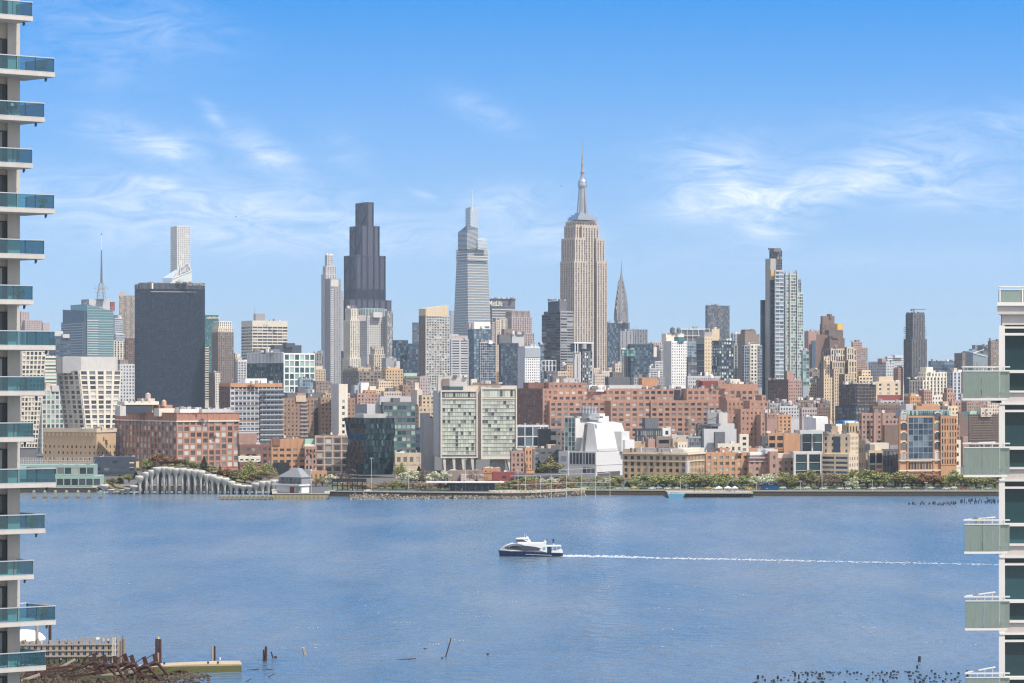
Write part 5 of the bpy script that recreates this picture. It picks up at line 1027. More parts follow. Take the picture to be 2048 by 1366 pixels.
    q = b.frame(1192, 1192, 1245, D - .4); m = MB(); m.box(q[0] + 2, q[0] + q[2] * .9, q[1] - .1, q[1] + 1, 0, 3.2); m.build('lobby_glass', PMt('dk'), b.root)
    for u in (1166, 1172, 1178, 1184, 1190): xx, yy = b.local(px(u, D + 30), D + 30); m = MB(); m.lathe([(1.2, z(834)), (1.2, z(820)), (1.5, z(818)), (1.5, z(814))], 10, xx, yy); m.build('cooling_tower', WMt('steel'), b.root)
    b.ubox(1164, 1200, 826, 835, 'greyd', off=22); b.ubox(1199, 1210, 827, 836, 'whiteb', off=20); b.clutter(1160, 1215, 835, 3, 6, hmax=4); b.done()
whitney()
def angular():
    D = 1850; b = Bld('glass_building', 'black angular glass building with twisting facets and rooftop terrace trees', 'building', D, 28, 728, 0)
    z = b.z; lv = [(690, 727, 785, 950), (693, 729, 789, 905), (697, 727, 787, 880), (693, 730, 791, 868), (687, 727, 788, 836)]
    m = MB(); gm = mat_pane('black_glass', (.008, .016, .020), (.05, .10, .115), .08, .12, .22)
    def pt(l, s):
        x0, y0, W, Ln = b.frame(l[0], l[1], l[2]); Ln = min(Ln, 34)
        return {'L': (x0, y0 + Ln), 'C': (x0, y0), 'R': (x0 + W, y0), 'B': (x0 + W, y0 + Ln)}[s]
    rd = random.Random(5)
    for a, c in zip(lv[:-1], lv[1:]):
        za, zc = max(0, z(a[3])), z(c[3]); rows = max(1, round((zc - za) / 4.2))
        for s, e, n in (('C', 'R', 17), ('L', 'C', 12)):
            for i in range(n):
                for j in range(rows):
                    def g(u, v): p0, p1 = Vector(pt(a, s)).lerp(Vector(pt(a, e)), u), Vector(pt(c, s)).lerp(Vector(pt(c, e)), u); p = p0.lerp(p1, v); return (p.x, p.y, za + (zc - za) * v)
                    m.face([g((i + .04) / n, (j + .04) / rows), g((i + .96) / n, (j + .04) / rows), g((i + .96) / n, (j + .9) / rows), g((i + .04) / n, (j + .9) / rows)])
    m.build('glass_facet', gm, b.root)['kind'] = 'stuff'
    k = MB()
    for a, c in zip(lv[:-1], lv[1:]):
        A = [pt(a, s) for s in 'CRBL']; Cc = [pt(c, s) for s in 'CRBL']; A = [(x + .25, y + .35) for x, y in A]; Cc = [(x + .25, y + .35) for x, y in Cc]
        k.prism(A, max(0, z(a[3])), [z(c[3]) - .01] * 4, top=Cc)
    k.build('core_wall', WMt('black'), b.root)
    p = pt(lv[-1], 'C'); m = MB(); m.box(p[0] + 2, p[0] + 20, p[1] + 4, p[1] + 20, z(836), z(828)); m.build('roof_terrace', WMt('concl'), b.root)
    f = MB()
    for i in range(24): xx = p[0] + 1 + i * .9; f.box(xx, xx + .1, p[1] + 3, p[1] + 3.1, z(836), z(826))
    f.build('trellis', WMt('greyd'), b.root); b.done()
angular()
def classic():
    D = 1788; b = Bld('warehouse', 'long tan stone warehouse with a cornice and paired windows right of the white museum', 'building', D, 66, 1374, 100)
    b.tier(1246, 1374, 1408, 906, 960, 'tan', 'dk', (3.0, 3.9, .5, .58), stL=(4.6, 4.4, .50, .58), dp=.4, top=1.6); x0, y0, W, Ln, zt = b.last
    m = MB(); m.box(x0 - 1.3, x0 + W, y0 - 1.3, y0 - .45, zt - 1.2, zt - .2); m.box(x0 - 1.3, x0 - .45, y0 - .45, y0 + Ln, zt - 1.2, zt - .25); m.box(x0 - .9, x0 + W, y0 - .9, y0 - .45, zt - 6.2, zt - 5.8); m.box(x0 - .9, x0 - .45, y0 - .45, y0 + Ln, zt - 6.2, zt - 5.85); m.build('cornice', WMt('cream'), b.root)
    m = MB(); m.lathe([(1.7, 3), (1.7, b.z(923))], 12, x0 - .3, y0 - .3); m.build('corner_bay', WMt('greyl'), b.root)
    m = MB()
    for i in range(40): yy = y0 + Ln * i / 40; m.box(x0 - .3, x0 - .1, yy, yy + .5, zt + .01, zt + 1.1)
    m.box(x0 - .35, x0 - .05, y0, y0 + Ln, zt + 1.12, zt + 1.4); m.build('balustrade', WMt('cream'), b.root)
    b.slab(x0 - .3, x0 + 10, y0 + Ln * .88, y0 + Ln, zt - .5, zt + 2.4, 'tan', 'left_pavilion'); b.slab(x0 + 8, x0 + 18, y0 + Ln * .2, y0 + Ln * .84, zt - 1, zt + 3, 'grey', 'roof_shed'); b.clutter(1268, 1366, 903, 3, 15, hmax=10)
    b.ubox(1367, 1408, 898, 908, 'cream', off=6, st=None, name='attic'); b.done()
classic()
gen('stone_building', 'small white stuccoed house rising behind the long tan stone warehouse', 1990, 26, 'cream', 'dk', (3.2, 4.2, .3, .4), [(1351, 1356, 1374, 884), (1341, 1346, 1376, 878, 'tan')], 907, solo=30, clut=(1344, 1374, 879, 3, 5))
gen('brick_building', 'dark brown house with wide black window behind the long tan stone warehouse', 2010, 22, 'browng', 'dk', (12, 5, .7, .5), [(1308, 1313, 1342, 873), (1290, 1296, 1310, 878, 'brickp', None)], 905, solo=10, clut=(1292, 1338, 874, 4, 6), boxes=[(1262, 1290, 883, 902, 'tan')])
gen('office_block', 'black steel loft block with bright slot windows below the long brick block', 2080, 12, 'slate', 'lite', (1.6, 5, .55, .8), [(1271, 1273, 1330, 857)], 884, solo=60, clut=(1275, 1325, 857, 4, 5), boxes=[(1290, 1317, 836, 858, 'greyd')])
gen('concrete_building', 'white concrete cube with one dark opening right of the black loft block', 2070, 14, 'whiteb', 'dk', (20, 6, .4, .6), [(1324, 1326, 1341, 856)], 872, solo=4)
def greycomplex():
    b = Bld('concrete_building', 'large grey metal clad complex with a diagonal stair beside a wooden water tank', 'building', 2060, 14, 1406, 30)
    b.tier(1404, 1408, 1473, 858, 892, 'greyl', 'dk', None); b.tier(1432, 1434, 1469, 847, 860, 'greyl', 'dk', None, D=2070, name='upper_wall'); b.tier(1392, 1396, 1436, 848, 862, 'greyd', 'dk', (6, 6, .9, .6), D=2064, name='glass_wing'); b.tier(1436, 1438, 1455, 824, 850, 'concl', 'dk', None, D=2076, name='upper_wall'); b.tier(1413, 1415, 1437, 824, 834, 'grey', 'dk', None, D=2076, name='upper_wall')
    b.tier(1341, 1344, 1406, 868, 900, 'concl', 'gray', (9, 5, .3, .4), D=2075, name='left_wing'); b.tier(1374, 1378, 1402, 873, 892, 'steel', 'gray', (2, 3, .9, .9), D=2052, name='glass_house')
    x0, y0, W, Ln = b.frame(1398, 1398, 1437, 2062); f = MB(); f.tube((x0, y0 - 1, b.z(848)), (x0 + W, y0 - 1, b.z(832)), .4, n=4); f.tube((x0 + 3, y0 - 1, b.z(838)), (x0 + W, y0 - 1, b.z(842)), .3, n=4); f.build('stair_truss', WMt('greyd'), b.root)
    b.tank(1377, 861, 13, 29, 'browng', 2056, 0); b.clutter(1410, 1455, 824, 5, 7); b.clutter(1345, 1400, 869, 6, 8); b.ubox(1430, 1450, 864, 892, 'greyd', off=-6, deep=3); b.done()
greycomplex()
gen('stone_building', 'low cream penthouse row with square windows above the orange grid brick apartments', 1930, 18, 'cream', 'dk', (5, 4.6, .42, .5), [(1434, 1436, 1484, 887), (1478, 1480, 1497, 868)], 905, solo=30, clut=(1440, 1480, 886, 3, 5))
gen('brick_building', 'orange stucco low wall of roof terraces left of the red brick mansion', 1940, 16, 'bricko', 'dk', 'N', [(1480, 1482, 1516, 896), (1514, 1515, 1548, 897, 'greyl')], 915, clut=(1490, 1545, 896, 9, 6))
def gridbrick():
    b = Bld('apartment_block', 'orange brick apartment block with an even grid of pale window frames', 'building', 1835, 22, 1408, 100)
    b.tier(1404, 1412, 1496, 905, 975, 'bricko', 'loft', (5.0, 4.6, .58, .48), dp=.5, top=1.5); b.ubox(1440, 1460, 896, 906, 'brickp', off=8); b.clutter(1415, 1490, 905, 2, 10); b.done()
gridbrick()
def mansion():
    b = Bld('brick_building', 'red brick mansion with arched facade, pale central bay and flat verandah roofs', 'building', 1840, 12, 1498, 100)
    b.tier(1495, 1498, 1541, 916, 975, 'brickp', 'dk', (4.2, 5.0, .5, .5)); b.tier(1554, 1554, 1590, 916, 975, 'brickp', 'dk', (4.2, 5.0, .4, .5), D=1840, name='right_wall'); b.tier(1540, 1540, 1556, 903, 975, 'brickp', 'dk', (5, 7, .3, .4), D=1836, name='centre_bay')
    b.ubox(1501, 1531, 905, 913, 'greyl', off=3, name='verandah'); b.ubox(1500, 1532, 904.5, 906.5, 'whiteb', off=2, name='verandah_roof'); b.ubox(1531, 1556, 899, 903, 'greyl', off=0, deep=8, name='roof_cap'); b.ubox(1556, 1584, 907, 912, 'cream', off=3, name='verandah')
    x0, y0, W, Ln = b.frame(1495, 1498, 1590); m = MB(); m.box(x0, x0 + W, y0 - .8, y0 - .42, b.z(924), b.z(922.5)); m.box(x0, x0 + W * .46, y0 - 1.2, y0 - .42, b.z(917), b.z(914)); m.build('cornice', WMt('pinkg'), b.root); b.done()
mansion()
gen('brick_building', 'orange framed brick loft with dark square windows behind the red brick mansion', 1990, 16, 'bricko', 'dk', (5.6, 5.4, .72, .6), [(1533, 1536, 1568, 866), (1567, 1568, 1602, 866, 'bricko', None), (1522, 1524, 1536, 871, 'greyd', 'G')], 898, solo=30, clut=(1538, 1600, 866, 6, 9), boxes=[(1546, 1600, 890, 902, 'cream')])
def modernglass():
    b = Bld('glass_building', 'modern dark glass block with bare concrete columns and white floor lines', 'building', 1830, 8, 1589, 40)
    b.tier(1588, 1589, 1642, 905, 975, 'concl', 'darkg', (8.2, 7.0, .84, .95), dp=.9, ds=.6); b.tier(1602, 1603, 1645, 862, 905, 'concl', 'darkg', (7.6, 7.4, .86, .94), D=1842, name='upper_wall', dp=.8, ds=.6); b.ubox(1600, 1646, 860.5, 863.5, 'greyl', off=0, name='roof_plate'); b.ubox(1586, 1644, 903, 906, 'greyl', off=0, name='deck_plate'); b.clutter(1604, 1640, 861, 4, 7, hmax=4); b.done()
modernglass()
def beigemodern():
    b = Bld('apartment_block', 'beige modern apartment block with wide ribbon windows and a tall picture window', 'building', 1840, 60, 1700, 100)
    b.tier(1645, 1700, 1716, 868, 945, 'limew', 'dk', (2.6, 3.6, .4, .55), stL=(5.0, 4.2, .3, .5), D=1840, name='upper_wall'); x0, y0, W, Ln, zt = b.last
    b.tier(1643, 1697, 1716, 908, 950, 'limew', 'blue', (4.4, 4.0, .4, .5), stL=(10, 3.9, .88, .5), D=1832, name='lower_wall')
    f = MB(); f.box(x0 - .55, x0 - .4, y0 + Ln * .35, y0 + Ln * .6, b.z(905), b.z(873)); f.build('picture_window', PMt('blue'), b.root)
    b.slab(x0 + 3, x0 + 9, y0 + Ln * .5, y0 + Ln * .72, zt - 1, zt + 5.5, 'tanl'); b.slab(x0 + 3, x0 + 12, y0 + Ln * .74, y0 + Ln * .98, zt - 1, zt + 7, 'greyd'); b.clutter(1648, 1700, 867, 5, 10); b.done()
beigemodern()
gen('scaffolded_building', 'low building wrapped in crumpled white sheeting behind the beige modern block', 1990, 24, 'whiteb', 'lite', None, [(1608, 1626, 1655, 833), (1624, 1632, 1656, 836), (1662, 1668, 1684, 848)], 865, clut=(1610, 1655, 833, 3, 8, 4))
gen('stone_building', 'tan office house with tall slot windows right of the white wrapped building', 2020, 28, 'tan', 'dk', (3.0, 6, .45, .6), [(1684, 1698, 1721, 846)], 885, solo=40, boxes=[(1690, 1710, 842, 847, 'white'), (1686, 1716, 841, 843, 'bluep')], clut=(1686, 1718, 845, 7, 4))
gen('brick_building', 'plain tan brick flank with corner balconies right of the beige modern block', 1900, 30, 'tan', 'dk', (3.0, 9, .5, .3), [(1714, 1732, 1739, 882)], 945, solo=10, tanks=[(1717, 872, 8, 13, 'browng')])
gen('glass_building', 'orange framed glass bay house next to the plain tan brick flank', 1880, 16, 'tanl', 'blue', (5.0, 8.0, .84, .84), [(1736, 1738, 1765, 901)], 952, solo=12, boxes=[(1740, 1778, 886, 900, 'cream'), (1740, 1750, 889, 902, 'greyl')], clut=(1738, 1776, 888, 4, 6))
gen('glass_building', 'dark grey studio building with slanted skylight left of the arched orange warehouse', 1890, 16, 'greyd', 'gray', (3, 7, .6, .8), [(1764, 1766, 1800, 898), (1778, 1780, 1798, 890, 'grey', None)], 950, solo=20, clut=(1768, 1798, 897, 3, 4))
gen('brick_building', 'pink brick apartment house with pale piers and a dark recessed court', 1990, 20, 'brickp', 'dk', (3.2, 4.0, .55, .5), [(1719, 1724, 1800, 826)], 900, solo=100, clut=(1728, 1798, 826, 2, 16, 5), boxes=[(1769, 1798, 850, 892, 'brown', dict(off=-5, deep=3, name='court_shade')), (1748, 1753, 826, 890, 'brickp', dict(off=-3, deep=2, name='pier')), (1765, 1769, 826, 884, 'brickp', dict(off=-3, deep=2, name='pier'))])  # brown slab before the wall paints the shade of the recessed court
def archorange():
    D = 1850; b = Bld('warehouse', 'orange brick warehouse with arched corner bays around a large blue glass wall', 'building', D, 20, 1798, 60)
    b.tier(1796, 1798, 1882, 832, 975, 'bricko', 'dk', None); x0, y0, W, Ln, zt = b.last; z = b.z; k = W / 84.
    b.tier(1882, 1882, 1913, 832, 930, 'bricko', 'dk', (2.0, 4.9, .5, .7), D=D + 10, name='right_wall')
    g = MB(); b.facade(g, 'R', x0 + 18 * k, y0 - .3, 49 * k, z(918), z(834), (3.9, 4.05, .93, .92), 'blue', .3, .25, top=.3, solo=False); g.build('glass_wall', [WMt('steel'), PMt('blue')], b.root)
    fr = MB()
    for xa in (3, 71):
        for r in range(5):
            zb = z(918 - r * 19.5) if r else z(919); zh = 11 * D / F * 1.25; w_ = 12 * k
            pts = [(x0 + xa * k, zb), (x0 + xa * k + w_, zb)] + [(x0 + xa * k + w_ / 2 + w_ / 2 * math.cos(t), zb + zh * .86 + 1.3 * math.sin(t)) for t in [math.pi * q / 6 for q in range(7)]]
            m = MB(); m.face([(p, y0 - .25, q) for p, q in pts]); m.face([(x0 + xa * k + w_ * .48, y0 - .3, zb), (x0 + xa * k + w_ * .52, y0 - .3, zb), (x0 + xa * k + w_ * .52, y0 - .3, zb + zh), (x0 + xa * k + w_ * .48, y0 - .3, zb + zh)], 1); m.build('arched_window', [PMt('std'), WMt('greyd')], b.root)
            curve_tube(fr, [(p, y0 - .35, q) for p, q in pts[2:]], .35, 4)
    fr.build('arch_trim', WMt('cream'), b.root)
    for xa, xb in ((0, 1.6), (15.5, 17.5), (67.5, 69.5), (82.5, 84)): m = MB(); m.box(x0 + xa * k, x0 + xb * k, y0 - .9, y0 - .02, 0, zt); m.build('pier', WMt('bricko'), b.root)
    m = MB(); m.box(x0 - 1, x0 + W + .5, y0 - 1.6, y0 - .92, z(921.5), z(919.5)); m.box(x0 - 1, x0 + W + .5, y0 - 1.6, y0 - .92, z(942), z(940)); m.build('belt_course', WMt('cream'), b.root)
    for i in range(8): m = MB(); xx = x0 + (19 + i * 5.9) * k; m.box(xx, xx + 3.6 * k, y0 - .3, y0 - .05, z(938), z(925)); m.build('window', PMt('dk'), b.root)
    b.ubox(1803, 1902, 820, 833, 'steel', off=6, name='glass_attic'); x1, y1, W1, _ = b.frame(1803, 1803, 1902, D + 5); f = MB()
    for i in range(24): xx = x1 + W1 * i / 24; f.face([(xx + .2, y1 - .1, z(831)), (xx + W1 / 24 - .2, y1 - .1, z(831)), (xx + W1 / 24 - .2, y1 - .1, z(822)), (xx + .2, y1 - .1, z(822))])
    f.build('attic_glazing', PMt('green'), b.root)['kind'] = 'stuff'; b.done()
archorange()
gen('stone_building', 'slim white house wall hugging the right side of the arched orange warehouse', 1890, 20, 'cream', 'dk', (6, 7, .4, .4), [(1906, 1908, 1921, 880), (1908, 1912, 1919, 850, 'brickp', 'P')], 935, solo=14)
# left of the hotel
gen('brick_building', 'dark purple brick warehouse beside the large red warehouse', 1960, 18, 'brickd', 'dk', (4.2, 4.4, .6, .5), [(476, 480, 546, 889)], 930, solo=60, boxes=[(478, 514, 867, 890, 'brickp', dict(off=20, st='Pl'))])
gen('footbridge', 'pale enclosed footbridge with square windows right of the large red warehouse', 1900, 8, 'cream', 'dk', (3.6, 3.4, .6, .45), [(477, 478, 521, 913)], 923, cat='footbridge', solo=12, deep=5, floor=923)
def orangefire():
    b = Bld('brick_building', 'bright orange brick warehouse with dark garage opening behind the grey gabled boathouse', 'building', 1900, 14, 544, 80)
    b.tier(542, 544, 610, 878, 975, 'bricko', 'dk', (4.6, 3.9, .66, .42), dp=.5, top=6); x0, y0, W, Ln, zt = b.last
    b.ubox(545, 560, 877, 887, 'brickd', off=-1, deep=1, name='upper_panel'); b.ubox(547, 579, 925, 952, 'black', off=-1.5, deep=1, name='garage_opening')
    b.tier(610, 610.5, 632, 893, 975, 'brickp', 'dk', (3.2, 4.4, .5, .6), D=1896, name='arched_wall'); b.ubox(610, 631, 878, 889, 'copper', off=3, name='copper_box'); b.ubox(609, 633, 889, 893, 'cream', off=-2, name='cornice')
    x1, y1, W1, _ = b.frame(613, 613, 628, 1895); a = MB(); curve_tube(a, [(x1 + W1 / 2 + W1 * .42 * math.cos(t), y1 - .8, b.z(908) + 3.2 * math.sin(t)) for t in [math.pi * q / 8 for q in range(9)]], .45, 5); a.build('brick_arch', WMt('redp'), b.root); b.clutter(545, 608, 877, 3, 8); b.done()
orangefire()
def gridloft():
    b = Bld('brick_building', 'brown brick loft with pale grid frame between orange warehouse and black angular building', 'building', 1900, 6, 631, 60)
    b.tier(630, 631, 700, 872, 945, 'brickb', 'std', (6.4, 5.3, .62, .58), dp=.2, ds=.15); x0, y0, W, Ln, zt = b.last; f = MB()
    for i in range(5): xx = x0 + W * i / 4; f.box(xx - .3, xx + .3, y0 - .6, y0 - .22, 0, zt)
    for j in range(6): z = zt - .8 - j * 5.2; f.box(x0, x0 + W, y0 - .58, y0 - .22, z - .3, z + .3)
    f.build('pale_frame', WMt('concl'), b.root); b.clutter(640, 695, 871, 3, 8); b.done()
gridloft()
gen('brick_building', 'low orange brick annex with slot windows behind the boathouse', 1790, 10, 'bricko', 'dk', (3.0, 5.5, .35, .6), [(590, 592, 654, 942)], 972, solo=30)
gen('stone_building', 'small grey stone building on a dark base right of the black angular building', 1850, 10, 'lime', 'dk', (5.0, 4.8, .55, .5), [(789, 791, 842, 906)], 929, solo=12)
gen('concrete_building', 'tall windowless grey concrete slab left of the raised glass hotel', 1990, 26, 'greyl', 'dk', None, [(843, 847, 869, 836), (840, 846, 860, 826)], 940, wallL='grey')
gen('brick_building', 'small orange brick houses below the right slab of the raised hotel', 1870, 18, 'brickp', 'dk', (3.2, 3.9, .5, .6), [(1021, 1023, 1048, 902)], 945, solo=40)
gen('brick_building', 'taller orange brick tenement with dark fire escape under the raised hotel corner', 1880, 32, 'bricko', 'dk', (2.6, 4.4, .4, .55), [(1046, 1050, 1070, 895)], 940, solo=30, boxes=[(1066, 1070, 898, 935, 'greyd', dict(off=-6, deep=1, name='fire_escape'))])
gen('glass_building', 'low office with white square grid frame right of the raised glass hotel', 1960, 4, 'whiteb', 'blue', (6.9, 8.3, .88, .88), [(1033, 1034, 1097, 850)], 893, solo=30, dp=.5, ds=.4)
gen('glass_building', 'black blank box building between the white grid office and the white museum', 1940, 6, 'black', 'dk', None, [(1075, 1077, 1114, 858), (1112, 1114, 1130, 861, 'browng', 'P2')], 900)
gen('brick_building', 'dark low buildings under green trees left of the white museum', 1930, 10, 'greyd', 'dk', (5, 5, .6, .4), [(1062, 1066, 1120, 897), (1092, 1096, 1112, 889, 'beige', None)], 935, solo=20, clut=(1070, 1118, 896, 4, 7))
gen('brick_shed', 'long dark red brick shed with flat roof left of the white museum base', 1790, 4, 'redp', 'dk', (12, 6, .2, .3), [(985, 986, 1030, 944), (1028, 1029, 1120, 947, 'greyd', (7, 5, .7, .4))], 965, solo=20)
gen('brick_shed', 'orange brick box with slot windows beneath the right slab of the raised hotel', 1800, 8, 'bricko', 'dk', (3.4, 5, .4, .3), [(965, 967, 1001, 936)], 946, solo=10)
gen('brick_shed', 'grey brown blank shed below the left slab of the raised hotel', 1790, 6, 'browng', 'dk', None, [(894, 896, 966, 941), (920, 922, 968, 949, 'pinkg')], 965)
gen('office_block', 'low black shed with blue glazing behind the wavy concrete park', 1880, 8, 'slate', 'blue', (6, 5, .6, .4), [(186, 188, 272, 914)], 945, solo=20, boxes=[(252, 278, 924, 932, 'tanl')])
def pier57():
    b = Bld('pier_building', 'pale green pier hall with tall dark bays and rooftop trellis at far left', 'building', 1680, 3, 18, 60)
    b.tier(-30, -20, 188, 930, 950, 'greeng', 'dk', (4.8, 7.2, .86, .78), name='upper_wall', floor=952); b.tier(-30, -20, 201, 952, 973, 'greeng', 'dk', (4.8, 6.6, .86, .74), D=1676, name='lower_wall'); z = b.z
    x0, y0, W, Ln = b.frame(-20, -20, 186, 1684); f = MB()
    for i in range(44):
        xx = x0 + W * i / 43; f.box(xx - .1, xx + .1, y0, y0 + .2, z(930), z(916))
        if i % 2: f.tube((xx, y0, z(930)), (xx + W / 43, y0, z(918)), .08, n=3)
    for v in (916, 921, 926): f.box(x0, x0 + W, y0 - .1, y0 + .1, z(v) - .2, z(v))
    f.build('roof_trellis', WMt('concl'), b.root)
    m = MB(); m.box(x0 - 2, x0 + W + 4, y0 - 14, y0 + 20, -.9, -.3); m.build('quay_deck', WMt('browng'), b.root)
    for i in range(24): m = MB(); xx = x0 + (W + 4) * i / 23; m.box(xx, xx + .7, y0 - 14.2, y0 - 13.4, -4, -.9); m.build('pile', WMt('greyd'), b.root)
    b.clutter(110, 180, 930, 3, 6, hmax=4); b.done()
pier57()
def boathouse():
    D = 1590; b = Bld('boathouse', 'grey gabled boathouse with faceted roof over a white ground floor on the dock', 'building', D, 50, 603)
    z = b.z; x0, y0, W, Ln = b.frame(557, 603, 620); q = b.frame(541, 603, 616); Ln = min(Ln, 22)
    m = MB(); m.box(x0 + .6, x0 + W - .2, y0 + .6, y0 + Ln + 3, 0, z(972)); m.build('ground_floor', WMt('whiteb'), b.root)
    m = MB(); m.box(x0 - 2, x0 + W + .2, y0 - .2, y0 + Ln + 4, z(972) + .05, z(969)); m.build('deck', WMt('whiteb'), b.root)
    m = MB(); m.box(x0 + .1, x0 + W, y0 + .2, y0 + Ln, z(969) + .02, z(955)); A = [(x0 - .6, y0 - .4), (x0 + W + .3, y0 - .4), (x0 + W + .3, y0 + Ln + .5), (x0 - .6, y0 + Ln + .5)]; T = [(x0 + W * .45, y0 + 7), (x0 + W, y0 + 7), (x0 + W, y0 + 10), (x0 + W * .45, y0 + 10)]
    m.prism(A, z(955) + .02, [z(936), z(938), z(938), z(936)], top=T); m.build('roof', mat_wall('slate_roof', (.21, .22, .235), .1, .8, .3), b.root)
    m = MB(); m.box(x0 + W, x0 + W + .4, y0 - .6, y0 + 9, z(969), z(940)); m.build('side_wall', WMt('greyl'), b.root)
    f = MB(); b.facade(f, 'L', x0 - .3, y0, Ln, z(968), z(963), (1.3, 1.7, .8, .9), 'd', .12, .1, top=.1); f.build('window_strip', [WMt('greyd'), PMt('dk')], b.root)
    for i in range(5): m = MB(); yy = y0 + 1 + i * 3.6; m.box(x0 - .65, x0 - .4, yy, yy + 2, z(961), z(957)); m.build('window', PMt('std'), b.root)
    for yy in (2, 7): m = MB(); m.box(x0 - .1, x0 + .62, y0 + yy, y0 + yy + 3.2, 0, z(975)); m.build('garage_door', WMt('steel' if yy == 2 else 'redp'), b.root)
    b.done()
    m = MB(); d0 = 1562; m.box(px(440, d0), px(656, d0), d0 - 6, d0 + 4, .9, 2.2); m.box(px(548, d0), px(655, d0), d0 - 6.4, d0 - 6.02, -1, 2.0)
    o = m.build('dock', mat_wall('dock_concrete', (.26, .25, .14), .4, .9, .1, False)); tag(o, 'mossy concrete dock in front of the boathouse', 'dock')
    for i in range(26): m = MB(); xx = px(442, d0) + i * 2.6; m.box(xx, xx + .6, d0 - 6.6, d0 - 6.05, -2, 2.3 + (i % 3) * .25); setp(m.build('pile', WMt('browng')), o)
boathouse()

# ------------------------------------------------------------------ the wavy island park on concrete pots
def island():
    root = empty('island_park', (px(360, 1640), 1640, 0), 0, 'wavy island park raised on clustered concrete tulip pots', 'park island'); X, Y = root.location.x, 1640
    cm = mat_wall('pale_concrete', (.43, .42, .385), .16, .8, .3)
    prof = [(205, 966), (222, 978), (240, 982), (258, 976), (272, 968), (277, 952), (292, 943), (314, 934), (330, 933), (365, 936), (382, 938), (398, 941), (410, 945), (422, 950), (440, 953), (454, 957), (466, 966), (496, 970), (515, 965), (540, 960), (565, 958)]
    def top(u):
        for (a, va), (b_, vb) in zip(prof[:-1], prof[1:]):
            if a <= u <= b_: return va + (vb - va) * (u - a) / (b_ - a)
        return prof[-1][1]
    rd = random.Random(8)
    for row in range(4):
        Yr = 1634 + row * 9; u = 208 + row * 5; n = 0
        while u < 562:
            zt = pz(top(u) + row * .3, 1634) - (0 if row == 0 else 1.0 * row) + rd.uniform(-.5, .5); x = px(u, 1634); r = rd.uniform(2.3, 3.0); sr = .78
            if zt > 4.5:
                m = MB(); fl = min(zt - 1.2, 7.0)
                m.lathe([(sr, -1.5), (sr, zt - fl), (sr * 1.3, zt - fl * .72), (r * .62, zt - fl * .52), (r * .9, zt - fl * .36), (r * 1.05, zt - fl * .2), (r * 1.08, zt - .7), (r * .98, zt)], 12)
                o = m.build('concrete_pot', cm, root, smooth=True); o.location = (x - X, Yr - Y, 0)
            elif row == 0:
                m = MB(); m.lathe([(sr * .8, -1.5), (r * .6, zt - .9), (r, zt - .3), (r, zt)], 10); o = m.build('concrete_pot', cm, root, smooth=True); o.location = (x - X, Yr - Y, 0)
            u += r * 2 * F / 1634 * (.72 if row == 0 else 1.0)
    m = MB(); pm = WMt('browng')
    for i in range(len(prof) - 1):
        (a, va), (b_, vb) = prof[i], prof[i + 1]; za, zb = pz(va, 1634), pz(vb, 1634); xa, xb = px(a, 1634) - X, px(b_, 1634) - X
        m.hexa([(xa, -2, za - 1.6), (xb, -2, zb - 1.6), (xb, 34, zb - 1.6), (xa, 34, za - 1.6), (xa, -2, za + .1), (xb, -2, zb + .1), (xb, 34, zb + .6), (xa, 34, za + .6)])
    m.build('planted_terrain', mat_wall('island_soil', (.15, .13, .07), .4, .95, .3, False), root)
island()
# ------------------------------------------------------------------ trees and planting
def leafmat(name, c, c2):
    m, t, b = newmat(name); ge = N('ShaderNodeNewGeometry', t); oi = N('ShaderNodeObjectInfo', t); mx = N('ShaderNodeMix', t, data_type='RGBA'); mx.inputs[6].default_value = rgb(c); mx.inputs[7].default_value = rgb(c2)
    t.links.new(math_n(t, 'FRACT', math_n(t, 'ADD', ge.outputs['Random Per Island'], math_n(t, 'MULTIPLY', oi.outputs['Random'], .25))), mx.inputs[0]); t.links.new(mx.outputs[2], b.inputs['Base Color']); b.inputs['Roughness'].default_value = .8; b.inputs['Specular IOR Level'].default_value = .15
    return m
LM = dict(green=leafmat('leaf_fresh', (.15, .17, .055), (.31, .33, .12)), olive=leafmat('leaf_olive', (.14, .14, .05), (.28, .26, .10)), bare=leafmat('twig_brown', (.16, .11, .08), (.27, .20, .15)), white=leafmat('blossom_white', (.30, .32, .18), (.66, .66, .52)), dark=leafmat('leaf_dark', (.03, .05, .02), (.07, .10, .04)), rust=leafmat('leaf_rust', (.18, .09, .04), (.28, .15, .07)), pink=leafmat('shrub_pink', (.26, .19, .13), (.42, .31, .24)))
BK = mat_wall('bark', (.10, .08, .065), .3, .95, .5)
TP = {}
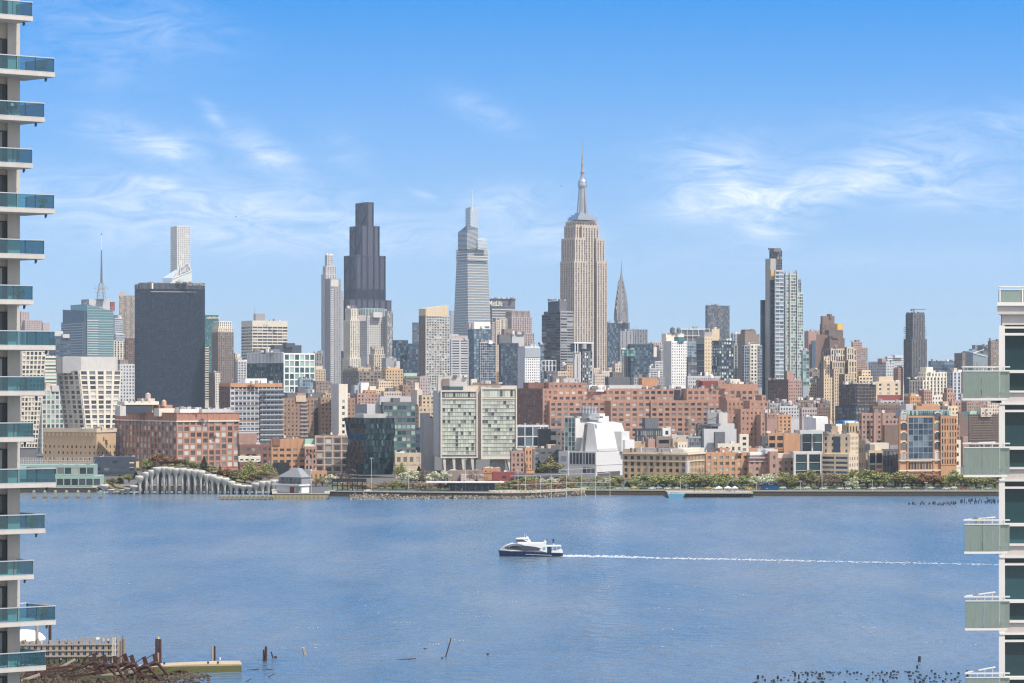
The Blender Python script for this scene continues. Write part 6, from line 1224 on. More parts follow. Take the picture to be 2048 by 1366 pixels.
def treeproto(kind, var):
    """unit tree 10 m tall: tapered trunk with limbs, crown of leaf clumps hung round several boughs"""
    if (kind, var) in TP: return TP[kind, var]
    rd = random.Random(hash((len(kind), ord(kind[0]), var)) & 255); m = MB()
    conifer = kind == 'dark'; tips = []
    t = MB(); t.tube((0, 0, -.3), (0, 0, 3.2), .28, .18, 7)
    for k in range(11):
        a = rd.uniform(0, 6.28); z = rd.uniform(1.0, 4.0); r = rd.uniform(1.8, 3.6); q = (r * math.cos(a), r * math.sin(a), z + rd.uniform(1.6, 4.0)); t.tube((0, 0, z * .75), q, .12, .03, 5); tips.append(q)
    t.tube((0, 0, 3.2), (rd.uniform(-.5, .5), 0, 8.5), .18, .03, 6); tips += [(0, 0, 8.2), (0, 0, 6.5)]
    n = dict(bare=900, white=1300).get(kind, 1500); s0 = .20 if kind == 'bare' else .30
    for i in range(n):
        if conifer:
            z = rd.uniform(.8, 10); r = (10.2 - z) * .24 * math.sqrt(rd.random()); a = rd.uniform(0, 6.28); p = Vector((r * math.cos(a), r * math.sin(a), z))
        else:
            c = tips[rd.randrange(len(tips))]; v = Vector((rd.gauss(0, 1), rd.gauss(0, 1), rd.gauss(0, 1))); v = v.normalized() * (rd.random() ** .45) * 1.75; v.z *= .75; p = Vector(c) + v
        s = s0 * rd.uniform(.6, 1.5); d = Vector((rd.gauss(0, 1), rd.gauss(0, 1), rd.gauss(0, 1) + .6)).normalized(); x = d.orthogonal().normalized(); y = d.cross(x)
        m.face([p + x * s, p + y * s * .8, p - x * s, p - y * s * .8])
    root = empty('tree'); o = t.build('trunk', BK, root); m.build('crown', LM[kind], root); TP[kind, var] = root; root['used'] = 0; return root
CNT = {}
ORD = 'first second third fourth fifth sixth seventh eighth ninth tenth eleventh twelfth thirteenth fourteenth fifteenth sixteenth seventeenth eighteenth nineteenth twentieth'.split() + ['twenty-%s' % o for o in 'first second third fourth fifth sixth seventh eighth ninth'.split()] + ['thirtieth']
KW = dict(green='fresh green', olive='olive brown', bare='bare twiggy brown', white='white blossoming', dark='dark evergreen', rust='rust coloured', pink='pinkish budding')
def tree(u, vtop, D, wpx, kind, where, z0=G0, shrub=False):
    p = treeproto(kind, len(CNT) % 3)
    if p['used']: p = copy_tree(p)
    else: p['used'] = 1
    h = pz(vtop, D) - z0; wd = wpx * D / F
    p.location = (px(u, D), D, z0); k = h / 9.6; p.scale = (wd / 5.6, wd / 5.6, k); p.rotation_euler = (0, 0, (u * 7.7) % 6.28)
    key = (kind, where); CNT[key] = CNT.get(key, 0) + 1; CNT[(u, D)] = 0
    TL.append((p, key, u, shrub))
TL = []
W1, W2, W3, W4, W5 = 'before the long tan warehouse', 'before the red mansion', 'before the modern glass block', 'before the orange arched warehouse', 'before the raised hotel'
for a in [(1272, 957, 1668, 26, 'green', W1), (1312, 951, 1665, 36, 'green', W1), (1334, 948, 1670, 34, 'green', W1), (1358, 949, 1666, 34, 'green', W1), (1388, 949, 1668, 32, 'olive', W1), (1401, 936, 1705, 30, 'bare', W1), (1418, 947, 1664, 34, 'green', W1), (1440, 953, 1668, 24, 'green', W1), (1255, 962, 1675, 20, 'dark', W1), (1228, 958, 1672, 18, 'olive', W1),
          (1484, 953, 1668, 26, 'green', W2), (1462, 962, 1680, 20, 'dark', W2), (1509, 951, 1666, 26, 'white', W2), (1530, 949, 1670, 28, 'white', W2), (1550, 952, 1667, 26, 'white', W2), (1574, 948, 1664, 34, 'olive', W2), (1590, 962, 1672, 20, 'olive', W2),
          (1622, 938, 1668, 34, 'olive', W3), (1640, 942, 1672, 30, 'bare', W3), (1662, 942, 1667, 34, 'bare', W3), (1682, 948, 1670, 28, 'olive', W3), (1706, 938, 1666, 40, 'green', W3), (1735, 938, 1670, 42, 'green', W3), (1704, 956, 1655, 20, 'white', W3),
          (1757, 935, 1690, 24, 'rust', W4), (1768, 944, 1667, 36, 'green', W4), (1796, 942, 1669, 42, 'olive', W4), (1824, 948, 1666, 30, 'olive', W4), (1845, 944, 1668, 40, 'rust', W4), (1868, 947, 1668, 28, 'rust', W4), (1884, 954, 1665, 26, 'olive', W4), (1908, 939, 1668, 34, 'green', W4), (1930, 952, 1670, 30, 'olive', W4), (1951, 953, 1667, 30, 'green', W4), (1972, 955, 1669, 30, 'olive', W4), (1990, 952, 1668, 28, 'green', W4),
          (804, 924, 1740, 18, 'green', W5), (822, 938, 1735, 30, 'white', W5), (838, 934, 1760, 34, 'dark', W5), (846, 936, 1745, 24, 'bare', W5), (870, 942, 1735, 24, 'white', W5), (888, 940, 1737, 24, 'white', W5), (953, 938, 1730, 30, 'bare', W5), (1100, 912, 1840, 34, 'olive', W5), (1078, 922, 1845, 30, 'dark', W5), (1060, 952, 1690, 24, 'green', W5), (1048, 956, 1680, 26, 'olive', W5), (1084, 956, 1690, 18, 'white', W5), (1104, 954, 1690, 20, 'white', W5), (1072, 960, 1670, 26, 'rust', W5),
          (535, 925, 1760, 24, 'green', 'left of the orange brick warehouse'), (522, 934, 1750, 26, 'bare', 'left of the orange brick warehouse'), (500, 920, 1740, 26, 'green', 'left of the orange brick warehouse'), (484, 936, 1745, 24, 'bare', 'left of the orange brick warehouse'), (550, 942, 1735, 22, 'bare', 'left of the orange brick warehouse'),
          (645, 952, 1700, 22, 'green', 'before the low orange annex'), (662, 948, 1700, 24, 'white', 'before the low orange annex'), (632, 955, 1695, 24, 'bare', 'before the low orange annex'), (612, 958, 1690, 22, 'bare', 'before the low orange annex'), (680, 944, 1720, 30, 'bare', 'before the low orange annex')]: tree(*a)
rd = random.Random(77)
for a, e, st, where, ks in [(1292, 1452, 15, W1, ['green', 'green', 'olive']), (1500, 1590, 17, W2, ['olive', 'green', 'white']), (1600, 1690, 15, W3, ['bare', 'olive', 'bare']), (1690, 1760, 14, W3, ['green', 'olive', 'green']), (1760, 1998, 15, W4, ['olive', 'rust', 'green', 'olive', 'green'])]:
    for i, u in enumerate(range(a, e, st)): tree(u + rd.uniform(-4, 4), 948 + rd.uniform(-4, 8), 1700 + rd.uniform(-8, 8), rd.uniform(28, 40), ks[i % len(ks)], where)
W6 = 'before the white museum'
for a in [(1128, 950, 1705, 20, 'olive', W6), (1142, 956, 1700, 18, 'bare', W6), (1158, 952, 1708, 20, 'green', W6), (1176, 957, 1702, 18, 'bare', W6), (1196, 951, 1706, 22, 'olive', W6), (1212, 955, 1700, 20, 'white', W6), (1226, 950, 1712, 22, 'green', W6), (1240, 954, 1704, 20, 'olive', W6)]: tree(*a)
IS = 'on the wavy concrete park'
for u, vt, w_, k, zz in [(240, 950, 24, 'dark', 970), (226, 956, 22, 'olive', 972), (258, 948, 26, 'green', 966), (272, 944, 20, 'dark', 960), (296, 917, 22, 'green', 944), (286, 930, 22, 'olive', 948), (322, 906, 30, 'rust', 935), (336, 914, 22, 'bare', 935), (350, 915, 28, 'rust', 935), (372, 918, 26, 'olive', 937), (392, 925, 24, 'olive', 940), (408, 914, 28, 'dark', 944), (420, 930, 24, 'olive', 948), (440, 932, 18, 'dark', 953), (455, 936, 26, 'rust', 957), (470, 940, 30, 'olive', 965), (490, 938, 28, 'green', 969), (504, 950, 26, 'rust', 967), (520, 940, 26, 'olive', 962), (540, 945, 24, 'bare', 960), (462, 952, 24, 'green', 962), (430, 944, 22, 'rust', 951)]:
    tree(u, vt, 1650, w_, k, IS, z0=pz(zz, 1640))
rd = random.Random(21); PK = 'in the riverside park'
for i in range(60):
    u = 690 + i * 7.6 + rd.uniform(-4, 4); tree(u, 962 + rd.uniform(-3, 6), 1625 + rd.uniform(0, 40), rd.uniform(12, 22), rd.choice(['pink', 'pink', 'olive', 'bare', 'green', 'rust']), PK, shrub=True)
for i in range(26):
    u = 1235 + i * 29 + rd.uniform(-6, 6); tree(u, 970 + rd.uniform(-2, 3), 1690, rd.uniform(14, 24), rd.choice(['dark', 'olive', 'dark']), 'behind the parked cars', shrub=True)
tot = {}
for p, key, u, sh in TL: tot[key] = tot.get(key, 0) + 1
seen = {}
for p, key, u, sh in sorted(TL, key=lambda t: t[2]):
    seen[key] = seen.get(key, 0) + 1; kind, where = key; nm = 'shrub' if sh else 'tree'
    if sh: tag(p, '%s shrub %s' % (KW[kind], where) if tot[key] == 1 else '%s shrub %s, %s from the left' % (KW[kind], where, ORD[min(seen[key], 30) - 1]), 'shrub', 'shrubs ' + where); p.name = 'shrub'
    else: tag(p, '%s tree %s' % (KW[kind], where) if tot[key] == 1 else '%s tree %s, %s from the left' % (KW[kind], where, ORD[min(seen[key], 30) - 1]), 'tree', 'trees ' + where)
    if 'used' in p: del p['used']

# ------------------------------------------------------------------ cars, lamps, piers, rocks
CARM = [('white', (.75, .75, .74)), ('black', (.02, .02, .022)), ('grey', (.25, .26, .27)), ('yellow', (.8, .42, .03)), ('dark blue', (.03, .06, .14)), ('silver', (.5, .51, .52)), ('red', (.35, .03, .03))]
def car(cname, col):
    r = empty('parked_car'); pm = mat_plain('car_paint_' + cname.replace(' ', '_'), col, .25, .2, .6)
    m = MB(); m.prism([(-2.2, -.9), (2.2, -.9), (2.2, .9), (-2.2, .9)], .35, [.85, .95, .95, .85]); m.prism([(-1.3, -.8), (1.6, -.8), (1.6, .8), (-1.3, .8)], .93, [1.48] * 4, top=[(-.7, -.68), (1.2, -.68), (1.2, .68), (-.7, .68)]); m.build('body', pm, r)
    m = MB(); m.face([(-1.1, -.83, 1.0), (1.4, -.83, 1.0), (1.1, -.72, 1.4), (-.7, -.72, 1.4)]); m.build('window', PMt('dk'), r)
    for x in (-1.4, 1.4): m = MB(); m.tube((x, -.95, .33), (x, -.7, .33), .33, n=10); m.build('wheel', WMt('black'), r)
    return r
CP = [car(*c) for c in CARM]; rd = random.Random(12); cars = []
for i in range(53):
    u = 1122 + i * 16.4 + rd.uniform(-2, 2)
    if 1400 < u < 1415: continue
    k = rd.choices(range(7), [5, 4, 4, 1, 1, 3, 1])[0]; cars.append((u, 1648 if i % 3 else 1656, k))
cars += [(735, 1612, 0), (752, 1612, 2), (664, 1614, 5), (671, 1620, 4), (659, 1700, 0), (690, 1702, 6), (722, 1704, 1)]
cc = {}; used = {}
for u, d, k in sorted(cars): cc[(k, u < 1000)] = cc.get((k, u < 1000), 0) + 1
s2 = {}
for u, d, k in sorted(cars):
    o = CP[k] if k not in used else copy_tree(CP[k]); used[k] = 1
    o.location = (px(u, d), d, G0 + .05); key = (k, u < 1000); s2[key] = s2.get(key, 0) + 1
    tag(o, '%s car parked %s%s' % (CARM[k][0], 'in the riverside park' if u < 1000 else 'under the right bank trees', '' if cc[key] == 1 else ', %s %s one from the left' % (ORD[min(s2[key], 30) - 1], CARM[k][0])), 'car', 'cars parked along the river road')
for k, c in enumerate(CP):
    if k not in used:
        for q in ALLKIDS.get(c.name, []): bpy.data.objects.remove(q)
        bpy.data.objects.remove(c)
def lamp(u, D, vt, lab, wide=False):
    r = empty('street_lamp', (px(u, D), D, G0), 0, lab, 'lamp post', 'lamp posts along the river'); h = pz(vt, D) - G0
    m = MB(); m.tube((0, 0, 0), (0, 0, h), .16, .10, 6); m.build('post', WMt('concl'), r); m = MB(); m.box(-1.1 if wide else -.5, 1.1 if wide else .5, -.2, .2, h - .25, h + .1); m.build('lamp_head', WMt('greyl'), r)
for i, (u, D, vt, w_, lab) in enumerate([(743, 1620, 916, 1, 'tall pale lamp post before the black angular building'), (817, 1625, 930, 1, 'tall pale lamp post among white blossoms left of the raised hotel'), (931, 1625, 918, 1, 'tall lamp post standing over the white canopy'), (1036, 1625, 932, 0, 'tall lamp post at the right end of the white canopy'), (1361, 1625, 955, 0, 'white mast rising behind the blue barge'), (1372, 1630, 962, 0, 'short white post just right of the blue barge mast'), (1601, 1620, 962, 1, 'pale lamp post under bare trees before the modern glass block'), (1644, 1625, 905, 0, 'tall thin flagpole before the beige modern block'), (1513, 1622, 966, 0, 'thin post left of the blossom trees'), (1620, 1618, 978, 0, 'short bollard lamp right of the pale lamp post'), (1745, 1622, 960, 0, 'thin lamp post among the right hand green trees'), (1852, 1616, 965, 1, 'camera topped pale post before the orange arched warehouse'), (1911, 1618, 968, 0, 'thin lamp post left of the lower right balcony'), (1965, 1618, 972, 0, 'short lamp post behind the lower right balcony'), (623, 1575, 959, 1, 'slim pale post on the dock right of the boathouse'), (420, 1640, 930, 0, 'thin post on the wavy park')]): lamp(u, D, vt, lab, w_)
def arch():
    D = 1625; r = empty('pier_gate', (px(695, D), D, G0), 0, 'rusty black steel pier gate with a round arch', 'gate'); k = D / F
    m = MB()
    for i in range(7): x = (-30 + i * 10) * k; m.box(x - .3, x + .3, -.3, .3, 0, 7.2)
    m.build('column', WMt('black'), r); m = MB(); m.box(-31 * k, 38 * k, -.35, .35, 5.6, 7.8); m.box(-31 * k, 38 * k, -.32, .32, 3.0, 3.5); m.build('beam', WMt('black'), r)
    m = MB(); curve_tube(m, [(17 * k * math.cos(t) + 4 * k, 0, 7.8 + 6 * math.sin(t)) for t in [math.pi * q / 12 for q in range(13)]], .35, 6)
    for t in (.5, 1.05, 1.57, 2.1, 2.64): m.tube((4 * k, 0, 7.8), (17 * k * math.cos(t) + 4 * k, 0, 7.8 + 6 * math.sin(t)), .14, n=4)
    m.build('arch', WMt('black'), r)
arch()
def canopy():
    D = 1625; r = empty('canopy', (px(930, D), D, G0), 0, 'long thin white canopy roof on slim posts in the riverside park', 'canopy'); k = D / F
    m = MB(); m.box(-77 * k, 78 * k, -5, 5, 5.2, 5.8); m.build('roof', WMt('whiteb'), r)
    for i in range(12): m = MB(); x = (-70 + i * 13) * k; m.tube((x, -4, 0), (x, -4, 5.2), .14, n=5); m.build('post', WMt('greyd'), r)
    m = MB(); m.box(-30 * k, 60 * k, 2, 3, 0, 4.8); m.build('kiosk_wall', WMt('bluegl'), r)
canopy()
def frameart():
    D = 1585; r = empty('frame_sculpture', (px(1130, D), D, 0), 0, 'thin open steel outline of a pier shed standing in the water before the museum', 'sculpture'); k = D / F; m = MB(); X = lambda u: (u - 1130) * k; Z = lambda v: pz(v, D)
    for u, vt, vb in [(1036, 951, 976), (1051, 952, 976), (1072, 951, 997), (1081, 951, 976), (1103, 950, 996), (1133, 948, 994), (1163, 947, 993), (1191, 946, 992), (1220, 946, 990)]:
        p = MB(); p.tube((X(u), 0, min(Z(vb), 3) - 1), (X(u), 0, Z(vt)), .15, n=5); p.build('post', WMt('concl'), r)
    for a, va, b_, vb in [(1020, 952, 1220, 946), (1020, 970, 1191, 964), (1118, 940, 1192, 936), (1192, 936, 1202, 937), (1202, 937, 1203, 943), (1203, 943, 1220, 946), (1191, 965, 1220, 966)]: m.tube((X(a), 0, Z(va)), (X(b_), 0, Z(vb)), .13, n=5)
    m.build('beam', WMt('concl'), r)
frameart()
def pier():
    D = 1592; r = empty('pier', (px(1420, D), D, 0), 0, 'wide timber pier with dark piles and white tents left of the blossom trees', 'pier'); k = D / F
    m = MB(); m.box(-85 * k, 85 * k, -5, 22, 2.4, 3.1); m.build('deck', mat_wall('deck_boards', (.34, .30, .24), .25, .9, .4, False), r)
    for i in range(56): m = MB(); x = (-84 + i * 3.05) * k; m.tube((x, -4.8, -2), (x, -4.8, 2.4), .28, n=6); m.build('pile', WMt('black'), r)
    m = MB(); m.box(-84 * k, 84 * k, 2, 20, .2, 2.3); m.build('under_deck_block', WMt('black'), r)  # solid black block filling the space under the deck
    m = MB(); m.box(-85 * k, 84 * k, -4.9, -4.8, 4.0, 4.1)
    for i in range(40): x = (-84 + i * 4.3) * k; m.box(x, x + .08, -4.9, -4.8, 3.1, 4.1)
    m.build('railing', WMt('greyl'), r)
    for i, (u, w_) in enumerate([(1438, 14), (1456, 16), (1470, 12)]): t = empty('market_tent', (px(u, 1602), 1602, 3.1), 0, ['left white pitched tent on the timber pier', 'middle white pitched tent on the timber pier', 'right white pitched tent on the timber pier'][i], 'tent', 'white tents on the timber pier'); m = MB(); w2 = w_ * k / 2; m.prism([(-w2, -2), (w2, -2), (w2, 2), (-w2, 2)], 2.1, [3.4] * 4, top=[(-.3, -.3), (.3, -.3), (.3, .3), (-.3, .3)]); m.build('tent_roof', WMt('whiteb'), t); m = MB(); [m.box(a - .06, a + .06, -1.9, -1.8, 0, 2.1) for a in (-w2 + .1, w2 - .1)]; m.build('tent_pole', WMt('greyl'), t)
pier()
def barge():
    D = 1584; r = empty('barge', (px(1352, D), D, 0), 0, 'small bright blue barge moored at the left end of the timber pier', 'barge'); k = D / F; a = 17.5 * k
    m = MB(); m.prism([(-a + 1, -3), (a - 1.5, -3), (a - 1.5, 3), (-a + 1, 3)], -.3, [2.5, 2.6, 2.6, 2.5], top=[(-a, -3.4), (a, -3.4), (a, 3.4), (-a, 3.4)]); m.build('hull', mat_plain('barge_blue', (.12, .34, .50), .5), r)
    m = MB(); m.box(-a + .2, a - .2, -3.2, 3.2, 2.5, 2.62); m.build('deck', WMt('steel'), r); m = MB(); m.box(-3, 2, -1.2, 1.4, 2.62, 3.6); m.build('cabin', WMt('steel'), r)
barge()
def pavilion():
    D = 1640; r = empty('pavilion', (px(1540, D), D, G0), 0, 'dark curved roof pavilion with turquoise mural beneath the blossom trees', 'pavilion'); m = MB(); n = 12; pr = [(-7 + 14 * i / n, 3.4 + 1.6 * math.sin(math.pi * i / n)) for i in range(n + 1)]
    for (a, za), (b_, zb) in zip(pr[:-1], pr[1:]): m.hexa([(a, -4, za - .4), (b_, -4, zb - .4), (b_, 4, zb - .4), (a, 4, za - .4), (a, -4, za), (b_, -4, zb), (b_, 4, zb), (a, 4, za)])
    m.build('roof', WMt('slate'), r); m = MB(); m.box(-6, 6, -1, 1, 0, 3.2); m.build('wall', WMt('bluep'), r)
pavilion()
def rocks():
    rd = random.Random(6); m = MB()
    for i in range(1500):
        t = rd.random(); u = 700 + 470 * t; d0 = 1600 if u < 800 else 1582; d = rd.uniform(1554 + 25 * (1 - t) * 0, d0) if u < 860 else rd.uniform(1570, 1584)
        if u > 1060: d = 1580 + (u - 1060) / 105 * 40 + rd.uniform(-10, 3)
        s = rd.uniform(.35, 1.1); x = px(u, d); z = .1 + max(0, (d - 1556) / 28) * 1.4 * rd.random(); a = rd.uniform(0, 3)
        q = [(x + s * math.cos(a + k * 1.57) * rd.uniform(.6, 1.2), d + s * math.sin(a + k * 1.57), z - s * .5) for k in range(4)]; q2 = [(x + (p[0] - x) * .6, d + (p[1] - d) * .6, z + s * rd.uniform(.3, .7)) for p in q]; m.hexa(q + q2)
    tag(m.build('riprap_rocks', leafmat('rock_mixed', (.05, .045, .035), (.30, .27, .22))), kind='stuff')
    m = MB()
    for i in range(900):
        u = 980 + 190 * rd.random(); d = 1592 + rd.uniform(0, 14) + (max(0, u - 1060)) / 105 * 38; s = rd.uniform(.3, .9); x = px(u, d); m.prism([(x - s, d - s * .6), (x + s, d - s * .6), (x + s, d + s * .6), (x - s, d + s * .6)], G0, [G0 + .8 + s * .4] * 4)
    tag(m.build('pale_boulders', leafmat('rock_pale', (.30, .26, .20), (.62, .56, .46))), kind='stuff')
rocks()
def post_field():
    rd = random.Random(9)
    def proto(nm, mat, r=.27, lean=.08):
        m = MB(); m.tube((0, 0, -1), (lean, 0, 1), r, r * .8, 7); return m.build(nm, mat)
    pm = WMt('black'); P1 = proto('pile_stub', pm); P1.location = (px(1838, 645), 645, 0); P1.scale = (1.6, 1.6, 1.4); tag(P1, 'dark pile stub standing alone at the head of the lower right pile field', 'pile', 'old pile stubs at lower right')
    spots = [(1935, 1353, 1.5), (1834, 1337, .8), (1516, 1358, .9), (1530, 1362, .5), (1555, 1357, .7), (1590, 1353, .9), (1598, 1358, 1.1), (1615, 1352, .9), (1640, 1354, 1.0)]
    for i in range(150):
        t = rd.random(); u = 1575 + 350 * t ** .8; v = rd.uniform(1343, 1374) if u > 1810 else rd.uniform(1344, 1352) if rd.random() < .55 else rd.uniform(1355, 1374); spots.append((u, v, rd.uniform(.12, .45)))
    for i in range(22): spots.append((1500 + rd.random() * 150, rd.uniform(1355, 1370), rd.uniform(.15, .5)))
    for u, v, h in spots: o = P1.copy(); C.objects.link(o); d = 357000 / (v - V0); o.location = (px(u, d), d, 0); o.scale = (rd.uniform(.8, 1.5),) * 2 + (h,); o.rotation_euler = (rd.uniform(-.1, .1), rd.uniform(-.1, .1), rd.random() * 6); o['label'] = 'worn dark pile stub in the scattered field at the lower right corner'
    P2 = proto('pile_stub', pm, .32); P2.location = (px(1817, 1490), 1490, 0); P2.scale = (1, 1, 1.2); tag(P2, 'weathered pile stub in the row of old posts before the right river wall', 'pile', 'old posts off the right bank')
    for i in range(95):
        u = 1817 + 100 * rd.random() ** .9 if i < 38 else 1918 + 80 * rd.random(); v = 1009 + rd.uniform(-2, 1.5) if u < 1918 else rd.uniform(1000, 1009) - (u > 1960) * 1.5; o = P2.copy(); C.objects.link(o); d = 357000 / (v - V0); o.location = (px(u, d), d, 0); o.scale = (1, 1, rd.uniform(.5, 1.9)); o.rotation_euler = (rd.uniform(-.15, .15), rd.uniform(-.2, .2), rd.random() * 6)
    # mooring blocks under the green pier
    T = empty('mooring_block', (px(201, 1573), 1573, 0), 0, None, 'mooring block', 'mooring blocks before the pale green pier'); m = MB(); m.box(-1.1, 1.1, -1.1, 1.1, -.5, 1.2); m.build('base', WMt('brown'), T); m = MB(); m.box(-.8, .8, -.8, .8, 1.2, 4.4); m.build('block', mat_wall('mossy_block', (.20, .24, .17), .3), T); m = MB(); m.box(-.55, .55, -.55, .55, 4.4, 5.0); m.build('cap', WMt('greyl'), T)
    lab = ['nearest the wavy park', 'second from the wavy park', 'third from the wavy park', 'in the middle of the row', 'third from the left balconies', 'second from the left balconies', 'touching the left balconies']
    for i, u in enumerate((201, 178, 156, 133, 111, 90, 68)):
        o = T if i == 0 else copy_tree(T); o.location = (px(u, 1573), 1573, 0); o['label'] = 'mossy square mooring block ' + lab[i]
post_field()

# ------------------------------------------------------------------ ferry and wake
def ferry():
    D = 1044; k = D / F; r = empty('ferry', (px(1061, D), D, 0), R(2), 'white passenger ferry with navy hull and dark lens shaped windows', 'ferry'); q = k / 9.31
    X = lambda x: (x - 940) * q; Z = lambda y: (570 - y) * q
    navy = mat_plain('hull_navy', (.012, .03, .10), .3); wt = mat_plain('boat_white', (.66, .66, .65), .4); dk = mat_plain('boat_glass', (.04, .05, .075), .2, 0, .6); teal = mat_plain('emblem_teal', (.10, .40, .42), .5)
    def ext(name, pts, y0, y1, mat, p=r):
        m = MB(); n = len(pts); a = [(X(x), y0, Z(y)) for x, y in pts]; b_ = [(X(x), y1, Z(y)) for x, y in pts]; m.v = a + b_; m.f = [tuple(range(n)), tuple(range(2 * n - 1, n - 1, -1))] + [(i, i + n, (i + 1) % n + n, (i + 1) % n) for i in range(n)]; m.m = [0] * len(m.f); return m.build(name, mat, p)
    m = MB(); st = [(345, 0.3), (420, 2.0), (560, 3.4), (760, 4.0), (1535, 4.0)]
    for (xa, wa), (xb, wb) in zip(st[:-1], st[1:]): ya, yb = 460 + 45 * (xa - 345) / 1190, 460 + 45 * (xb - 345) / 1190; m.hexa([(X(xa) + (.5 if xa == 345 else 0), -wa * .8, -.6), (X(xb), -wb * .8, -.6), (X(xb), wb * .8, -.6), (X(xa) + (.5 if xa == 345 else 0), wa * .8, -.6), (X(xa), -wa, Z(ya)), (X(xb), -wb, Z(yb)), (X(xb), wb, Z(yb)), (X(xa), wa, Z(ya))])
    m.build('hull', navy, r)
    ext('hull_stripe', [(840, 528), (1330, 545), (1330, 549), (840, 532)], -4.03, -3.6, wt)
    prof = [(358, 462), (390, 425), (440, 392), (500, 362), (590, 334), (690, 322), (1170, 322), (1225, 330), (1240, 400), (1240, 498), (560, 472)]
    m = MB(); n = len(prof); wd = lambda x: min(3.7, .4 + (x - 345) / 75.) 
    L_ = [(X(x), -wd(x), Z(y)) for x, y in prof]; R_ = [(X(x), wd(x), Z(y)) for x, y in prof]; m.v = L_ + R_; m.f = [tuple(range(n)), tuple(range(2 * n - 1, n - 1, -1))] + [(i, i + n, (i + 1) % n + n, (i + 1) % n) for i in range(n)]; m.m = [0] * len(m.f); o = m.build('cabin', wt, r)
    w2 = lambda x: -min(3.74, .44 + (x - 345) / 75.)
    m = MB(); pts = [(545, 428), (545, 395), (590, 375), (690, 368), (870, 370), (1000, 385), (1075, 402), (1128, 420), (1085, 458), (800, 452)]; m.face([(X(x), w2(x) - .03, Z(y)) for x, y in pts]); m.build('side_window', dk, o)
    m = MB(); m.face([(X(x), w2(x) - .03, Z(y)) for x, y in [(448, 410), (480, 398), (538, 385), (535, 425), (480, 425)]]); m.build('bow_window', dk, o)
    ext('wheelhouse', [(700, 322), (690, 262), (930, 262), (960, 322)], -2.4, 2.4, wt); ext('wheelhouse_window', [(672, 296), (670, 256), (830, 256), (885, 298), (740, 300)], -2.46, 2.46, dk)
    ext('wheelhouse_roof', [(668, 252), (670, 240), (800, 228), (905, 236), (900, 254)], -2.6, 2.6, wt); ext('roof_strut', [(790, 254), (840, 254), (960, 322), (925, 322)], -2.52, -2.3, wt)
    for x in (825, 860): m = MB(); m.tube((X(x), 0, Z(232)), (X(x), 0, Z(150)), .05, n=4); m.build('antenna', wt, r)
    m = MB(); m.lathe([(.6, Z(240)), (.5, Z(215)), (.1, Z(208))], 10, X(880), 0); m.build('radar_dome', wt, r)
    ext('roof_fin', [(1160, 322), (1180, 285), (1210, 255), (1240, 255), (1225, 322)], -3.6, -3.2, wt); ext('fin_tip', [(1212, 275), (1225, 252), (1262, 256), (1240, 275)], -3.65, -3.15, dk)
    ext('exhaust_mast', [(1350, 330), (1340, 250), (1385, 246), (1380, 330)], -1.6, -1.0, dk); ext('mast_post', [(1362, 380), (1362, 330), (1378, 330), (1378, 380)], -1.5, -1.1, wt)
    ext('aft_roof', [(1215, 388), (1220, 376), (1505, 372), (1505, 384)], -3.7, 3.7, wt); ext('aft_rail', [(1320, 500), (1325, 460), (1530, 458), (1535, 505)], -3.9, 3.9, wt); ext('aft_cabin', [(1240, 498), (1240, 388), (1320, 388), (1320, 498)], -2.6, 2.6, WMt('bluegl'))
    for x in (1345, 1420, 1495): ext('aft_post', [(x, 460), (x, 384), (x + 8, 384), (x + 8, 460)], -3.6, -3.4, wt)
    m = MB(); n = 20; m.v = [(X(1185) + rr * math.cos(6.283 * i / n), -3.76, Z(420) + rr * math.sin(6.283 * i / n)) for rr in (.62, .40) for i in range(n)]; m.f = [(i, (i + 1) % n, (i + 1) % n + n, i + n) for i in range(n)]; m.m = [0] * n; m.build('round_emblem', teal, r)
    m = MB(); m.face([(X(1185) + .3 * math.cos(6.283 * i / 8), -3.765, Z(420) + .42 * math.sin(6.283 * i / 8)) for i in range(8)]); m.build('round_emblem', teal, r)
    # foam
    rd = random.Random(2); m = MB()
    def foam(u, v, su, h=.03):
        d = 357000 / (v - V0); x = px(u, d); n = 7; a0 = rd.random() * 6; s = su * d / F; m.face([(x + s * rd.uniform(.6, 1.3) * math.cos(a0 + 6.283 * i / n), d + 4.2 * s * rd.uniform(.5, 1.2) * math.sin(a0 + 6.283 * i / n), h + rd.random() * .04) for i in range(n)])
    for i in range(1500):
        t = rd.random() ** 1.35; u = 1122 + 875 * t; v = 1112.2 + 17.5 * t + rd.gauss(0, .6 + 1.0 * t * (i % 3 == 0)); foam(u, v, rd.uniform(.4, 3.6) * (1 - .45 * t), .04)
    for i in range(110): t = rd.random(); u = 1122 + 170 * t; foam(u, 1111.5 + 3 * t + rd.gauss(0, .9), rd.uniform(1, 3.2), .1)
    for i in range(60): t = rd.random(); foam(1008 + 115 * t, 1111.6 + .8 * math.sin(t * 5) + rd.gauss(0, .25), rd.uniform(.6, 1.6))
    for i in range(60): t = rd.random(); u = 1125 + 120 * t; x = px(u, 1042); s = rd.uniform(.15, .45) * (1 - t * .5); m.hexa([(x - s * 2, 1041, 0), (x + s * 2, 1041, 0), (x + s * 2, 1043, 0), (x - s * 2, 1043, 0), (x - s, 1041.5, s * 1.6), (x + s, 1041.5, s * 1.6), (x + s, 1042.5, s * 1.6), (x - s, 1042.5, s * 1.6)])
    for i in range(34):
        u, v = rd.uniform(60, 1950), rd.uniform(1160, 1300)
        for j in range(7): foam(u + rd.uniform(-26, 26), v + rd.gauss(0, .6), rd.uniform(.5, 1.5))
    tag(m.build('wake_foam', mat_plain('foam_white', (.40, .44, .48), .8)), kind='stuff')
ferry()

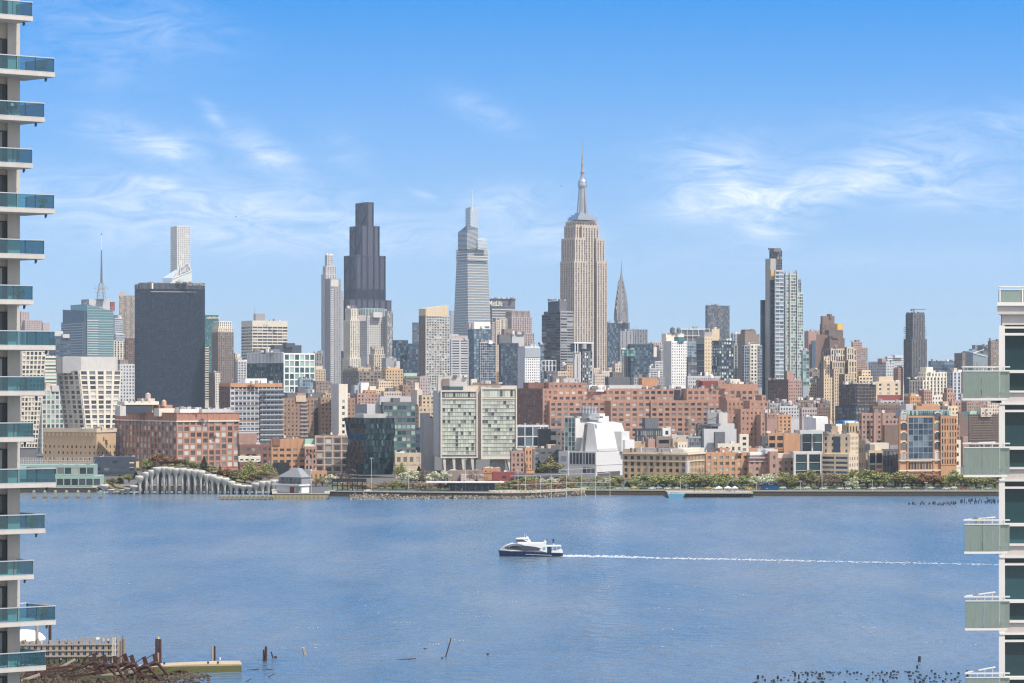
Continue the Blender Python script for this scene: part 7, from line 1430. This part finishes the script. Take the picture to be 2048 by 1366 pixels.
# ------------------------------------------------------------------ old pier remains, lower left
def ruins():
    wd = mat_wall('weathered_timber', (.30, .26, .22), .3, .95, .6); dkw = mat_wall('dark_timber', (.13, .105, .085), .35, .95, .6); al = mat_wall('algae_timber', (.09, .10, .04), .4, .95, .6); rust = mat_wall('rusted_steel', (.06, .030, .024), .45, .9, .5); rd = random.Random(13)
    def at(u, v): d = 357000 / (v - V0); return px(u, d), d
    D = 640; r = empty('timber_fender', (px(140, D), D, 0), R(4), 'long weathered timber fender wall with algae line at lower left', 'timber wall'); k = D / F; X = lambda u: (u - 140) * k
    for i in range(17): x = X(38 + i * 12.2); h = 5.6 + i * .09 + rd.uniform(-.1, .1); m = MB(); m.box(x, x + .75, -.4, .1, 1.6, h); m.build('post', wd, r); m = MB(); m.box(x + .03, x + .72, -.38, .08, -1, 1.6); m.build('wet_foot', al, r)
    for z in (5.0, 3.5, 2.1): m = MB(); m.box(X(38), X(236), -.62, -.42, z - .28, z + .1); m.build('waler', wd, r)
    for i in range(56): x = X(40 + i * 3.5); lo = rd.uniform(-.5, 1.6); m = MB(); m.box(x, x + .36, .3, .5, lo, rd.uniform(4.6, 6.3)); m.build('plank', dkw if lo > .2 else al, r)
    for i, (u, c) in enumerate([(154, 'white'), (205, 'whiteb')]): pass
    m = MB(); m.box(X(192), X(199), -.5, -.42, 6.1, 6.7); m.build('white_plate', WMt('whiteb'), r)
    def txt(s_, u):
        cu = bpy.data.curves.new('t', 'FONT'); cu.body = s_; cu.size = 1.15; cu.extrude = .04; cu.materials.append(WMt('whiteb')); o = bpy.data.objects.new('t', cu); C.objects.link(o); me = bpy.data.meshes.new_from_object(o); bpy.data.objects.remove(o); q = bpy.data.objects.new('painted_numeral', me); C.objects.link(q); q.location = (X(u), -.55, 5.75); q.rotation_euler = (R(90), 0, 0); setp(q, r)
    txt('5', 205); txt('6', 214)
    for u, lab, hs, c in [(228, 'pair of white pipes at the right end of the timber fender', 7.0, 'cream'), (245, 'thick mossy dolphin post with pointed tip right of the timber fender', 7.6, 'browng')]:
        t = empty('dolphin_post', (px(u, D - 4), D - 4, 0), 0, lab, 'post')
        for dx, rr, h in ((-.3, .18, hs), (.25, .18, hs)) if c == 'cream' else ((-.4, .38, 6.2), (.35, .42, hs * .88), (0, .2, hs)): m = MB(); m.tube((dx, 0, -1), (dx, 0, h), rr, rr * .8, 8); m.build('post', WMt(c), t)
    def cluster(u, vb, ps, lab, m2=None):
        x, d = at(u, vb); t = empty('pile_cluster', (x, d, 0), 0, lab, 'pile cluster')
        for dx, rr, h, ln, mt in ps: m = MB(); m.tube((dx, 0, -1), (dx + ln, 0, h), rr, rr * .85, 8); m.build('pile', mt, t)
        return t
    t = cluster(317, 1334, [(-.45, .42, 7.0, 0, rust), (.35, .45, 6.9, 0, rust), (0, .5, 3.6, 0, wd)], 'tall rust brown pile cluster with yellow cap beside the wreck'); m = MB(); m.lathe([(.3, 7.0), (.2, 7.35), (.02, 7.5)], 8); m.build('cap', WMt('yellow'), t)
    cluster(427, 1322, [(-.35, .28, 3.9, 0, wd), (.3, .26, 3.8, 0, rust)], 'pair of slim wooden piles on the concrete pier end'); cluster(530, 1322, [(-.35, .26, 2.9, 0, rust), (.2, .36, 3.7, .05, rust)], 'twin rusty piles standing in open water'); cluster(549, 1316, [(0, .22, 1.6, -.9, rust), (.3, .4, .5, 0, rust)], 'small forked driftwood stub right of the twin rusty piles'); cluster(608, 1310, [(.4, .3, 1.8, -.7, wd), (.7, .25, 1.7, -.7, wd)], 'pale leaning double pile in open water'); cluster(889, 1314, [(0, .16, 4.8, 1.7, rust)], 'long dark leaning pole in the middle of the water'); cluster(975, 1309, [(0, .35, .35, .1, rust)], 'small dark stub right of the long leaning pole'); cluster(849, 1298, [(0, .5, .2, .2, rust)], 'low dark stump left of the long leaning pole'); cluster(883, 1317, [(0, .3, .3, .2, rust)], 'tiny snag at the foot of the long leaning pole')
    for i, (u, v, a, ln, lab) in enumerate([(506, 1340, .25, 3.2, 'floating dark timber just off the concrete pier'), (535, 1340, .2, 2.8, 'second floating timber further from the concrete pier'), (542, 1354, .7, 1.6, 'short slanting timber below the floating pair'), (497, 1363, .7, 1.3, 'short slanting timber at the bottom edge'), (812, 1319, .12, 5.0, 'thin half sunk line of driftwood left of the leaning pole')]):
        x, d = at(u, v); m = MB(); m.tube((-ln / 2, 0, -.05), (ln / 2, .5, .1 + (a * ln * .6 if a > .5 else .1)), .12, .1, 6); o = m.build('driftwood', rust); o.location = (x, d, 0); tag(o, lab, 'driftwood')
    # concrete pier and gull
    x0, d0 = at(395, 1345); r = empty('concrete_pier', (x0, d0, 0), R(9), 'low concrete pier slab with sandy top and mossy side at lower left', 'pier'); m = MB(); m.prism([(-14, .3), (-9, 0), (-3, .35), (3, .05), (8, .3), (10.8, 0), (10.6, 6.6), (4, 7), (-6, 6.5), (-14, 7)], .5, [1.3, 1.7, 1.9, 2.0, 1.85, 1.95, 2.0, 2.0, 1.8, 1.4]); m.build('slab', mat_wall('sandy_concrete', (.38, .31, .21), .45, .95, .5, False), r); m = MB(); m.box(-14, 10.7, -.15, 0, -.5, 1.55); m.build('mossy_side', mat_wall('moss_side', (.11, .11, .045), .5, .95, .4, False), r)
    for dx in (-8, 2.6, 5): m = MB(); m.lathe([(.22, 2), (.22, 2.3), (.3, 2.35), (.3, 2.5)], 8, dx, 1); m.build('bollard', WMt('black'), r)
    g = empty('gull', (px(440, d0 + 2), d0 + 2, 2.5), 0, 'white gull standing on the concrete pier', 'bird'); m = MB(); m.lathe([(.02, .15), (.16, .3), (.2, .5), (.12, .75), (.1, .85), (.12, .95), (.02, 1.08)], 10); m.build('body', WMt('whiteb'), g); m = MB(); m.tube((0, 0, -.5), (0, 0, .2), .04, n=4); m.tube((.1, 0, .98), (.26, 0, .95), .03, .01, 4); m.build('beak_and_legs', WMt('yellow'), g)
    # shingle, debris
    m = MB()
    for i in range(1500):
        u = rd.uniform(30, 420); v = rd.uniform(1335, 1372) if u > 200 else rd.uniform(1322, 1372)
        if v < 1322 + max(0, (u - 250)) * .16: continue
        x, d = at(u, v); s = rd.uniform(.15, .6); a = rd.uniform(0, 3); z = rd.uniform(.1, .8) * min(1, (420 - u) / 150); q = [(x + s * math.cos(a + j * 1.57) * rd.uniform(.7, 1.6), d + s * math.sin(a + j * 1.57), z - .4) for j in range(4)]; m.hexa(q + [(x + (p[0] - x) * .6, d + (p[1] - d) * .6, z + s * .3) for p in q])
    tag(m.build('rubble', leafmat('rubble_mix', (.02, .018, .014), (.11, .085, .06))), kind='stuff')
    m = MB(); P = [at(*p) for p in [(-60, 1330), (120, 1326), (240, 1338), (330, 1346), (420, 1352), (330, 1362), (300, 1420), (-60, 1420)]]; m.v = [(x, d, .12) for x, d in P]; m.f = [tuple(range(len(P)))]; m.m = [0]; tag(m.build('mud_flat', mat_wall('mud', (.07, .058, .035), .5, .9, .1, False)), kind='structure')
    for i, (u, v, ln, a, mt) in enumerate([(110, 1345, 9, .15, rust), (100, 1352, 9, .1, rust), (85, 1357, 7, -.2, rust), (230, 1356, 9, .1, wd), (200, 1362, 8, .05, al), (330, 1352, 9, .18, al), (260, 1344, 7, .05, wd), (350, 1350, 6, -.1, rust), (175, 1340, 5, .6, WMt('greyl')), (60, 1364, 5, .3, wd), (150, 1347, 8, .35, rust), (195, 1350, 9, -.3, rust), (240, 1350, 8, .4, rust), (275, 1356, 9, .25, rust), (215, 1343, 7, -.45, rust), (300, 1362, 7, -.2, rust), (165, 1358, 10, .12, rust), (130, 1338, 6, .5, wd)]):
        x, d = at(u, v); m = MB(); m.box(-ln / 2, ln / 2, -.25, .25, 0, .55); o = m.build('fallen_beam', mt); o.location = (x, d, .7); o.rotation_euler = (0, -a, rd.uniform(-.3, .4)); tag(o, 'fallen beam lying in the wreckage, %s from the left balconies' % ORD[i], 'beam', 'fallen beams in the wreckage')
    o = None
    fr = [(182, 1331), (206, 1325), (222, 1322), (250, 1324), (262, 1318), (290, 1330), (308, 1318)]
    for i, (u, v) in enumerate(fr):
        x, d = at(u + 12, 1356 + (i % 3) * 3)
        if o is None:
            o = empty('rusty_frame', (x, d, 0)); m = MB(); m.tube((2.2, -.3, -.2), (-.5, 0, 3.1), .24, .4, 6); m.build('leg', rust, o)
            m = MB(); curve_tube(m, [(-3.0, 0, 1.9), (-2.0, 0, 2.7), (-1.0, 0, 3.0), (-.3, 0, 2.9), (.3, 0, 2.3)], [.2, .42, .58, .5, .2], 6); m.build('bracket', rust, o)
            m = MB(); m.hexa([(-1.1, -.1, 3.0), (-.2, -.1, 3.3), (-.2, .1, 3.3), (-1.1, .1, 3.0), (-1.5, -.1, 4.8), (-.7, -.1, 5.2), (-.7, .1, 5.2), (-1.5, .1, 4.8)]); m.tube((-2.9, 0, 4.0), (-1.1, 0, 5.0), .12, n=4); m.tube((-3.1, 0, 2.6), (-1.2, 0, 3.5), .12, n=4); m.tube((-2.9, 0, 4.0), (-3.1, 0, 2.6), .12, n=4); m.build('cross_frame', rust, o)
        else: o = copy_tree(o)
        o.location = (x, d, .2); o.rotation_euler = (0, rd.uniform(-.12, .12), rd.uniform(-.25, .25)); o.scale = (1.12,) * 3; tag(o, 'collapsed rusty steel frame on the mud, %s from the left' % ORD[i], 'steel frame', 'collapsed rusty frames of the old pier')
    t = empty('domed_tent', (0, 700, 0), 0, 'white domed tent roof behind the timber fender at far left', 'tent'); m = MB(); m.lathe([(6, 0), (5.8, .6), (4.8, 1.7), (2.6, 2.6), (.2, 2.9)], 20); m.build('tent_skin', mat_plain('tent_white', (.8, .8, .78), .7), t, smooth=True); t.location = (px(48, 700), 700, 0)
    for u, lab in ((74, 'pale post left of the fender in front of the domed tent'), (100, 'short brown post rising behind the fender')): t = empty('mooring_post', (px(u, 668), 668, 0), 0, lab, 'post'); m = MB(); m.tube((0, 0, -1), (0, 0, 9.0 if u == 74 else 7.6), .45 if u == 74 else .4, n=8); m.build('post', wd if u == 74 else rust, t)
ruins()
for i, (u, v, c, lab) in enumerate([(472, 433, 'black', 'tiny dark bird flying left of the dark terraced tower'), (1123, 373, 'greyd', 'small bird flying left of the tallest tower antenna')]):
    d = 900; g = empty('bird', (px(u, d), d, pz(v, d)), 0, lab, 'bird'); m = MB(); m.tube((-.3, 0, 0), (.3, 0, 0), .09, .03, 6); m.build('body', WMt(c), g)
    for s in (-1, 1): m = MB(); m.hexa([(-.12, 0, 0), (.12, 0, 0), (.10, s * .1, .03), (-.1, s * .1, .03), (-.1, s * .5, .22), (.05, s * .5, .22), (.04, s * .5, .25), (-.1, s * .5, .25)]); m.build('wing', WMt(c), g)

# ------------------------------------------------------------------ people along the far bank
def people():
    def body(top, leg, stride):
        me = bpy.data.meshes.new('person'); V = [(0, 0, .92), (0, 0, 1.2), (0, 0, 1.42), (0, 0, 1.53), (0, 0, 1.66), (-.2, 0, 1.40), (-.27, .05, 1.12), (-.25, .12, .88), (.2, 0, 1.40), (.27, -.05, 1.12), (.25, -.12, .88), (-.1, 0, .86), (-.12, stride, .48), (-.12, stride * .6, .06), (.1, 0, .86), (.12, -stride, .48), (.12, -stride * 1.4, .06)]
        E = [(0, 1), (1, 2), (2, 3), (3, 4), (2, 5), (5, 6), (6, 7), (2, 8), (8, 9), (9, 10), (0, 11), (11, 12), (12, 13), (0, 14), (14, 15), (15, 16)]; me.from_pydata(V, E, [])
        o = bpy.data.objects.new('person', me); C.objects.link(o); md = o.modifiers.new('s', 'SKIN'); rr = [.15, .15, .16, .06, .11, .06, .045, .04, .06, .045, .04, .09, .07, .05, .09, .07, .05]
        for v, q in zip(me.skin_vertices[0].data, rr): v.radius = (q, q * .8)
        me.skin_vertices[0].data[0].use_root = True; dg = bpy.context.evaluated_depsgraph_get(); dg.update(); m2 = bpy.data.meshes.new_from_object(o.evaluated_get(dg)); bpy.data.objects.remove(o)
        for m_ in (top, leg, mat_plain('skin_tone', (.35, .22, .16))): m2.materials.append(m_)
        for f in m2.polygons: z = f.center.z; f.material_index = 2 if z > 1.5 else 0 if z > .88 else 1
        return m2
    jean, blk = mat_plain('jeans', (.04, .06, .11)), mat_plain('dark_trousers', (.03, .03, .03)); K = [('white', (.7, .7, .68)), ('dark', (.03, .03, .04)), ('red', (.45, .05, .04)), ('blue', (.06, .15, .40)), ('grey', (.25, .25, .26))]
    B = [body(mat_plain('shirt_' + n, c), jean if i % 2 else blk, .08 + .05 * (i % 3)) for i, (n, c) in enumerate(K)]; rd = random.Random(31); L_ = []
    for i in range(16): u = rd.uniform(1040, 1165); L_.append((u, 1590 + max(0, (u - 1060)) / 105 * 38 + rd.uniform(3, 14), G0 + .8, 'on the pale beach'))
    for i in range(18): L_.append((rd.uniform(1385, 1500), rd.uniform(1590, 1610), 3.12, 'on the timber pier'))
    for i in range(16): L_.append((rd.uniform(670, 1000), rd.uniform(1606, 1618), G0 + .05, 'on the park path'))
    for i in range(16): L_.append((rd.uniform(1510, 1990), 1612 + rd.uniform(-1, 3), G0 + .75, 'on the right promenade'))
    cnt, tt, idx = {}, {}, []
    for a in sorted(L_): k = rd.randrange(5); idx.append((a, k)); tt[(k, a[3])] = tt.get((k, a[3]), 0) + 1
    for (u, d, z, w_), k in idx:
        o = bpy.data.objects.new('person', B[k]); C.objects.link(o); o.location = (px(u, d), d, z); o.rotation_euler = (0, 0, rd.uniform(0, 6.28)); cnt[(k, w_)] = cnt.get((k, w_), 0) + 1
        tag(o, 'person in a %s top walking %s' % (K[k][0], w_) + ('' if tt[(k, w_)] == 1 else ', %s such from the left' % ORD[cnt[(k, w_)] - 1]), 'person', 'people walking ' + w_)
people()
# ------------------------------------------------------------------ the two near apartment towers
def clearglass(name, col, gl=.12, mixw=.0, dcol=(.2, .4, .4)):
    m = bpy.data.materials.new(name); m.use_nodes = True; t = m.node_tree; t.nodes.clear(); Lk = t.links.new
    tr = N('ShaderNodeBsdfTransparent', t); tr.inputs[0].default_value = rgb(col); g = N('ShaderNodeBsdfGlossy', t); g.inputs['Roughness'].default_value = .05; g.inputs[0].default_value = (.7, .85, .9, 1)
    d = N('ShaderNodeBsdfDiffuse', t); d.inputs[0].default_value = rgb(dcol)
    if mixw > .4:
        tc_ = N('ShaderNodeTexCoord', t); mp_ = N('ShaderNodeMapping', t); mp_.inputs['Scale'].default_value = (9, 9, .5); n_ = N('ShaderNodeTexNoise', t); n_.inputs['Detail'].default_value = 4; Lk(tc_.outputs['Object'], mp_.inputs[0]); Lk(mp_.outputs[0], n_.inputs[0])
        c_ = N('ShaderNodeValToRGB', t); e_ = c_.color_ramp.elements; e_[0].position = .35; e_[0].color = rgb([x * .88 for x in dcol]); e_[1].position = .68; e_[1].color = rgb([x * 1.1 for x in dcol]); Lk(n_.outputs[0], c_.inputs[0]); Lk(c_.outputs[0], d.inputs[0])
    m1 = N('ShaderNodeMixShader', t); m1.inputs[0].default_value = mixw; Lk(tr.outputs[0], m1.inputs[1]); Lk(d.outputs[0], m1.inputs[2])
    m2 = N('ShaderNodeMixShader', t); m2.inputs[0].default_value = gl; Lk(m1.outputs[0], m2.inputs[1]); Lk(g.outputs[0], m2.inputs[2]); o = N('ShaderNodeOutputMaterial', t); Lk(m2.outputs[0], o.inputs[0]); return m
def left_tower():
    D = 190; r = empty('apartment_tower', (px(40, D), D, 0), R(33), 'concrete apartment tower with blue glass balconies along the left edge', 'apartment tower')
    wm = mat_wall('tower_concrete', (.44, .40, .35), .16, .85, .3); sm = mat_wall('slab_concrete', (.46, .43, .395), .2, .8, .3); gl = clearglass('balcony_glass', (.10, .36, .46), .10, .08, (.08, .26, .32)); rm = mat_plain('rail_metal', (.50, .52, .54), .4, .5); pm = mat_plain('post_dark', (.05, .09, .12), .4, .3)
    m = MB(); m.box(-.95, 0, 0, 12, -2, 110); m.box(-25, -.95, .35, 12, -2, 110); m.build('wall', wm, r)
    tops = [(52 - 9, 66), (146, 110), (236, 90), (328, 66), (419, 110), (510, 90), (601, 67), (692, 111), (783, 91), (875, 68), (966, 112), (1058, 91), (1150, 68), (1241, 112), (1332, 92), (1424, 68)]
    fm = mat_plain('window_frame_dark', (.03, .035, .04), .4); dkp = mat_pane('tower_glass', (.02, .03, .035), (.16, .18, .17), .3, .08, .6)
    for i, (v, u) in enumerate(tops):
        if i == 0: v = 34
        kk = (u - U0) / F; bx, by = px(40, D), D      # solve for how far the balcony runs past the corner
        c, n = math.cos(R(33)), math.sin(R(33)); e = (kk * (by - 1.8 * c) - bx - 1.8 * n) / (c - kk * n)
        cy = by + e * n - 1.8 * c; z = pz(v, cy)
        s = MB(); poly = [(-25, -1.8), (e, -1.8), (e - 1.0, 1.5), (-25, 1.5)]; s.prism([(-25, -1.5), (e - .15, -1.5), (e - 1.1, 1.45), (-25, 1.45)], z - .34, [z - .30] * 4, top=poly); s.prism(poly, z - .30, [z] * 4)
        o = s.build('balcony_slab', sm, r)
        gg = MB(); g0 = z + .06; g1 = z + 1.06; X = e - .06; j = 0
        while X > -9: x2 = X - 1.45; gg.face([(x2 + .03, -1.74, g0), (X - .03, -1.74, g0), (X - .03, -1.74, g1), (x2 + .03, -1.74, g1)]); X = x2
        gg.face([(e - .06, -1.7, g0), (e - .98, 1.4, g0), (e - .98, 1.4, g1), (e - .06, -1.7, g1)]); gg.build('glass_panel', gl, o)
        rr = MB(); rr.box(-9, e, -1.80, -1.70, g1, g1 + .07); rr.tube((e - .03, -1.74, g1 + .036), (e - 1.0, 1.45, g1 + .036), .045, n=6); rr.tube((e - 1.0, 1.45, g1 + .036), (0.02, 1.45, g1 + .036), .045, n=6); rr.box(-9, e, -1.79, -1.72, g0 - .05, g0); rr.build('handrail', rm, o)
        pp = MB(); X = e - .06
        while X > -9: pp.box(X - .035, X + .035, -1.69, -1.63, z, g1); X -= 1.45
        pp.box(e - 1.02, e - .94, 1.35, 1.43, z, g1)
        pp.tube((e - .5, -1.2, z - .34), (e - .5, -1.2, z - .62), .07, n=6); pp.tube((e - .3, -.9, z - .34), (e - .3, -.9, z - .5), .05, n=6); pp.build('rail_post', pm, o)
        # tall window behind the balcony
        f = MB(); f.box(-3.4, -.95, .18, .34, z, z + 2.55); ff = f.build('window', fm, r); g = MB(); g.face([(-3.3, .15, z + .1), (-2.2, .15, z + .1), (-2.2, .15, z + 2.45), (-3.3, .15, z + 2.45)]); g.face([(-2.1, .15, z + .1), (-1.35, .15, z + .1), (-1.35, .15, z + 2.45), (-2.1, .15, z + 2.45)]); g.build('pane', dkp, ff)
        # things left on a few balconies
        if i in (1, 8, 14):
            lab = {1: 'dark lounge chair behind glass on the second balcony from the top', 8: 'dark armchair on the balcony at eye level', 14: 'dark garden chair on the lowest balcony at left'}[i]
            q = Matrix.Rotation(R(33), 4, 'Z') @ Vector((e - .75 if i == 1 else e - 1.5, -.95, 0)); t = empty('balcony_chair', (bx + q.x, by + q.y, z), R(-10), lab, 'chair'); cm = WMt('greyd')
            h = MB(); h.box(-.3, .3, -.3, .3, .38, .46); h.build('seat', cm, t); h = MB(); h.box(-.3, .3, .26, .32, .46, 1.0); h.build('backrest', cm, t)
            for a in (-.27, .27):
                for b_ in (-.27, .27): h = MB(); h.box(a - .03, a + .03, b_ - .03, b_ + .03, 0, .38); h.build('leg', cm, t)
        if i in (4, 6, 11, 13):
            lab = {4: 'leafy potted plant behind the glass of the fifth balcony from the top', 6: 'leafy potted plant on the seventh balcony from the top', 11: 'leafy potted plant on the balcony at the river bank line', 13: 'leafy potted plant on the widest of the lowest balconies'}[i]
            q = Matrix.Rotation(R(33), 4, 'Z') @ Vector((e - .55, -.6, 0)); t = empty('potted_plant', (bx + q.x, by + q.y, z), 0, lab, 'potted plant'); h = MB(); h.lathe([(.14, 0), (.2, .38), (.22, .4)], 12); h.build('pot', WMt('brown'), t); h = MB(); rp = random.Random(i)
            for j in range(120): a_, b_, c_ = rp.gauss(0, .16), rp.gauss(0, .16), .65 + rp.gauss(0, .17); d_ = Vector((rp.gauss(0, 1), rp.gauss(0, 1), rp.gauss(0, 1))).normalized(); x_ = d_.orthogonal().normalized(); y_ = d_.cross(x_); p_ = Vector((a_, b_, c_)); h.face([p_ + x_ * .07, p_ + y_ * .05, p_ - x_ * .07, p_ - y_ * .05])
            h.build('foliage', LM['olive'], t)
        if i == 2:
            q = Matrix.Rotation(R(33), 4, 'Z') @ Vector((-1.1, -.9, 0)); t = empty('barbecue', (bx + q.x, by + q.y, z), 0, 'covered black kettle barbecue on the third balcony from the top', 'barbecue'); h = MB(); h.lathe([(.1, .5), (.45, .62), (.55, .8), (.45, 1.0), (.1, 1.12)], 14); h.build('kettle', WMt('black'), t); h = MB(); h.tube((-.4, 0, 0), (.2, 0, .6), .03, n=4); h.tube((.4, 0, 0), (-.2, 0, .6), .03, n=4); h.tube((0, .4, 0), (0, 0, .6), .03, n=4); h.build('leg', WMt('greyd'), t)
left_tower()
def right_tower():
    D = 100; r = empty('apartment_tower', (px(2000, D), D, 0), R(2), 'beige panel apartment tower with green glass balconies along the right edge', 'apartment tower')
    wm = mat_wall('panel_beige', (.48, .44, .41), .16, .6, .4); lt = mat_wall('trim_pale', (.62, .60, .57), .05, .5, .4); gm = mat_pane('tower_green_glass', (.010, .045, .055), (.018, .06, .07), .5, .06, .45); fr = clearglass('frosted_green', (.50, .62, .56), .06, .6, (.27, .315, .275)); mt = mat_plain('rail_white', (.60, .60, .57), .5, .2); dk = WMt('greyd')
    z = lambda v: pz(v, D); X = lambda u: (u - 2000) * D / F
    W_ = lambda a, yf, za, zb: m.prism([(a, yf), (14, yf), (14, 12), (a + (12 - yf) * .34, 12)], za, [zb] * 4)
    m = MB(); W_(X(2005), .25, -3, z(607)); m.build('wall', wm, r)
    m = MB(); W_(X(1990), -.35, z(612), z(605)); m.build('cornice', lt, r); m = MB(); W_(X(1991.5), -.25, z(629), z(612) - .003); m.build('fascia', wm, r); m = MB(); W_(X(2003), -.1, z(650), z(629) - .003); m.build('upper_panel', wm, r)
    m = MB(); m.prism([(X(1996), -.15), (X(2008), -.15), (X(2008) + 2, 8), (X(1996) + 2.4, 8)], -3, [z(651)] * 4); m.build('corner_pier', lt, r)
    g = MB(); g.box(X(2009), 13, 1.0, 1.04, z(604), z(578)); g.build('roof_glass', fr, r); h = MB(); h.box(X(2008), 13, .95, 1.05, z(572), z(570)); h.box(X(2008), 13, .97, 1.06, z(577.5), z(576.5))
    for i in range(10): h.box(X(2010) + i * .9, X(2010) + i * .9 + .05, .97, 1.03, z(604), z(572))
    h.build('roof_rail', mt, r)
    P = 3.0
    for k in range(6):
        o = 153.2 * k
        m = MB(); m.box(X(2008), 13, -.12, .24, z(807 + o), z(781 + o)); m.build('spandrel', wm, r); m = MB(); m.box(X(1997), 13, -.2, -.13, z(785 + o), z(782 + o)); m.box(X(1997), 13, -.18, -.13, z(809 + o), z(805.5 + o)) ; m.build('sill', lt, r)
        fm = MB(); 
        for va, vb in ((653, 657), (666, 671), (740, 746)): fm.box(X(2007), 13, -.08, .2, z(vb + o), z(va + o))
        for xx in (2.8, 6.4): fm.box(xx, xx + .1, -.07, .2, z(781 + o), z(655 + o))
        w_ = fm.build('window', lt, r)
        g = MB()
        for va, vb in ((657, 666), (671, 740), (746, 781)):
            for xa, xb in ((X(2008), 2.8), (2.9, 6.4), (6.5, 13)): g.face([(xa, .16, z(vb + o)), (xb, .16, z(vb + o)), (xb, .16, z(va + o)), (xa, .16, z(va + o))])
        g.build('pane', gm, w_)
        # balcony: wedge plan, frosted panels, open rail above
        vt, vb = 743 + o, 799 + o; x0 = -1.97 + .03 * k; x1 = -.26; yb = -1.35; yf = -2.35
        f0 = (x0, yf); f1 = (x1, yf + .05); bk = (x1 + .02, -.2); bl = (x0 + .12, yf + .35)
        Z0 = pz(vb, D + yf); Z1 = pz(vt, D + yf); Z2 = pz(vt - 7, D + yf)
        s = MB(); s.prism([f0, f1, bk, bl], Z0 - .05, [Z0 + .02] * 4); b_ = s.build('balcony', dk, r); s = MB(); s.box(x0 - .01, x1, yf - .03, yf, Z0 - .04, Z0 + .05); s.build('slab_edge', lt, b_)
        for j in range(2): g = MB(); a, c = x0 + (x1 - .28 - x0) * j / 2, x0 + (x1 - .28 - x0) * (j + 1) / 2; g.box(a + .01, c - .01, yf - .02, yf + .01, Z0 + .06, Z1); g.build('glass_panel', fr, b_)
        g = MB(); g.box(x1 - .26, x1 + .1, yf + .02, yf + .05, Z0 + .06, Z1); g.build('glass_panel', fr, b_)
        h = MB(); h.box(x0 - .05, x1 + .1, yf - .06, yf + .05, Z2 + .02, Z2 + .07); h.box(x0, x1 + .1, yf - .035, yf + .03, Z1, Z1 + .04); h.tube((x0, yf, Z2 + .04), (bl[0], bl[1], Z2 + .04), .03, n=5); h.tube((bl[0], bl[1], Z2 + .04), (bk[0], bk[1], Z2 + .04), .03, n=5)
        for t in (.1, .35, .62, .9): h.box(x0 + (x1 - x0) * t, x0 + (x1 - x0) * t + .03, yf, yf + .03, Z1, Z2 + .03); q = Vector((bl[0], bl[1], 0)).lerp(Vector((bk[0], bk[1], 0)), t); h.box(q.x, q.x + .03, q.y, q.y + .03, Z0, Z2 + .03)
        h.build('railing', mt, b_)
        if k in (2, 0):
            t = empty('potted_plant', (px(2000, D) + x0 + .75, D + yf + .45, Z0 + .05), 0, 'twiggy bare potted plant on the middle right balcony' if k == 2 else 'small potted shrub on the uppermost right balcony', 'potted plant'); g = MB(); g.lathe([(.12, 0), (.17, .34)], 12); g.build('pot', WMt('brown'), t); g = MB(); rp = random.Random(k + 3)
            for j in range(26): g.tube((0, 0, .3), (rp.gauss(0, .2), rp.gauss(0, .15), rp.uniform(.9, 1.45)), .012, .006, 4)
            g.build('foliage', LM['olive'], t)
        h = MB(); h.box(x1 - .15, x1 + .05, -1.2, -.16, Z0 - .14, Z0 - .05); h.build('bracket', WMt('black'), b_)
right_tower()

for o in SC.objects:
    if o.parent is None and o.get('category') and not o.get('kind'): o['kind'] = 'thing'
